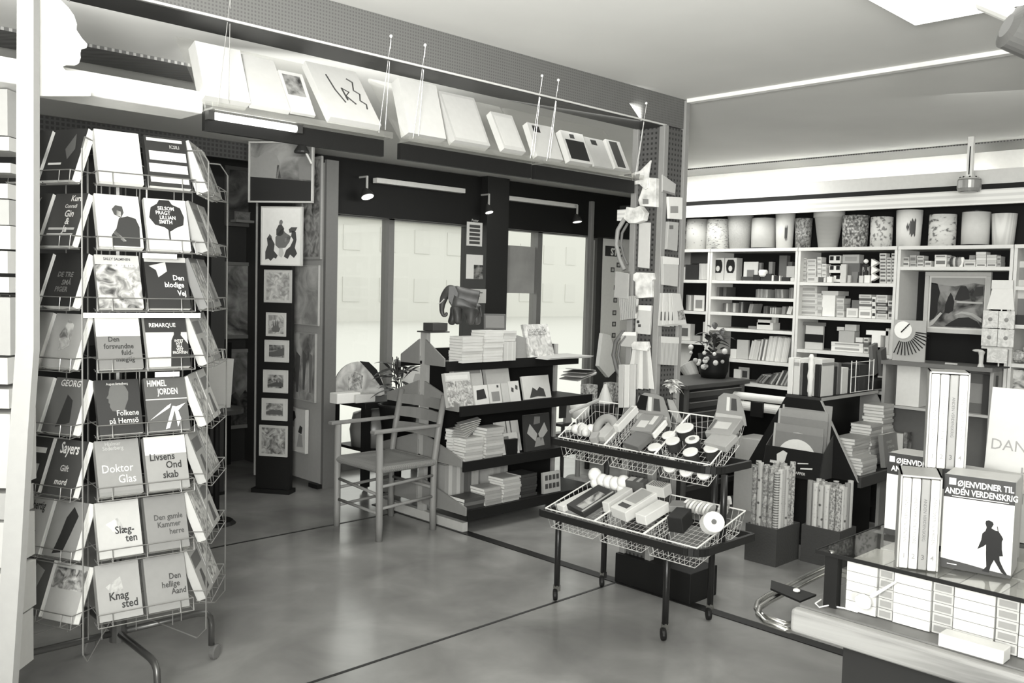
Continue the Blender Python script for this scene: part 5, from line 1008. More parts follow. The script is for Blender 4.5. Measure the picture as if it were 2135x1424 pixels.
for y0, y1, w0 in ((648, 684, .088), (686, 722, .09)):
    for s_ in (-1, 1):
        q_ = MB().box((s_*w0/2-w0/2+.002, -.025, pz(y1)), (s_*w0/2+w0/2-.002, -.012, pz(y0))).build('hanging_packet', art('pk', .42, .62, 40), t); MB().ball((s_*w0/2, -.027, (pz(y0)+pz(y1))/2), .012, 8, (1, .2, 1)).build('printed_emblem', mat(.2), q_)
MB().box((-.05, -.03, pz(756)), (.06, -.015, pz(726))).build('hanging_packet', art('pk', .42, .62, 40), t); MB().box((-.09, -.01, pz(728)), (.08, 0, pz(723))).build('cross_bar', mat(.5), t)
o = tag(MB().lathe([(.02, 0), (.012, .02), (.014, .07), (.02, .09), (.006, .1)], 12).build('bird_ornament', mat(.5), None, Matrix.Translation((XD, P(2046, 745, X=XD).y, 1.101))), 'small pale bird-topped ornament beside the packet stand', 'ornament'); MB().ball((0, .02, .095), .015, 8, (1, 2.2, .6)).build('bird', mat(.45), o)
boxy(1871, 1920, 757, .816, .62, 'big white carton under the left of the desk', 'white_carton', dep=.12, X=XD+.02); boxy(1970, 1996, 757, 1.0, .4, 'printed card just under the desk edge', 'printed_card', 'card', .01, XD+.03)
boxy(2015, 2068, 780, .816, .10, 'grey picture board under the desk', 'picture_board', 'board', .02, XD+.06, label_v=.2); boxy(2050, 2080, 783, .816, .03, 'dark picture board in front of the grey one under the desk', 'dark_board', 'board', .02, XD+.03)
# ---- bay 5
boxy(2113, 2150, 545, 1.586, .5, 'white boxed toy at the top of the rightmost bay', 'boxed_toy', dep=.1, label_v=.2); boxy(2115, 2150, 605, 1.358, .5, 'box with stacked white arcs in the rightmost bay', 'arc_box', dep=.08, label_v=.15); boxy(2110, 2150, 657, 1.358, .03, 'black boxed cassette in the rightmost bay', 'black_box', dep=.05, X=XS-.03)
t = tag(MB().ball((0, 0, .04), .04, 10, (1, 1.4, 1)).build('toy_figure', art('toy', .05, .5, 40), None, Matrix.Translation((XS, P(2125, 735, X=XS).y, 1.128))), 'mottled toy animal on the third shelf of the rightmost bay', 'toy'); MB().ball((0, -.04, .085), .022).build('toy_head', mat(.4), t)
boxy(2105, 2150, 772, .891, art('dk', .05, .6, 18), 'boldly patterned box on the lowest shelf of the rightmost bay', 'patterned_box', dep=.1, yref=790)
# ---- lampshades on top
PAT = [art('sh0', .1, .65, 25), ramp_mat('dotted', [(.0, .12), (.18, .5), (.3, .6)], tex='voronoi', scale=38), ramp_mat('script', [(.36, .25), (.44, .6), (.6, .66)], scale=45, stretch=(1, 1, 2.5)), ramp_mat('linen', [(.3, .36), (.7, .44)], scale=120), mat(.5, .7), mat(.66, .6), art('sh6', .03, .4, 40), ramp_mat('raffia', [(.3, .38), (.7, .5)], tex='Z', scale=60, dist=.3), ramp_mat('mottle', [(.3, .02), (.5, .2), (.62, .5)], scale=60), ramp_mat('prints', [(.38, .2), (.46, .58), (.6, .62)], scale=38), mat(.7, .6, bump=.05), ramp_mat('boats', [(.36, .12), (.45, .6), (.6, .66)], scale=26, stretch=(1, 1, 1.8)), mat(.55, .7), ramp_mat('ribs', [(.2, .6), (.8, .7)], tex='X', scale=22)]
SHD = [(1413, 1432, 1413, 1432, 463), (1434, 1474, 1434, 1474, 458), (1476, 1517, 1476, 1517, 458), (1524, 1560, 1519, 1566, 450), (1569, 1613, 1569, 1614, 456), (1620, 1650, 1617, 1654, 446), (1660, 1688, 1658, 1691, 456), (1708, 1744, 1697, 1757, 438), (1758, 1806, 1758, 1810, 450), (1815, 1858, 1816, 1860, 453), (1870, 1917, 1870, 1923, 439), (1936, 1991, 1938, 1993, 448), (2004, 2061, 2005, 2063, 443), (2069, 2113, 2066, 2119, 446)]
SLAB = ['blotched lampshade at the left end, half behind the pillar', 'dotted drum lampshade on the bookcase top', 'white drum lampshade with faint script', 'plain grey lampshade widening upwards', 'pale drum lampshade with dark rims, left of the white tapering one', 'bright white lampshade tapering downwards', 'small dark floral lampshade', 'largest flower-pot shaped raffia lampshade with a rim', 'dark mottled drum lampshade', 'small white patterned lampshade right of the mottled one', 'tall white lampshade with a dark blotch on its left', 'white lampshade printed with small boats and scenes', 'large plain pale lampshade with black rims', 'white ribbed lampshade farthest right']
for i, (b0, b1, t0, t1, yt) in enumerate(SHD):
    XL = 6.03; yb0, yb1 = P(b0, 516, X=XL).y, P(b1, 516, X=XL).y; yt0, yt1 = P(t0, yt, X=XL).y, P(t1, yt, X=XL).y
    rb = (yb0-yb1)/2; rt_ = (yt0-yt1)/2; cy_ = (yb0+yb1)/2; h = P((t0+t1)/2, yt, X=XL).z-1.833
    XC = XL if rt_ < .1 else XL-.0
    t = thing('lampshade', SLAB[i], 'lampshade', Matrix.Translation((XC, cy_, 1.833)))
    if i == 7: prof = [(rb, 0), (rt_*.9, h*.8), (rt_*.98, h*.8), (rt_, h)]
    else: prof = [(rb, 0), (rt_, h)]
    MB().lathe(prof, 28).build('shade', PAT[i], t, smooth=False).data.shade_smooth()
    if i in (4, 12):
        MB().lathe([(rb+.001, .0), (rb+.002, .008)], 28).build('dark_rim', BLACK, t); MB().lathe([(rt_*.95, h), (rt_*.95, h+.008)], 28).build('dark_rim', BLACK, t)
    if i in (5, 10):
        for (u0, u1, f0, f1) in ((205, 232, .3, .72), (190, 204, .45, .6)) if i == 10 else ((208, 226, .25, .62),):
            V_ = []; F_ = []
            for q in range(7):
                u = R(u0+(u1-u0)*q/6); wob = .06*math.sin(q*2.1)
                for f in (f0+wob, f1-wob): r_ = rb+(rt_-rb)*f+.0012; V_.append((r_*math.cos(u), r_*math.sin(u), h*f))
            for q in range(6): F_.append((2*q, 2*q+2, 2*q+3, 2*q+1))
            MB().add(V_, F_).build('printed_blotch', mat(.06), t)
# ---- spot lamps and the hanging ceiling panel
a = P(2020, 400, X=5.7)
t = thing('can_spotlight', 'pale can spotlight on a slotted stem above the bookcase', 'lamp', Matrix.Translation((5.7, a.y, a.z)))
MB().lathe([(.058, 0), (.066, .02), (.066, .065), (.06, .072)], 26).build('can', mat(.28, .3, .3), t); MB().lathe([(.064, .072), (.05, .085), (.02, .088)], 26).build('cap', mat(.5, .3), t)
for k in range(4): MB().ball((-.05*math.cos(R(-60+40*k)), .05*math.sin(R(-60+40*k)), .083), .006, 6).build('vent_hole', BLACK, t)
MB().box((-.014, -.016, .085), (.014, .016, 2.458-a.z)).build('stem', mat(.65, .3), t); MB().box((-.016, -.003, .1), (-.0135, .003, 2.40-a.z)).build('slot', BLACK, t)
MB().lathe([(.05, -.002), (.05, .0)], 20).build('lens', mat(.02, .2), t)
a = P(2120, 62, Z=2.2); b = P(2050, 8, Z=2.34)
t = thing('large_spotlight', 'large grey cylindrical spotlight cut by the top right corner, on a white arm', 'lamp', Matrix.Translation((a.x, a.y, a.z)))
ax = (b-a).normalized()
M_ = Vector((RT.x, RT.y, -.35)).normalized().to_track_quat('Z', 'Y').to_matrix().to_4x4()
MB().lathe([(.03, -.03), (.055, -.02), (.06, .12), (.052, .125)], 26, (0, 0, 0), M_).build('lamp_can', mat(.11, .35), t); MB().lathe([(.05, .1255), (.02, .126)], 26, (0, 0, 0), M_).build('dark_lens', BLACK, t)
MB().tube((0, 0, .03), tuple(b-a), .02, 12).build('arm', mat(.75, .3), t); MB().tube(tuple(b-a), (b.x-a.x, b.y-a.y, 2.459-a.z), .012, 10).build('ceiling_rod', mat(.6, .3), t)
_pp = P(1905, 55, Z=2.425)
t = thing('ceiling_light_panel', 'square white light panel hung below the ceiling at top right', 'lamp', Matrix.Translation((_pp.x, _pp.y, 2.425)))
MB().box((-.6, -.6, .006), (0, 0, .02)).build('tray', mat(.75, .4), t); MB().box((-.592, -.592, 0), (-.008, -.008, .006)).build('diffuser', emit(.9, .75, 'panel_diffuser'), t)
for x, y in ((-.1, -.1), (-.5, -.1), (-.1, -.5), (-.5, -.5)): MB().tube((x, y, .02), (x, y, .034), .006, 6).build('hanger', CHROME, t)

# ================================================================== CHEST OF DRAWERS WITH A FLOWER POT
c0 = P(1432, 803, Y=3.45); c1 = P(1552, 790, Y=3.45)
cd = thing('drawer_chest', 'dark chest of shallow drawers between the pillar and the bookcase, carrying a flower pot', 'chest', Matrix.Translation((c0.x, 3.45, 0)))
w = c1.x-c0.x; hz_ = (c0.z+c1.z)/2
bev(MB().box((-.03, -.03, hz_-.03), (w+.03, .42, hz_)).build('top', mat(.06, .4), cd), .004)
MB().box((0, .02, .05), (w, .40, hz_-.03)).build('body', mat(.022, .5), cd)
for x in (0, w-.025): MB().box((x, -.004, .0), (x+.025, .02, hz_-.03)).build('corner_post', mat(.10, .5), cd)
k = 0; z = hz_-.045
while z > .15:
    d_ = bev(MB().box((.03, -.0, z-.05), (w-.03, .019, z-.005)).build('drawer', mat(.05, .5), cd), .003); MB().box((.04, -.008, z-.012), (w-.04, 0, z-.006)).build('pale_lip', mat(.22), d_); z -= .07
pt = thing('flower_pot', 'black flower pot with a dark bushy plant and pale blossoms, on the drawer chest', 'plant', Matrix.Translation((P(1492, 780, Y=3.62).x, 3.64, hz_+.001)))
MB().lathe([(.085, 0), (.105, .05), (.11, .15), (.115, .17), (.10, .17), (.1, .15)], 22).build('pot', BLACK, pt, smooth=True)
rnd = random.Random(9)
for q in range(40):
    az = rnd.random()*6.28; r0 = rnd.random()*.07; leaf(pt, (math.cos(az)*r0, math.sin(az)*r0, .16+rnd.random()*.20), az, rnd.uniform(-.2, 1.2), rnd.uniform(.06, .14), rnd.uniform(.012, .026), LEAFM)
for q in range(16):
    az = rnd.uniform(1.6, 4.4); r0 = rnd.uniform(.10, .19); MB().ball((math.cos(az)*r0, math.sin(az)*r0, .08+rnd.random()*.14), rnd.uniform(.012, .022), 7).build('blossom', mat((.5, .3, .6)[q % 3]), pt)

# ================================================================== THE TAPERED BLACK GONDOLA ON THE RIGHT
GXR = 4.97
tl, tr, br_, bl_ = [P(*p, X=GXR) for p in ((1640, 826), (1712, 836), (1790, 1005), (1560, 965))]
zT = (tl.z+tr.z)/2; zB = (br_.z+bl_.z)/2; L = .73
gr = thing('tapered_gondola', 'black A-shaped double-sided gondola with sloping pale-edged end panel, right of centre', 'shelf', Matrix.Translation((GXR, 0, 0)))
yA, yB, yC, yD = tl.y, tr.y, br_.y, bl_.y; ym = (yA+yB)/2
MB().prismx([(yD, zB), (yC, zB), (yB, zT), (yA, zT)], -.012, .0).build('end_panel', BLACK, gr)
MB().prismx([(yD, zB), (yC, zB), (yB, zT), (yA, zT)], L, L+.012).build('end_panel', mat(.2), gr)
MB().add([(-.013, yB, zT), (-.013, yB-.008, zT), (-.013, yC-.008, zB), (-.013, yC, zB), (.002, yB, zT), (.002, yB-.008, zT), (.002, yC-.008, zB), (.002, yC, zB)], [(0, 1, 2, 3), (4, 7, 6, 5), (0, 4, 5, 1), (1, 5, 6, 2), (2, 6, 7, 3), (3, 7, 4, 0)]).build('pale_edging', mat(.35), gr)
MB().box((-.012, yB-.008, zT), (L+.012, yA, zT+.016)).build('top_board', mat(.03), gr); MB().box((-.013, yB-.012, zT-.002), (L+.012, yB-.008, zT+.016)).build('pale_edging', mat(.33), gr)
MB().box((0, yC, zB), (L, yD, zB+.016)).build('shelf', BLACK, gr); MB().box((-.012, yC-.02, zB-.03), (L+.012, yC, zB+.03)).build('shelf_lip', mat(.05, .4), gr)
MB().box((0, ym-.01, zB), (L, ym+.01, zT)).build('middle_panel', BLACK, gr); MB().box((.05, ym-.12, .0), (L-.02, ym+.2, zB)).build('plinth', BLACK, gr)
# books standing on its top
zt2 = zT+.017; YF = yB+.012
def topbook(x0, x1, yt, v, lab, dep=.14, name='ring_binder', cat='binder', y=None, band=None):
    Y_ = y if y is not None else YF
    a = P(x0, 800, Y=Y_).x; b = P(x1, 800, Y=Y_).x; h = P((x0+x1)/2, yt, Y=Y_).z-zt2
    o = bev(MB().box((-(b-a)/2, 0, 0), ((b-a)/2-.001, dep, h)).build(name, gray(v), None, Matrix.Translation(((a+b)/2, Y_, zt2+.001))), .003); tag(o, lab, cat)
    if band is not None: MB().box((-(b-a)/2+.002, -.001, h*.82), ((b-a)/2-.004, 0, h*.9)).build('spine_label', gray(band), o)
    return o
for x0, x1, yt, v, lab, bd in ((1712, 1738, 749, .6, 'broad white binder in the middle of the row on the tapered gondola', .25), (1739, 1745, 765, .02, 'thin black binder right of the broad white one', None), (1746, 1753, 757, .12, 'thin grey binder right of the black one', None), (1755, 1768, 767, .58, 'white box file left of the wire holder', None), (1772, 1790, 771, .015, 'black box file behind the wire, left', None), (1791, 1810, 760, .015, 'black box file behind the wire, right', None)):
    topbook(x0, x1, yt, v, lab, band=bd)
# nearer end: a row facing the camera on the end of the top
def endbook(x0, x1, yt, v, lab, yb=None, X=GXR-.0, dep=.10, band=None):
    a = P(x0, 790, X=X).y; b = P(x1, 790, X=X).y; h = P((x0+x1)/2, yt, X=X).z-zt2
    o = bev(MB().box((-(a-b)/2, 0, 0), ((a-b)/2-.001, dep, h)).build('ring_binder', gray(v), None, place((X, (a+b)/2, zt2+.001), FX)), .003); tag(o, lab, 'binder')
    if band is not None: MB().box((-(a-b)/2+.002, -.001, h*.82), ((a-b)/2-.004, 0, h*.92)).build('spine_label', gray(band), o)
for x0, x1, yt, v, lab, bd in ((1642, 1653, 746, .68, 'white binder at the left end on the tapered gondola', None), (1654, 1667, 750, .6, 'second white binder from the left on the tapered gondola', .3), (1668, 1673, 757, .12, 'thin grey binder beside the second white one', None), (1674, 1686, 757, .015, 'black binder left of the white spindle', None), (1698, 1710, 760, .015, 'black binder between the spindle and the broad white one', None)):
    endbook(x0, x1, yt, v, lab, band=bd)
t = thing('white_spindle', 'white turned spindle post standing in front of the binders', 'post', Matrix.Translation((GXR-.002, P(1690, 800, X=GXR).y, zt2)))
hs = P(1690, 738, X=GXR).z-zt2
MB().lathe([(.012, 0), (.012, .02), (.017, .03), (.015, .09), (.020, .12), (.015, .16), (.018, .2), (.013, hs-.03), (.018, hs-.02), (.008, hs)], 12).build('turned_post', mat(.72), t, smooth=True)
t = thing('wire_holder', 'white wire holder caging the black box files', 'holder', Matrix.Translation((P(1770, 800, Y=YF).x, YF-.012, zt2)))
wl = P(1816, 800, Y=YF).x-P(1770, 800, Y=YF).x; wm = MB()
for x in (0, wl*.2, wl*.8, wl): wm.tube((x, 0, .003), (x, 0, .20), .003, 5)
for z in (.006, .10, .19): wm.tube((0, 0, z), (wl, 0, z), .0025, 5)
wm.build('wires', WIREW, t)
topbook(1818, 1862, 793, .015, 'black low box at the right on the tapered gondola', .12, 'black_low_box', 'box')
a = P(1835, 790, Y=YF).x
for k, (dx, v) in enumerate(((-.02, .14), (.03, .10))):
    o = bev(MB().box((0, 0, 0), (.085, .025, .20-.03*k)).build('grey_slab', mat(v), None, place((a+dx-.03, YF+.02-.032*k, zt2+.085), 0, 0, R(-14))), .003); tag(o, 'grey leaning slab in the black low box, %s' % ('rear and taller' if k == 0 else 'front and shorter'), 'slab')
topbook(1866, 1900, 785, .5, 'pale carton at the far right on the tapered gondola', .12, 'pale_carton', 'box'); topbook(1866, 1925, 768, .66, 'long white box behind the pale carton on the tapered gondola', .07, 'long_white_box', 'box', y=YF+.13, band=.1)
# piles on its sloping side shelf
zs2 = zB+.017
def pile(px, Y_, n, w_, d_, t_, v, lab, seed, vs=None, z=None):
    a = P(px, 980, Y=Y_).x; return stack(a+w_/2, Y_+d_/2, z or zs2, n, w_, d_, t_, v, lab, 'books piled in the tapered gondola', seed=seed, vs=vs)
pile(1797, yC+.03, 6, .20, .12, .016, .45, 'pale flat book in the front pile of the tapered gondola', 21, [.5, .42])
z_ = stack(5.22, yC+.17, zs2, 11, .22, .13, .0175, .42, 'pale flat book in the second pile of the tapered gondola', 'books piled in the tapered gondola', seed=22, vs=[.42, .36, .46])
row_up(5.02, yC+.26, zs2, [(.022, .25, .3, 0), (.022, .26, .4, 0), (.025, .24, .35, 0)], 'upright book just inside the end panel of the tapered gondola', 'upright books in the tapered gondola')
z_ = stack(5.47, yC+.19, zs2, 14, .16, .13, .0175, .4, 'flat book in the tall pile of the tapered gondola', 'books piled in the tapered gondola', seed=23, vs=[.3, .4, .45])
z_ = stack(5.625, yC+.19, zs2, 19, .15, .13, .0185, .42, 'flat book in the tallest pile of the tapered gondola', 'books piled in the tapered gondola', seed=24, vs=[.42, .38, .5])
o = book(.20, .20, .03, .2, place((5.52, yC+.055, zs2+.001), 0, R(8)), 'grey book with a pale three-line title facing out of the tapered gondola', None, [('t', 'UDVALGT', .4, .72, .1, .45), ('t', 'LITTERATUR', .5, .56, .1, .45), ('t', '1970', .62, .42, .1, .45)], 'hardback_book')
o = MB().box((0, 0, 0), (.035, .1, .19)).build('upright_book', mat(.5), None, Matrix.Translation((5.63, yC+.03, zs2))); tag(o, 'pale spine standing right of the grey titled book', 'book')
o = MB().box((0, 0, 0), (.07, .02, .20)).build('dark_postcard', art('dpc', .01, .3, 20), None, Matrix.Translation((5.63, yC+.005, zs2))); tag(o, 'dark picture card at the right end of the tapered gondola shelf', 'card')
# sleeve box on the end panel
sx = GXR-.17
e0 = P(1588, 985, X=sx); e1 = P(1708, 1003, X=sx)
wq = e0.y-e1.y; sb = thing('record_sleeve_box', 'black box of record sleeves with sloping printed front, on the tapered gondola\'s end', 'box', place((sx, (e0.y+e1.y)/2, (e0.z+e1.z)/2), FX))
hh = P(1600, 930, X=sx+.03).z-e0.z
MB().prismx([(0, 0), (.035, hh), (.038, hh), (.003, 0)], -wq/2, wq/2).build('printed_front', BLACK, sb)
MB().prismx([(0, 0), (.15, 0), (.15, hh*1.6), (.035, hh)], wq/2-.003, wq/2).prismx([(0, 0), (.15, 0), (.15, hh*1.6), (.035, hh)], -wq/2, -wq/2+.003).box((-wq/2, .003, 0), (wq/2, .15, .003)).build('box_sides', mat(.05), sb)
sl = math.atan2(.035, hh)
Mq = Matrix.Rotation(-sl, 4, 'X')
q_ = bpy.data.objects.new('printed_emblem', MB().prism([(-.28*wq, .75*hh), (-.18*wq, .92*hh), (-.10*wq, .85*hh), (-.12*wq, .55*hh), (-.24*wq, .2*hh)], -.002, -.001, Mq).prism([(-.38*wq, .5*hh), (-.26*wq, .5*hh), (-.26*wq, .4*hh), (-.38*wq, .4*hh)], -.002, -.001, Mq).prism([(.1*wq, .55*hh), (.28*wq, .6*hh), (.28*wq, .56*hh), (.1*wq, .5*hh)], -.002, -.001, Mq).prism([(.16*wq, .38*hh), (.36*wq, .44*hh), (.36*wq, .38*hh), (.16*wq, .33*hh)], -.002, -.001, Mq).mesh('printed_emblem', mat(.55))); COL.objects.link(q_); q_.parent = sb
vs_, fs_ = text_mesh('TEGTRAPPER', .01)
MB().add(vs_, fs_, Mq @ Matrix.Translation((.08*wq, -.002, .13*hh)) @ Matrix.Rotation(math.pi/2, 4, 'X') @ Matrix.Diagonal((.022, .022, 1, 1))).build('lettering', mat(.6), sb)
for k in range(5):
    w2 = wq*.86; h2 = hh*(1.55+.27*k); y0 = .045+.02*k; vv_ = (.2, .25, .22, .3, .28)[k]
    rs = thing('record_sleeve', ['front', 'second', 'third', 'fourth', 'rearmost'][k]+' grey record sleeve showing a pale disc in the black counter box', 'record', sb.matrix_world @ place(((-1)**k*.006, y0, .004), 0, R(5)))
    MB().box((-w2/2, 0, 0), (w2/2, .003, h2)).build('sleeve', mat(vv_), rs)
    if k in (0, 1, 3): MB().prism([(w2*.40*math.cos(u), h2*.36+max(0, h2*.5*math.sin(u))) for u in [math.pi*q/14 for q in range(15)]], -.0015, -.0002).build('disc', mat(.7 if k == 0 else .5), rs)
    MB().box((-w2/2, -.0012, 0), (-w2/2+.012, 0, h2)).build('pale_edge', mat(.42), rs)

# ================================================================== GIFT-WRAP ROLLS IN TWO BINS
WRAPS = [ramp_mat('wrap0', [(0, .1), (.15, .5), (.4, .6)], tex='voronoi', scale=55), ramp_mat('wrap1', [(.2, .12), (.5, .4), (.8, .5)], tex='Z', scale=22, dist=.5), art('wrap2', .12, .5, 50), ramp_mat('wrap3', [(.3, .2), (.6, .5)], tex='voronoi', scale=80), mat(.5, .5), ramp_mat('wrap5', [(.3, .08), (.55, .45)], scale=70), ramp_mat('wrap6', [(.2, .3), (.8, .5)], tex='Z', scale=60), mat(.28, .5), ramp_mat('wrap8', [(0, .03), (.2, .12), (.35, .5)], tex='voronoi', scale=36)]
def bin_(x0, y0, x1, y1, zr, ztop, lab, group, seed):
    t = thing('wrapping_bin', lab, 'bin', Matrix.Translation((x0, y0, 0))); w_, d_ = x1-x0, y1-y0
    CB = mat(.055, .7, bump=.2, bscale=80)
    MB().box((0, 0, 0), (w_, .008, zr)).box((0, d_-.008, 0), (w_, d_, zr)).box((0, .008, 0), (.008, d_-.008, zr)).box((w_-.008, .008, 0), (w_, d_-.008, zr)).box((.008, .008, 0), (w_-.008, d_-.008, .01)).build('box_walls', CB, t)
    rr = random.Random(seed); nx = int((w_-.02)/.034); ny = int((d_-.02)/.034); k = 0
    me = {}
    for i in range(nx):
        for j in range(ny):
            if i > 2 and j > 2: continue
            x = x0+.027+i*.034; y = y0+.027+j*.034; h = ztop-.015+rr.uniform(-.02, .02); wi = rr.randrange(len(WRAPS))
            key = (seed, round(h, 2), wi)
            if key not in me: me[key] = MB().lathe([(.0158, 0), (.0158, round(h, 2)), (.009, round(h, 2)), (.009, round(h, 2)-.03)], 9).mesh('wrapping_roll', WRAPS[wi])
            o = link('wrapping_roll', me[key], None, Matrix.Translation((x, y, .011))); k += 1
            tag(o, '%s gift-wrap roll in %s, %s along, %s deep' % (('dotted', 'banded', 'mottled', 'speckled', 'plain pale', 'dark-veined', 'finely striped', 'plain grey', 'dark spotted')[wi], group[0], ORD[i], ORD[j]), 'roll', group[1])
b1c = P(1620, 1105, Z=.21)
zt1 = P(1620, 978, X=b1c.x).z
bin_(b1c.x, b1c.y, b1c.x+.255, b1c.y+.195, .21, zt1, 'dark cardboard bin full of patterned gift-wrap rolls, the left one by the trolley', ('the left dark bin', 'gift-wrap rolls in the left bin'), 31)
b2c = P(1751, 1110, Z=.21); zt_2 = P(1751, 1015, X=b2c.x).z
bin_(b2c.x, b2c.y, b2c.x+.20, b2c.y+.225, .21, zt_2, 'dark cardboard bin full of gift-wrap rolls, the right one nearer the glass case', ('the right dark bin', 'gift-wrap rolls in the right bin'), 32)

# ================================================================== GOODS HUNG ON THE PEGBOARD PILLAR
def hung(name, lab, cat, pts, v, face='x', th=.012, off=.0, extra=(), X=None, Y=None):
    """flat packet hung on the pillar; pts in pixels on the face plane"""
    if face == 'x': X = X or 3.634-off; q = [P(x, y, X=X) for x, y in pts]; rz = FX
    else: Y = Y or 2.684-off; q = [P(x, y, Y=Y) for x, y in pts]; rz = 0
    c = sum(q, Vector())/len(q); zb = min(p.z for p in q); M = place((c.x, c.y, zb), rz); Mi = M.inverted()
    L = [Mi @ p for p in q]
    t = thing(name, lab, cat, M)
    bev(MB().prism([(p.x, p.z) for p in L], -th/2, th/2).build('packet_body', gray(v) if isinstance(v, (int, float)) else v, t), .002)
    ext = 0
    for e in extra:
        pp = [Mi @ (P(x, y, X=X) if face == 'x' else P(x, y, Y=Y)) for x, y in e[0]]; ext += 1
        MB().prism([(p.x, p.z) for p in pp], -th/2-.0012*ext, -th/2+.0002).build(e[2] if len(e) > 2 else 'printed_patch', gray(e[1]) if isinstance(e[1], (int, float)) else e[1], t)
    zt_ = max(p.z for p in L); MB().tube((0, 0, zt_-.005), (0, .02+off, zt_+.0), .0015, 4).build('peg_hook', CHROME, t)
    return t
CRM = ramp_mat('crumpled', [(.3, .42), (.6, .72)], scale=26, bump=.8, rough=.4)
FOIL = ramp_mat('foil', [(.3, .25), (.5, .55), (.65, .8)], scale=34, bump=1.0, rough=.3)
hung('paper_star', 'pointed white paper star high on the left face of the pillar', 'star', [(1318, 362), (1336, 356), (1358, 334), (1353, 362), (1352, 392), (1346, 396), (1334, 384), (1320, 386)], CRM, off=.03, extra=[([(1322, 366), (1336, 362), (1334, 376), (1322, 378)], .25)])
hung('crumpled_bag', 'crumpled white bag hung just right of the paper star', 'bag', [(1350, 370), (1371, 372), (1370, 432), (1338, 430), (1334, 418), (1340, 402)], CRM, off=.012, extra=[([(1344, 415), (1356, 416), (1356, 426), (1344, 426)], .2)], th=.03)
hung('paper_flower', 'round white paper flower hung over the post on the left face of the pillar', 'flower', [(1311, 432), (1328, 434), (1338, 430), (1349, 444), (1345, 460), (1330, 466), (1316, 466), (1305, 456)], CRM, off=.04, th=.04)
hung('long_card', 'long pale blank card strip on the left face of the pillar', 'card', [(1333, 463), (1357, 464), (1354, 560), (1330, 557)], .5, th=.006)
hung('ribboned_pouch', 'white pouch with a ruffled top on the left face of the pillar', 'pouch', [(1324, 572), (1330, 568), (1364, 569), (1366, 582), (1362, 586), (1362, 620), (1328, 622), (1328, 588), (1323, 584)], CRM, th=.03)
hung('striped_bag', 'grey see-through bag of striped sticks left of the ruffled pouch', 'bag', [(1292, 620), (1324, 616), (1330, 624), (1326, 664), (1296, 668)], ramp_mat('sticks', [(.2, .12), (.8, .5)], tex='X', scale=50, dist=2), off=.05, th=.02)
hung('grey_mesh_bag', 'plain light grey bag hung near the post above the striped bag', 'bag', [(1284, 566), (1312, 570), (1310, 624), (1281, 620)], .33, off=.06, th=.01)
hung('white_topped_packet', 'white-headed packet with dark dots, mid height on the pillar\'s left face', 'packet', [(1328, 636), (1360, 637), (1356, 698), (1326, 695)], .48, th=.015, extra=[([(1328, 636), (1360, 637), (1359, 648), (1328, 646)], .75), ([(1330, 668), (1335, 668), (1335, 674), (1330, 674)], .04), ([(1333, 676), (1338, 676), (1338, 682), (1333, 682)], .06)])
hung('small_white_packet', 'small white-headed packet hung left of the packet with dots', 'packet', [(1295, 692), (1328, 692), (1326, 724), (1296, 722)], .4, off=.03, th=.015, extra=[([(1295, 692), (1328, 692), (1328, 700), (1295, 699)], .75)])
for k in range(5):
    x0 = 1318+k*10
    hung('long_narrow_packet', 'long narrow packet in the splayed bunch on the pillar, %s from left' % ORD[k], 'packet', [(1320+7*k, 722), (1327+7*k, 722), (1318+11.5*k, 812), (1306+11.5*k, 810)], (.6, .45, .62, .35, .58)[k], off=.01+.008*(k % 2), th=.006)
hung('ruffled_header', 'ruffled white header above the splayed bunch of narrow packets', 'header', [(1318, 718), (1324, 712), (1352, 712), (1355, 724), (1350, 732), (1320, 728)], CRM, off=.032, th=.02)
for k in range(3):
    hung('tall_thin_pack', 'tall thin pale pack hanging behind the basket trolley, %s from left' % ORD[k], 'packet', [(1291+12*k, 760), (1302+12*k, 760), (1300+12*k, 850), (1290+12*k, 850)], (.4, .55, .45)[k], off=.05, th=.012)
for k, (pts, lab) in enumerate(((((1302, 456), (1288, 480), (1285, 510), (1292, 540), (1302, 562)), 'curved grey horn-like coil hung from the paper flower'), (((1300, 690), (1284, 712), (1279, 740), (1286, 770), (1296, 790)), 'darker curved horn-like coil lower on the pillar'))):
    q = [P(x, y, X=3.60) for x, y in pts]; t = thing('hanging_coil', lab, 'decoration', Matrix.Translation(q[2]))
    MB().path([p-q[2] for p in q], .011, 8).build('outer_coil', mat(.25 if k == 0 else .1), t, smooth=True); MB().path([(p-q[2])*.8+Vector((0, -.03, 0)) for p in q], .007, 8).build('inner_coil', mat(.12), t, smooth=True)
# right face (looks towards -Y)
hung('pale_envelope', 'slanting pale envelope high on the right face of the pillar', 'envelope', [(1380, 364), (1408, 384), (1406, 408), (1380, 400)], .4, 'y', .01, extra=[([(1380, 396), (1406, 404), (1406, 408), (1380, 400)], .2)])
hung('white_headed_packet', 'white packet with a grey picture, second on the right face of the pillar', 'packet', [(1391, 410), (1421, 412), (1420, 458), (1393, 456)], .66, 'y', .015, extra=[([(1395, 430), (1411, 430), (1411, 444), (1395, 444)], .25)])
hung('clear_bag', 'limp translucent bag, third on the right face of the pillar', 'bag', [(1391, 462), (1412, 464), (1409, 524), (1387, 520)], .36, 'y', .02, extra=[([(1392, 470), (1400, 470), (1400, 478), (1392, 478)], .12)])
hung('folded_packet', 'folded pale packet at mid height on the right face of the pillar', 'packet', [(1379, 534), (1412, 538), (1410, 598), (1380, 594)], .42, 'y', .02, extra=[([(1379, 534), (1412, 538), (1412, 552), (1379, 550)], .62)])
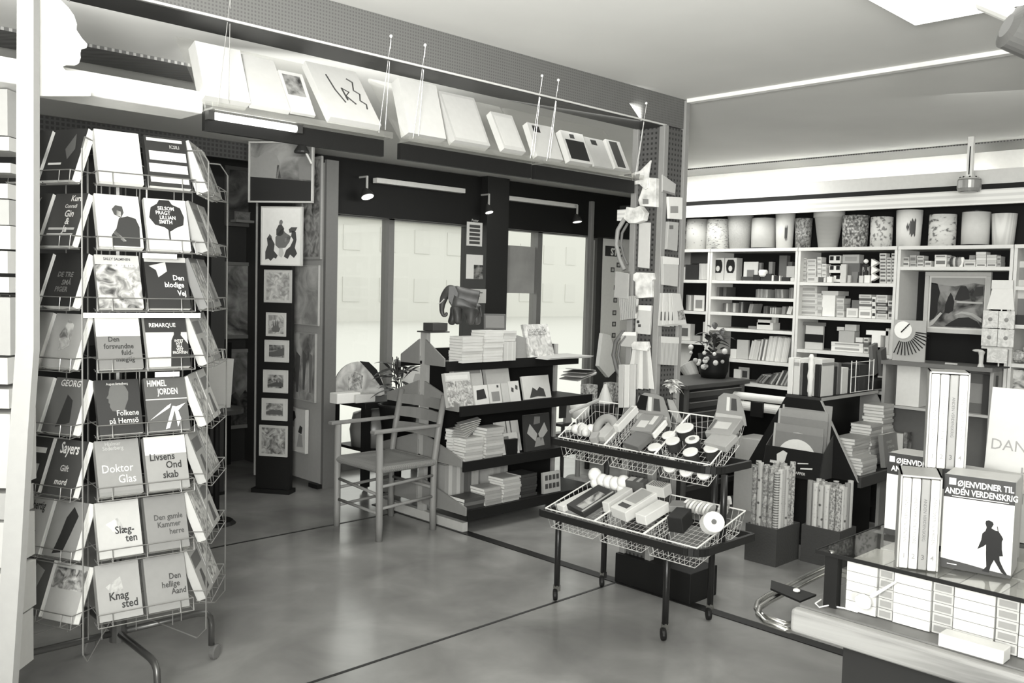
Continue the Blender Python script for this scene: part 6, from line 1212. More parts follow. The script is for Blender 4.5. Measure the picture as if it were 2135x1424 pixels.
for k in range(5):
    hung('picture_card_pack', 'picture card pack in the fanned row on the pillar, %s from left' % ORD[k], 'card', [(1376+6*k, 611), (1398+5*k, 612), (1396+9*k, 682-k), (1372+8*k, 679-k)], (.5, .55, .5, .56, .5)[k], 'y', .003, off=.004+.005*k, extra=[([(1377+8*k, 650), (1381+8*k, 650), (1380+8*k, 668), (1376+8*k, 668)], .1)] if k < 4 else [([(1412, 648), (1424, 646), (1428, 666), (1414, 668)], art('cardp', .05, .4, 60))])
hung('striped_packet', 'square striped packet low on the right face of the pillar', 'packet', [(1375, 701), (1412, 703), (1410, 762), (1373, 760)], ramp_mat('stripes', [(.3, .25), (.7, .5)], tex='X', scale=30), 'y', .02, extra=[([(1375, 701), (1412, 703), (1412, 716), (1375, 714)], .55)])
a = P(1397, 800, Y=2.66); t = thing('foil_rosette', 'shiny bunch of foil leaves low on the right face of the pillar', 'decoration', Matrix.Translation(a)); rnd = random.Random(5)
for k in range(60):
    leaf(t, (rnd.uniform(-.03, .03), rnd.uniform(-.03, .0), rnd.uniform(-.02, .02)), rnd.uniform(3.3, 6.1) if k % 3 else rnd.uniform(-.3, .3)+math.pi*(k % 2), rnd.uniform(-.7, .6), rnd.uniform(.03, .055), .010, FOIL)
for c_ in t.children: c_.name = 'foil_leaf'
hung('ribbon_bundle', 'pale ribbons dangling below the foil rosette', 'ribbon', [(1392, 832), (1402, 834), (1420, 872), (1428, 880), (1412, 882), (1398, 860)], .42, 'y', .01, off=.01)
# clutter by the right window: white rolls, cards, cone, white vase
a = P(1262, 750, Y=5.2)
o = tag(MB().prism([(-.11, -.05), (.03, -.16), (.13, -.1), (.13, .02), (.04, .22), (-.07, .24)], -.02, .02).build('white_fan_board', mat(.66), None, Matrix.Translation((a.x, 5.2, a.z))), 'white curved board standing behind the clutter by the right window', 'board')
for px, py, v, lab in ((1238, 800, .55, 'white toy box with dark printed wheels, left in the right window clutter'), (1262, 815, .65, 'white pointed paper cone in the clutter by the right window'), (1284, 800, .4, 'mottled toy box at the right of the clutter by the right window')):
    a = P(px, py, Y=4.9); M = Matrix.Translation((a.x, 4.9, P(1262, 840, Y=4.9).z+.001))
    if 'cone' in lab: o = MB().lathe([(.07, 0), (.012, .16)], 14).build('paper_cone', mat(v), None, M)
    else: o = MB().box((-.05, 0, 0), (.05, .1, .16)).build('toy_box', art('tb%d' % px, .05, .6, 30), None, M)
    tag(o, lab, 'cone' if 'cone' in lab else 'box')
zc = P(1262, 840, Y=4.9).z-.0
t = thing('window_counter', 'dark narrow counter in front of the right window carrying toys', 'counter', Matrix.Translation((P(1225, 840, Y=4.9).x, 4.8, 0)))
MB().box((0, 0, zc-.03), (.50, .35, zc)).build('counter_top', DARK, t)
for x in (.02, .45): MB().box((x, .1, 0), (x+.03, .13, zc-.03)).build('leg', BLACK, t)
a = P(1208, 850, Y=4.7); t = thing('white_vase_lamp', 'rounded white plastic vessel on a grey stem, between the gondola and the trolley', 'lamp', Matrix.Translation((a.x, 4.7, 0)))
MB().lathe([(.02, a.z-.1), (.075, a.z-.07), (.085, a.z), (.06, a.z+.07), (.02, a.z+.09)], 20).build('vessel', mat(.75, .4), t, smooth=True); MB().tube((0, 0, .02), (0, 0, a.z-.1), .02, 10).build('stem', mat(.2), t); MB().lathe([(.1, 0), (.08, .02)], 16).build('base', mat(.2), t)
a = P(1175, 855, Y=4.55); t = thing('dark_picture_stand', 'small dark framed photograph on a grey easel right of the gondola', 'picture', Matrix.Translation((a.x, 4.55, 0)))
MB().box((-.04, 0, a.z-.06), (.03, .01, a.z+.07)).build('photograph', DARK, t); MB().prism([(.03, a.z-.1), (.10, a.z-.1), (.06, a.z+.09), (.04, a.z+.09)], 0, .03).build('easel', mat(.25), t); MB().box((-.05, -.03, a.z-.12), (.11, .06, a.z-.1)).build('rest', DARK, t); MB().tube((.02, .02, 0), (.02, .02, a.z-.12), .015, 8).build('leg', DARK, t)

# ================================================================== BASKET TROLLEY
tr_ = thing('basket_trolley', 'black two-tier trolley on castors with six white wire baskets of small goods', 'trolley', Matrix.Identity(4))
TM = mat(.014, .35)
def tier(xf, xb, ya, yb, z, rc=.07):
    pts = [(xf, ya, z), (xf, yb+rc, z)]
    for k in range(1, 6): u = R(18*k); pts.append((xf+rc-rc*math.cos(u), yb+rc-rc*math.sin(u), z))
    pts += [(xb, yb, z)]
    mb = MB()
    for (a, b) in zip(pts[:-1], pts[1:]):
        d_ = (Vector(b)-Vector(a)); 
        if d_.length < 1e-5: continue
        n_ = Vector((-d_.y, d_.x, 0)).normalized()*.008
        A, B = Vector(a), Vector(b)
        mb.hexa([A-n_+Vector((0, 0, -.016)), B-n_+Vector((0, 0, -.016)), B+n_+Vector((0, 0, -.016)), A+n_+Vector((0, 0, -.016)), A-n_+Vector((0, 0, .016)), B-n_+Vector((0, 0, .016)), B+n_+Vector((0, 0, .016)), A+n_+Vector((0, 0, .016))])
    mb.box((xf, ya, z-.016), (xb, ya+.016, z+.016)); mb.box((xb-.008, yb, z-.016), (xb+.008, ya+.016, z+.016))
    return mb
tier(3.315, 3.60, 3.055, 2.125, .735).build('upper_frame', TM, tr_); tier(3.075, 3.50, 2.91, 2.035, .44).build('lower_frame', TM, tr_)
for (x, y, zt_) in ((3.18, 2.895, .43), (3.17, 2.25, .43), (3.53, 2.26, .74), (3.51, 2.88, .74), (3.315, 2.075, .73)):
    zb = .07 if x != 3.315 else .44
    MB().tube((x, y, zb), (x, y, zt_), .0145, 10).build('leg', TM, tr_, smooth=True)
    if x != 3.315:
        cs_ = MB().lathe([(.014, -.010), (.027, -.009), (.029, 0), (.027, .009), (.014, .010)], 16, (0, 0, 0), Matrix.Translation((x-.01, y, .029)) @ Matrix.Rotation(R(50), 4, 'Z') @ Matrix.Rotation(R(90), 4, 'X')).build('castor', BLACK, tr_)
        MB().box((x-.012, y-.013, .045), (x+.012, y+.013, .075)).build('castor_fork', CHROME, cs_)
def basket(xf, zf, xb, zb, ya, yb, lab, deep=.10, n=9):
    t = thing('wire_basket', lab, 'basket', Matrix.Identity(4)); mb = MB(); ins = .02
    C4 = [Vector((xf, ya, zf)), Vector((xf, yb, zf)), Vector((xb, yb, zb)), Vector((xb, ya, zb))]
    D4 = [Vector((xf+ins, ya-ins, zf-deep)), Vector((xf+ins, yb+ins, zf-deep)), Vector((xb-ins*.5, yb+ins, zb-deep*1.1)), Vector((xb-ins*.5, ya-ins, zb-deep*1.1))]
    rim = MB()
    for i in range(4): rim.tube(C4[i], C4[(i+1) % 4], .0032, 6)
    rim.build('rim', WIREW, t)
    for i in range(4):
        a, b, c, d = C4[i], C4[(i+1) % 4], D4[i], D4[(i+1) % 4]; m_ = n if i % 2 == 0 else n+2
        for k in range(m_+1):
            f = k/m_; mb.tube(a+(b-a)*f, c+(d-c)*f, .0011, 4)
        mb.tube((a+c)/2, (b+d)/2, .0011, 4); mb.tube(c, d, .002, 4)
    for k in range(1, n): f = k/n; mb.tube(D4[0]+(D4[1]-D4[0])*f, D4[3]+(D4[2]-D4[3])*f, .0011, 4)
    for k in range(1, n+1): f = k/(n+1); mb.tube(D4[0]+(D4[3]-D4[0])*f, D4[1]+(D4[2]-D4[1])*f, .0011, 4)
    mb.build('wire_sides', mat(.5, .4), t)
    return t
UF = (3.325, .760, 3.595, .925); LF = (3.09, .462, 3.45, .56)
for ya, yb, w_ in ((3.045, 2.752, 'left'), (2.748, 2.455, 'middle'), (2.451, 2.155, 'right')): basket(*UF, ya, yb, 'white wire basket, %s one on the upper tier of the trolley' % w_)
for ya, yb, w_ in ((2.90, 2.60, 'left'), (2.596, 2.325, 'middle'), (2.32, 2.05, 'right')): basket(*LF, ya, yb, 'white wire basket, %s one on the lower tier of the trolley' % w_, .09)
un = Vector((-(UF[3]-UF[1]), 0, UF[2]-UF[0])).normalized(); ln_ = Vector((-(LF[3]-LF[1]), 0, LF[2]-LF[0])).normalized()
def ub(px, py, dz=0): return P(px, py, pl=(Vector((UF[0], 0, UF[1]+dz)), un))
def lb(px, py, dz=0): return P(px, py, pl=(Vector((LF[0], 0, LF[1]+dz)), ln_))
TILT = math.atan2(UF[3]-UF[1], UF[2]-UF[0]); TILL = math.atan2(LF[3]-LF[1], LF[2]-LF[0])
def TM_(p, tilt, rz=0): return Matrix.Translation(p) @ Matrix.Rotation(-tilt, 4, 'Y') @ Matrix.Rotation(rz, 4, 'Z')
def tin(px, py, r, h, lab, ub_=ub, dz=0, v=.03, lid=.72, hole=None, tl=None, gp='white-lidded tins in the upper right basket'):
    p = ub_(px, py, dz); t = thing('lidded_tin', lab, 'tin', TM_(p, tl if tl is not None else TILT*.8), gp)
    MB().lathe([(r*.96, -h), (r*.96, -.004)], 24).build('tin_body', mat(v, .3), t); MB().lathe([(r, -.006), (r, .0), (r*.9, .002)], 24).build('lid', mat(lid, .4), t)
    if hole: MB().lathe([(hole, .0021), (hole, .003)], 18).build('grey_centre', mat(hole and .22), t)
    return t
for px, py, r, lab, hole, dz in ((1427, 891, .042, 'widest white-lidded tin at the back of the upper right basket', None, .01), (1394, 906, .033, 'white-lidded tin leaning behind its neighbour at the divider', None, 0), (1402, 918, .033, 'white-lidded dark tin in front of the leaning one at the divider', None, .015), (1364, 931, .032, 'leftmost white-lidded tin, in the front corner by the divider', None, 0), (1443, 915, .033, 'white-lidded tin with a grey round centre', .015, .01), (1439, 941, .034, 'white-lidded tin at the front of the upper right basket', None, .02), (1483, 933, .035, 'rightmost white-lidded dark tin of the upper right basket', None, .01)):
    tin(px, py, r, .05, lab, hole=hole, dz=dz)
for k, (px, py) in enumerate(((1394, 979), (1428, 988), (1465, 994))):
    p = P(px, py, X=3.335); o = MB().lathe([(.034, 0), (.034, .01), (.03, .012)], 22, (0, 0, 0), Matrix.Rotation(R(-62), 4, 'Y')).build('white_disc', mat(.75, .4), None, Matrix.Translation((3.352, p.y, p.z+.014))); tag(o, 'white round lid against front wires of upper right basket, %s from left' % ORD[k], 'lid', 'white lids seen through the basket front')
def slab(ub_, px, py, w_, d_, h_, v, lab, tilt, rz=0, dz=.0, name='packet', cat='packet', extra=None):
    """w along Y, d along X"""
    p = ub_(px, py, dz); t = MB().box((-d_/2, -w_/2, 0), (d_/2, w_/2, h_)).build(name, gray(v) if isinstance(v, (int, float)) else v, None, TM_(p, tilt, rz)); bev(t, .003); tag(t, lab, cat)
    for e in (extra or ()):
        x0, y0, x1, y1, vv = e[:5]
        MB().box((x0*d_, -y0*w_, h_), (x1*d_, -y1*w_, h_+.0012)).build('printed_label', gray(vv) if isinstance(vv, (int, float)) else vv, t)
    return t
# cut-card headers standing behind the baskets
def header(px0, px1, y0, y1, lab, X=3.575, dark=None):
    a = P(px0, y1, X=X); b = P(px1, y1, X=X); tp = P(px0, y0, X=X); w_ = a.y-b.y; h_ = tp.z-a.z
    t = thing('display_packet', lab, 'packet', place((X, (a.y+b.y)/2, a.z), FX, R(6)))
    MB().prism([(-w_/2, 0), (w_/2, 0), (w_*.42, h_*.35), (w_*.22, h_*.92), (w_*.05, h_), (-w_*.25, h_), (-w_*.4, h_*.85), (-w_*.42, h_*.4)], 0, .006).build('cut_header', mat(.24), t)
    MB().prism([(.02*w_, h_*.45), (.2*w_, h_*.45), (.14*w_, h_*.85), (.0, h_*.85)], -.001, 0).build('dark_window', mat(.05), t); MB().prism([(-.12*w_, h_*.42), (-.03*w_, h_*.42), (-.05*w_, h_*.88), (-.14*w_, h_*.88)], -.001, 0).build('pale_bar', mat(.6), t)
    MB().box((-w_*.4, -.008, h_*.1), (w_*.38, 0, h_*.3)).build('pale_label', mat(.42), t)
    if dark: MB().prism([(-.44*w_, h_*.42), (-.17*w_, h_*.42), (-.15*w_, h_*.9), (-.34*w_, h_*.92)], -.004, -.001).build('black_window', BLACK, t)
header(1318, 1400, 816, 878, 'grey header card with a black window behind the upper middle basket', dark=1)
header(1486, 1556, 817, 878, 'grey rounded header card behind the upper right basket')
slab(ub, 1352, 893, .12, .13, .035, .24, 'grey blister packets with white bars in the upper middle basket', TILT, R(6), 0, extra=[(-.3, -.3, .1, .1, .55), (-.1, .15, .4, .35, .6)])
slab(ub, 1332, 925, .10, .10, .03, .12, 'darker grey packets at the front of the upper middle basket', TILT, R(-8), 0)
slab(ub, 1308, 880, .03, .17, .04, .6, 'white toothed package standing along the left divider of the upper baskets', TILT, 0, .01, extra=[(-.4, -.3, .4, .3, .35)])
slab(ub, 1378, 900, .012, .11, .03, .66, 'thin white bar in the upper middle basket', TILT, 0, .02)
slab(ub, 1512, 900, .13, .12, .035, .28, 'grey blister packet with a pale window in the upper right basket', TILT, R(4), .0, extra=[(-.2, -.3, .2, .25, .5), (-.35, -.45, .3, -.35, .1)])
slab(ub, 1505, 925, .12, .09, .03, .33, 'second grey packet at the right front of the upper right basket', TILT, R(-6), .0)
slab(ub, 1268, 905, .06, .12, .03, .4, 'light packets along the divider in the upper left basket', TILT, 0, -.01)
p = ub(1258, 890, .02); t = thing('wreath_ring', 'broad grey foam ring standing in the upper left basket', 'ring', Matrix.Translation(p+Vector((.02, 0, -.012))))
pts = [(.055*math.cos(u), 0, .055*math.sin(u)) for u in [2*math.pi*k/20 for k in range(20)]]
MB().path([Matrix.Rotation(FX, 4, 'Z') @ Matrix.Rotation(R(-20), 4, 'X') @ Vector(q) for q in pts], .022, 10, closed=True).build('foam_ring', mat(.28, .7), t, smooth=True)
t = thing('yarn_heap', 'fluffy white tuft of yarn at the left front of the upper left basket', 'yarn', Matrix.Translation(ub(1212, 900, -.01))); rnd = random.Random(2)
for k in range(12): MB().ball((rnd.uniform(-.02, .04), rnd.uniform(-.045, .05), rnd.uniform(-.01, .02)), rnd.uniform(.018, .03), 8).build('tuft', CRM, t, smooth=True)
slab(ub, 1243, 918, .04, .05, .035, .3, 'light grey tape dispenser at the front of the upper left basket', TILT, R(20), 0, name='tape_dispenser', cat='dispenser')
a = P(1225, 850, Y=3.03); o = MB().tube((3.38, 3.02, .885), (3.60, 3.02, .93), .009, 8).build('grey_baton', mat(.35), None); tag(o, 'grey baton lying across the back of the upper left basket', 'baton')
# lower tier
t = thing('soft_white_toy', 'soft white bone-shaped cushion lying at the back of the lower left basket', 'cushion', Matrix.Translation(lb(1253, 1008, .04))); 
for dx, dy, dz, r in ((0, .09, .02, .035), (.0, .08, -.02, .03), (0, 0, 0, .034), (0, .04, .0, .034), (0, -.04, 0, .034), (0, -.09, .015, .034), (0, -.085, -.02, .03)): MB().ball((dx+.06, dy, dz), r, 12).build('cushion_lobe', mat(.8, .9), t, smooth=True)
slab(lb, 1235, 1050, .13, .20, .03, .03, 'black glossy book with a pale glow picture in the lower left basket', TILL+.15, R(-12), .0, name='black_book', cat='book', extra=[(-.4, -.1, .3, .3, art('glow', .02, .5, 14)), (-.48, .36, .48, .44, .4)])
slab(lb, 1205, 1048, .05, .22, .03, .66, 'white wrapped strip along the left side of the lower left basket', TILL, R(-8), -.02, name='white_strip', cat='packet')
slab(lb, 1290, 1052, .04, .18, .05, .6, 'pale packets against the divider of the lower left basket', TILL, 0, -.01)
slab(lb, 1325, 1062, .10, .20, .05, .62, 'white carton with a grey printed front in the lower middle basket', TILL+.1, R(-10), .0, name='white_carton', cat='carton', extra=[(-.1, -.35, .45, .35, .35), (-.35, -.3, -.2, .3, .05)])
slab(lb, 1362, 1078, .06, .16, .045, .66, 'white stapler box leaning on the carton in the lower middle basket', TILL, R(-4), .01, name='white_box', cat='box')
slab(lb, 1375, 1030, .10, .06, .05, .5, 'open white box with striped tape at the back of the lower middle basket', TILL, R(0), .04, name='open_box', cat='box', extra=[(-.4, -.4, .4, .4, ramp_mat('tapes', [(.3, .03), (.6, .5)], tex='Y', scale=30))])
slab(lb, 1330, 1020, .10, .05, .05, .08, 'dark striped boxes at the back left of the lower middle basket', TILL, R(6), .02, name='dark_boxes', cat='box', extra=[(-.4, -.4, .4, -.1, .45), (-.4, .1, .4, .25, .4)])
slab(lb, 1420, 1100, .07, .10, .07, .015, 'black box with stitched edge at the front left of the lower right basket', TILL, R(10), .0, name='black_box', cat='box')
slab(lb, 1415, 1062, .07, .06, .03, .2, 'dark grey lids behind the black box in the lower right basket', TILL, R(20), .02, name='dark_disc', cat='disc')
for k in range(8):
    f = k/7; p = lb(1430+f*50, 1052+f*10, .03); o = thing('ribbon_spool', 'white ribbon spool at the back of the lower right basket, %s from left' % ORD[k], 'spool', Matrix.Translation(p) @ Matrix.Rotation(R(90), 4, 'X') @ Matrix.Rotation(R(20), 4, 'X'), 'white ribbon spools in the lower basket')
    MB().lathe([(.030, 0), (.030, .010)], 18).build('spool', mat((.66, .45)[k % 2]), o)
for k in range(5):
    p = lb(1487, 1104, .02)+Vector((.011, .011, -.006))*k; o = thing('tape_reel', 'white tape reel leaning at front of lower right basket, %s from front' % ORD[k], 'reel', Matrix.Translation(p+Vector((.0, 0, .03))) @ Vector((-.62, -.62, .48)).normalized().to_track_quat('Z', 'Y').to_matrix().to_4x4(), 'white tape reels in the lower basket')
    MB().lathe([(.044, 0), (.046, .004), (.044, .010)], 22).build('reel', mat(.66), o)
    if k == 0: MB().lathe([(.011, .0101), (.011, .013)], 12).build('grey_hub', mat(.12), o)
for k in range(5): slab(lb, 1500+4*k, 1090-10*k, .04, .03, .03, (.6, .35)[k % 2], 'pale small packet along the right side of the lower right basket, %s from front' % ORD[k], TILL, R(10*k), -.01)

# ================================================================== THE COUNTER, GLASS CASE AND BOXED SETS
CWOOD = ramp_mat('worn_wood_edge', [(.35, .08), (.5, .26), (.7, .36)], scale=5, stretch=(1, .25, 2.5), dist=.5, rough=.5)
CTOP = ramp_mat('counter_top', [(.3, .085), (.7, .14)], scale=4, rough=.4)
ct = thing('shop_counter', 'worn wooden shop counter with a rounded pale edge and dark front, bottom right corner', 'counter', Matrix.Translation((1.99, 1.045, 0)))
bev(MB().box((.03, -3.4, .712), (1.0, 0, .75)).build('counter_top', CTOP, ct), .004)
bev(MB().box((-.005, -3.4, .69), (.03, .003, .748)).build('worn_edge', CWOOD, ct), .010, 3)
MB().box((.10, -3.4, 0), (.95, -.085, .712)).build('dark_cabinet', mat(.022, .5), ct)
MB().box((.095, -3.4, .38), (.10, -.10, .56)).build('white_drawer_front', mat(.6, .5), ct)
cs = thing('glass_case', 'low glass display case with a thin black frame standing on the counter', 'case', Matrix.Translation((2.06, 1.0, .751)))
GHT = .134
MB().box((-.012, -2.6, GHT-.006), (.52, .02, GHT)).build('glass_top', glass('case_glass', .96, .02, 1.5), cs)
MB().box((-.014, -2.6, GHT-.008), (-.010, .02, GHT+.001)).box((-.012, .018, GHT-.008), (.52, .022, GHT+.001)).build('black_edge', BLACK, cs)
MB().box((-.004, -.032, 0), (.02, .0, GHT-.008)).build('black_leg', BLACK, cs); MB().box((.49, -.032, 0), (.514, 0, GHT-.008)).build('black_leg', BLACK, cs)
MB().tube((-.004, -.016, GHT-.002), (-.004, -.016, GHT+.004), .006, 8).build('chrome_screw', CHROME, cs)
# white books stacked inside the case
rr = random.Random(4); y = .955; k = 0
PRN = ramp_mat('faint_page_marks', [(.3, .5), (.7, .7)], tex='Z', scale=90, dist=.3, rough=.7)
cols = [(.075, .70, 0), (.036, .55, 1), (.085, .72, 0), (.045, .58, 1), (.085, .72, 0), (.045, .6, 1), (.06, .72, 0), (.05, .72, 0), (.022, .5, 2), (.09, .74, 0), (.08, .72, 0), (.09, .7, 1), (.1, .72, 0), (.1, .7, 0)]
for ci, (w_, v, kind) in enumerate(cols):
    n = 5 if kind != 1 else 5; t_ = (.118)/n
    for j in range(n):
        o = MB().box((0, 0, 0), (.16 if kind != 1 else .14, w_-.002, t_-.0012)).build('white_volume', mat(round(v*.64, 2), .6), None, Matrix.Translation((2.075+(.004 if kind == 1 else 0)+rr.uniform(0, .003), y-w_, .752+j*t_)))
        tag(o, 'white volume in the %s stack from left inside the glass case, %s from bottom' % (ORD[ci], ORD[j]), 'book', 'white volumes stacked inside the glass case')
        if kind == 1: MB().box((-.0006, .004, .004), (0, w_-.006, t_-.006)).build('spine_print', mat(.22), o)
        if kind == 2: MB().box((-.0006, .002, .004), (0, w_-.004, t_-.006)).build('spine_print', mat(.03), o)
    y -= w_+.001
for row in range(2):
    y = .95
    for ci in range(7):
        w_ = .15
        o = MB().box((0, 0, 0), (.15, w_-.003, .118-.006*row)).build('white_volume_block', mat(.5 if (ci+row) % 2 else .36, .6), None, Matrix.Translation((2.245+.16*row, y-w_, .752)))
        tag(o, 'pale volume block in the glass case, %s row, %s from left' % (('middle', 'rear')[row], ORD[ci]), 'book', 'rear volumes inside the glass case')
        y -= w_+.001
a = P(2120, 1362, Z=.752)
o = bev(MB().box((0, 0, 0), (.045, .13, .028)).build('white_small_box', mat(.55, .5), None, Matrix.Translation((min(a.x, 2.01), a.y, .751))), .002); tag(o, 'small white box lying on the counter in front of the glass case', 'box')
t = thing('brush', 'round white-headed brush with a slim white handle lying against the glass case', 'brush', Matrix.Translation(P(1800, 1254, X=2.045)))
MB().lathe([(.001, -.004), (.019, -.003), (.019, .003), (.001, .004)], 20, (0, 0, 0), Matrix.Rotation(R(70), 4, 'Y')).build('brush_head', mat(.6, .4), t, smooth=False); h1 = P(1868, 1213, X=2.045)-P(1800, 1254, X=2.045)
MB().tube(tuple(h1*.25), tuple(h1), .0045, 8, r2=.0025).build('handle', mat(.72, .4), t)
q = [P(x, y, Z=.755) for x, y in ((1712, 1250), (1700, 1258), (1708, 1266), (1728, 1262), (1760, 1268), (1788, 1276))]
o = MB().path([p for p in q], .0018, 5).build('white_string', mat(.75), None); tag(o, 'loop of white string trailing on the counter at the foot of the case', 'string')
# the bent chrome rails and the black tray on them
for k, dz in enumerate((0, .05)):
    q = [P(x, y, Z=.5+dz) for x, y in ((1722, 1182), (1640, 1222), (1600, 1242), (1580, 1256), (1577, 1270), (1592, 1286), (1640, 1302))]
    q = [Vector((p.x+.012*k, p.y, .5+dz*.6)) for p in q]
    t = thing('chrome_rail', 'bent chrome rail looping out from the end of the counter, %s of two' % ('lower' if k == 0 else 'upper'), 'rail', Matrix.Identity(4))
    MB().path(q, .009, 8).build('bent_tube', CHROME, t, smooth=True); MB().tube(tuple(q[0]), (q[0].x, q[0].y-.1, q[0].z), .009, 8).build('tube_end', CHROME, t); MB().tube(tuple(q[-1]), (2.14, .98, .711), .009, 8).build('bracket', CHROME, t)
p4 = [P(x, y, Z=.545) for x, y in ((1608, 1213), (1702, 1243), (1668, 1257), (1606, 1230))]
c = sum(p4, Vector())/4; t = thing('black_tray', 'black flat tray with a white dab resting on the chrome rails', 'tray', Matrix.Translation(c))
MB().prismz([(p.x-c.x, p.y-c.y) for p in p4][::-1], 0, .006).build('tray_plate', BLACK, t); MB().ball((.01, -.02, .01), .012, 8, (1, 1, .5)).build('white_dab', WHITE, t)
# boxed sets standing on the glass
ZG = .751+GHT+.0015
def boxset(px0, px1, pb, lab, top, depth, kind, X=None, Z=ZG, th_front=True, rz=FX):
    a = P(px0, pb, Z=Z); x = X or a.x; a = P(px0, pb, X=x); b = P(px1, pb, X=x); w_ = a.y-b.y; h_ = P(px0, top, X=x).z-Z
    t = thing('boxed_book_set', lab, 'book', place((x, (a.y+b.y)/2, Z), rz))
    return t, w_, h_
SOLD = [(.60, .02), (.66, .10), (.645, .30), (.64, .44), (.60, .40), (.54, .36), (.52, .34), (.57, .50), (.58, .60), (.62, .645), (.635, .70), (.615, .76), (.62, .80), (.66, .815), (.71, .80), (.73, .765), (.70, .70), (.75, .675), (.79, .67), (.775, .74), (.785, .74), (.80, .67), (.85, .60), (.87, .56), (.855, .52), (.86, .40), (.88, .30), (.83, .29), (.84, .22), (.90, .10), (.95, .03), (.93, .015), (.87, .05), (.80, .16), (.76, .22), (.72, .12), (.70, .015)]
t, w_, h_ = boxset(1963, 2106, 1178, 'white boxed set with black title band and walking soldier silhouette, frontmost on glass case', 984, .09, 'front', rz=R(-80))
D_ = .105
bev(MB().box((-w_/2, .002, 0), (w_/2, D_, h_)).build('slip_case', mat(.42, .45), t), .003)
MB().box((-w_/2, 0, 0), (w_/2, .002, h_)).build('front_sheet', mat(.50, .4), t)
MB().box((-w_/2, -.0008, h_*.76), (w_/2, 0, h_)).build('black_band', mat(.018, .4), t)
MB().prism([(-w_/2, 0), (w_/2, 0), (w_/2, .035*h_), (.2*w_, .05*h_), (-.1*w_, .075*h_), (-w_/2, .10*h_)], -.0008, 0).build('ground_shadow', mat(.03), t)
MB().prism([((x-.5)*w_, z*.68*h_+.004) for x, z in SOLD], -.0014, -.0004).build('soldier_silhouette', BLACK, t)
lettering('ØJENVIDNER TIL', .085*w_, h_*.888, h_*.088, WHITE, t, -.0012, .02, sx=.80); MB().box((-.43*w_, -.0014, h_*.895), (-.33*w_, -.0008, h_*.965)).build('white_blocks', WHITE, t)
lettering('ANDEN VERDENSKRIG', .03*w_, h_*.80, h_*.088, WHITE, t, -.0012, .02, sx=.76)
MB().box((-.38*w_, -.0012, h_*.772), (.42*w_, -.0008, h_*.780)).build('small_print', mat(.5), t); MB().box((-.40*w_, -.0014, h_*.045), (-.26*w_, -.0008, h_*.053)).build('small_print', mat(.6), t)
def spines(t, w_, h_, D_, first_gray=.74):
    MB().box((-w_/2-.004, .006, 0), (-w_/2, D_, h_+.004)).box((w_/2, .006, 0), (w_/2+.004, D_, h_+.004)).box((-w_/2-.004, .006, h_), (w_/2+.004, D_, h_+.004)).build('slip_case', mat(.28, .5), t)
    for k in range(4):
        xa = -w_/2+k*w_/4
        s_ = bev(MB().box((xa+.0006, 0, .001), (xa+w_/4-.0006, D_-.01, h_-.002)).build('volume', mat((.50, .47, .2, .50)[k], .45), t), .0025)
        lettering(str(k+1), xa+w_/8, .025, .016, mat(.08 if k == 2 else .2), s_, -.0008, .01)
        vs_, fs_ = text_mesh(('ØJENVIDNER TIL ANDEN', 'VERDENSKRIG DET STORE', 'ANDEN VERDENSKRIG', 'ØJENVIDNER TIL KRIGEN')[k], .0)
        MB().add(vs_, fs_, Matrix.Translation((xa+w_/8-.003, -.0008, h_*.55)) @ Matrix.Rotation(R(90), 4, 'Y') @ Matrix.Rotation(math.pi/2, 4, 'X') @ Matrix.Diagonal((.0095, .0095, 1, 1))).build('spine_lettering', mat(.08 if k == 2 else .18), s_)
t, w_, h_ = boxset(1876, 1950, 1180, 'boxed set of four numbered white spines standing left of the soldier box', 990, .12, 'spine', rz=R(-65)); spines(t, w_, h_, .125)
# the set behind left, its face partly hidden
xq = P(1843, 1112, Z=ZG).x
t, w_, h_ = boxset(1843, 1935, 1112, 'boxed set with a black title band, half hidden behind the numbered spines', 941, .10, 'front')
bev(MB().box((-w_/2, .002, 0), (w_/2, .10, h_)).build('slip_case', mat(.38, .45), t), .003); MB().box((-w_/2, 0, 0), (w_/2, .002, h_)).build('front_sheet', mat(.58, .4), t)
MB().box((-w_/2, -.0008, h_*.74), (w_/2, 0, h_)).build('black_band', mat(.018), t); MB().box((-w_/2, -.0008, 0), (w_/2, 0, h_*.07)).build('ground_shadow', mat(.03), t)
lettering('ØJENVIDNER', .14*w_, h_*.885, h_*.09, WHITE, t, -.0012, .02, sx=.86); MB().box((-.45*w_, -.0014, h_*.89), (-.33*w_, -.0008, h_*.96)).build('white_blocks', WHITE, t); lettering('ANDEN', -.14*w_, h_*.785, h_*.09, WHITE, t, -.0012, .02, sx=.86)
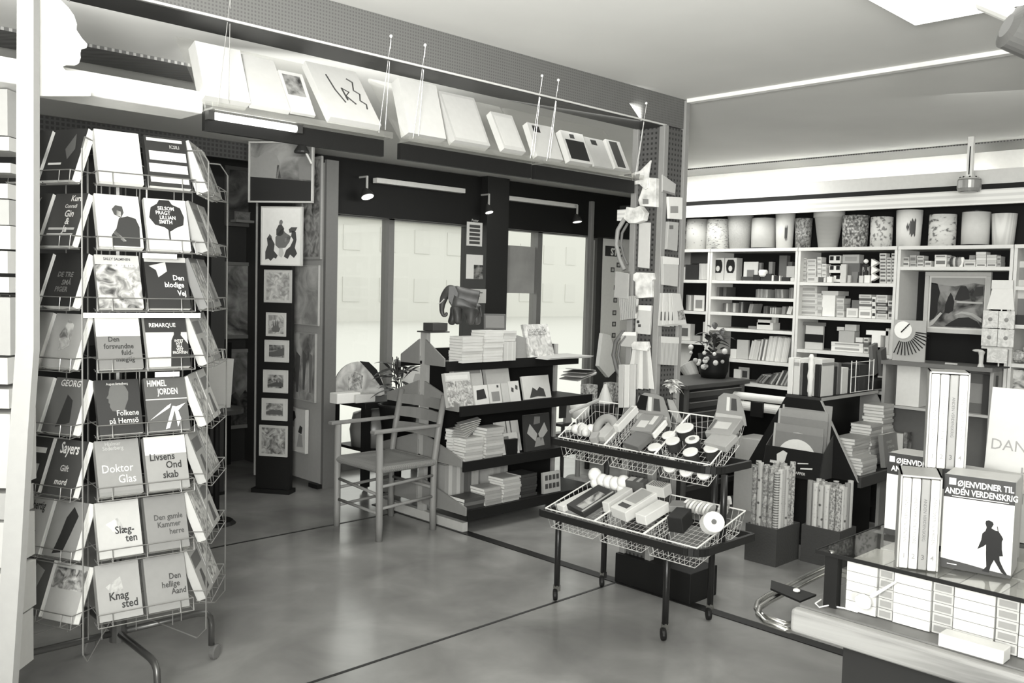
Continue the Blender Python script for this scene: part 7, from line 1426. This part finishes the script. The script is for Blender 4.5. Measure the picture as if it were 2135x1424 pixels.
# stand-in-depth pair: a set on the glass carrying a tall set
x4 = 2.27
t = thing('boxed_book_set', 'black-banded boxed set behind the soldier box, carrying the highest set', 'book', place((x4, .742, ZG), FX))
w_, h_ = .15, P(1955, 972, X=x4).z-ZG-.004
bev(MB().box((-w_/2, .002, 0), (w_/2, .10, h_)).build('slip_case', mat(.38, .45), t), .003); MB().box((-w_/2, 0, 0), (w_/2, .002, h_)).build('front_sheet', mat(.58, .4), t)
MB().box((-w_/2, -.0008, h_*.76), (w_/2, 0, h_)).build('black_band', mat(.018), t); lettering('ØJENVIDNER', 0, h_*.885, h_*.09, WHITE, t, -.0012, .02, sx=.8); lettering('VERDENSKRIG', 0, h_*.79, h_*.09, WHITE, t, -.0012, .02, sx=.76); MB().box((-w_/2, -.0008, 0), (w_/2, 0, h_*.07)).build('ground_shadow', mat(.03), t)
z4 = ZG+h_+.001
a = P(1934, 972, X=x4-.012); b = P(2009, 972, X=x4-.012)
t = thing('boxed_book_set', 'boxed set of four numbered white spines raised highest, on top of another set', 'book', place((x4-.012, (a.y+b.y)/2, z4), R(-66))); spines(t, (a.y-b.y)-.002, P(1934, 776, X=x4-.012).z-z4, .10)
# leaning sign at the right edge
xs_ = 2.52
a = P(2046, 965, X=xs_); 
t = thing('sign_board', 'large white lettered sign leaning at the right edge behind the soldier box', 'sign', place((xs_, a.y-.14, ZG), FX, R(8)))
hs_ = P(2060, 808, X=xs_+.02).z-ZG
MB().box((-.14, 0, 0), (.16, .006, hs_/math.cos(R(8)))).build('board', mat(.40, .6), t)
for k, (s_, x) in enumerate((('DET', .0), ('DANSKE', -.01), ('HOS', .0), ('MESTRE', -.01))): lettering(s_, x-.045+(.03 if k in (0, 2) else 0), hs_*(.76-.17*k), .040, mat(.2), t, -.001, .0, sx=1.0)
o = book(.12, .13, .02, .22, place((2.40, .56, ZG), FX, R(5)), 'grey booklet lettered af standing right of the soldier box', None, [('t', 'af', .3, .68, .16, .6, .03)], 'grey_booklet');
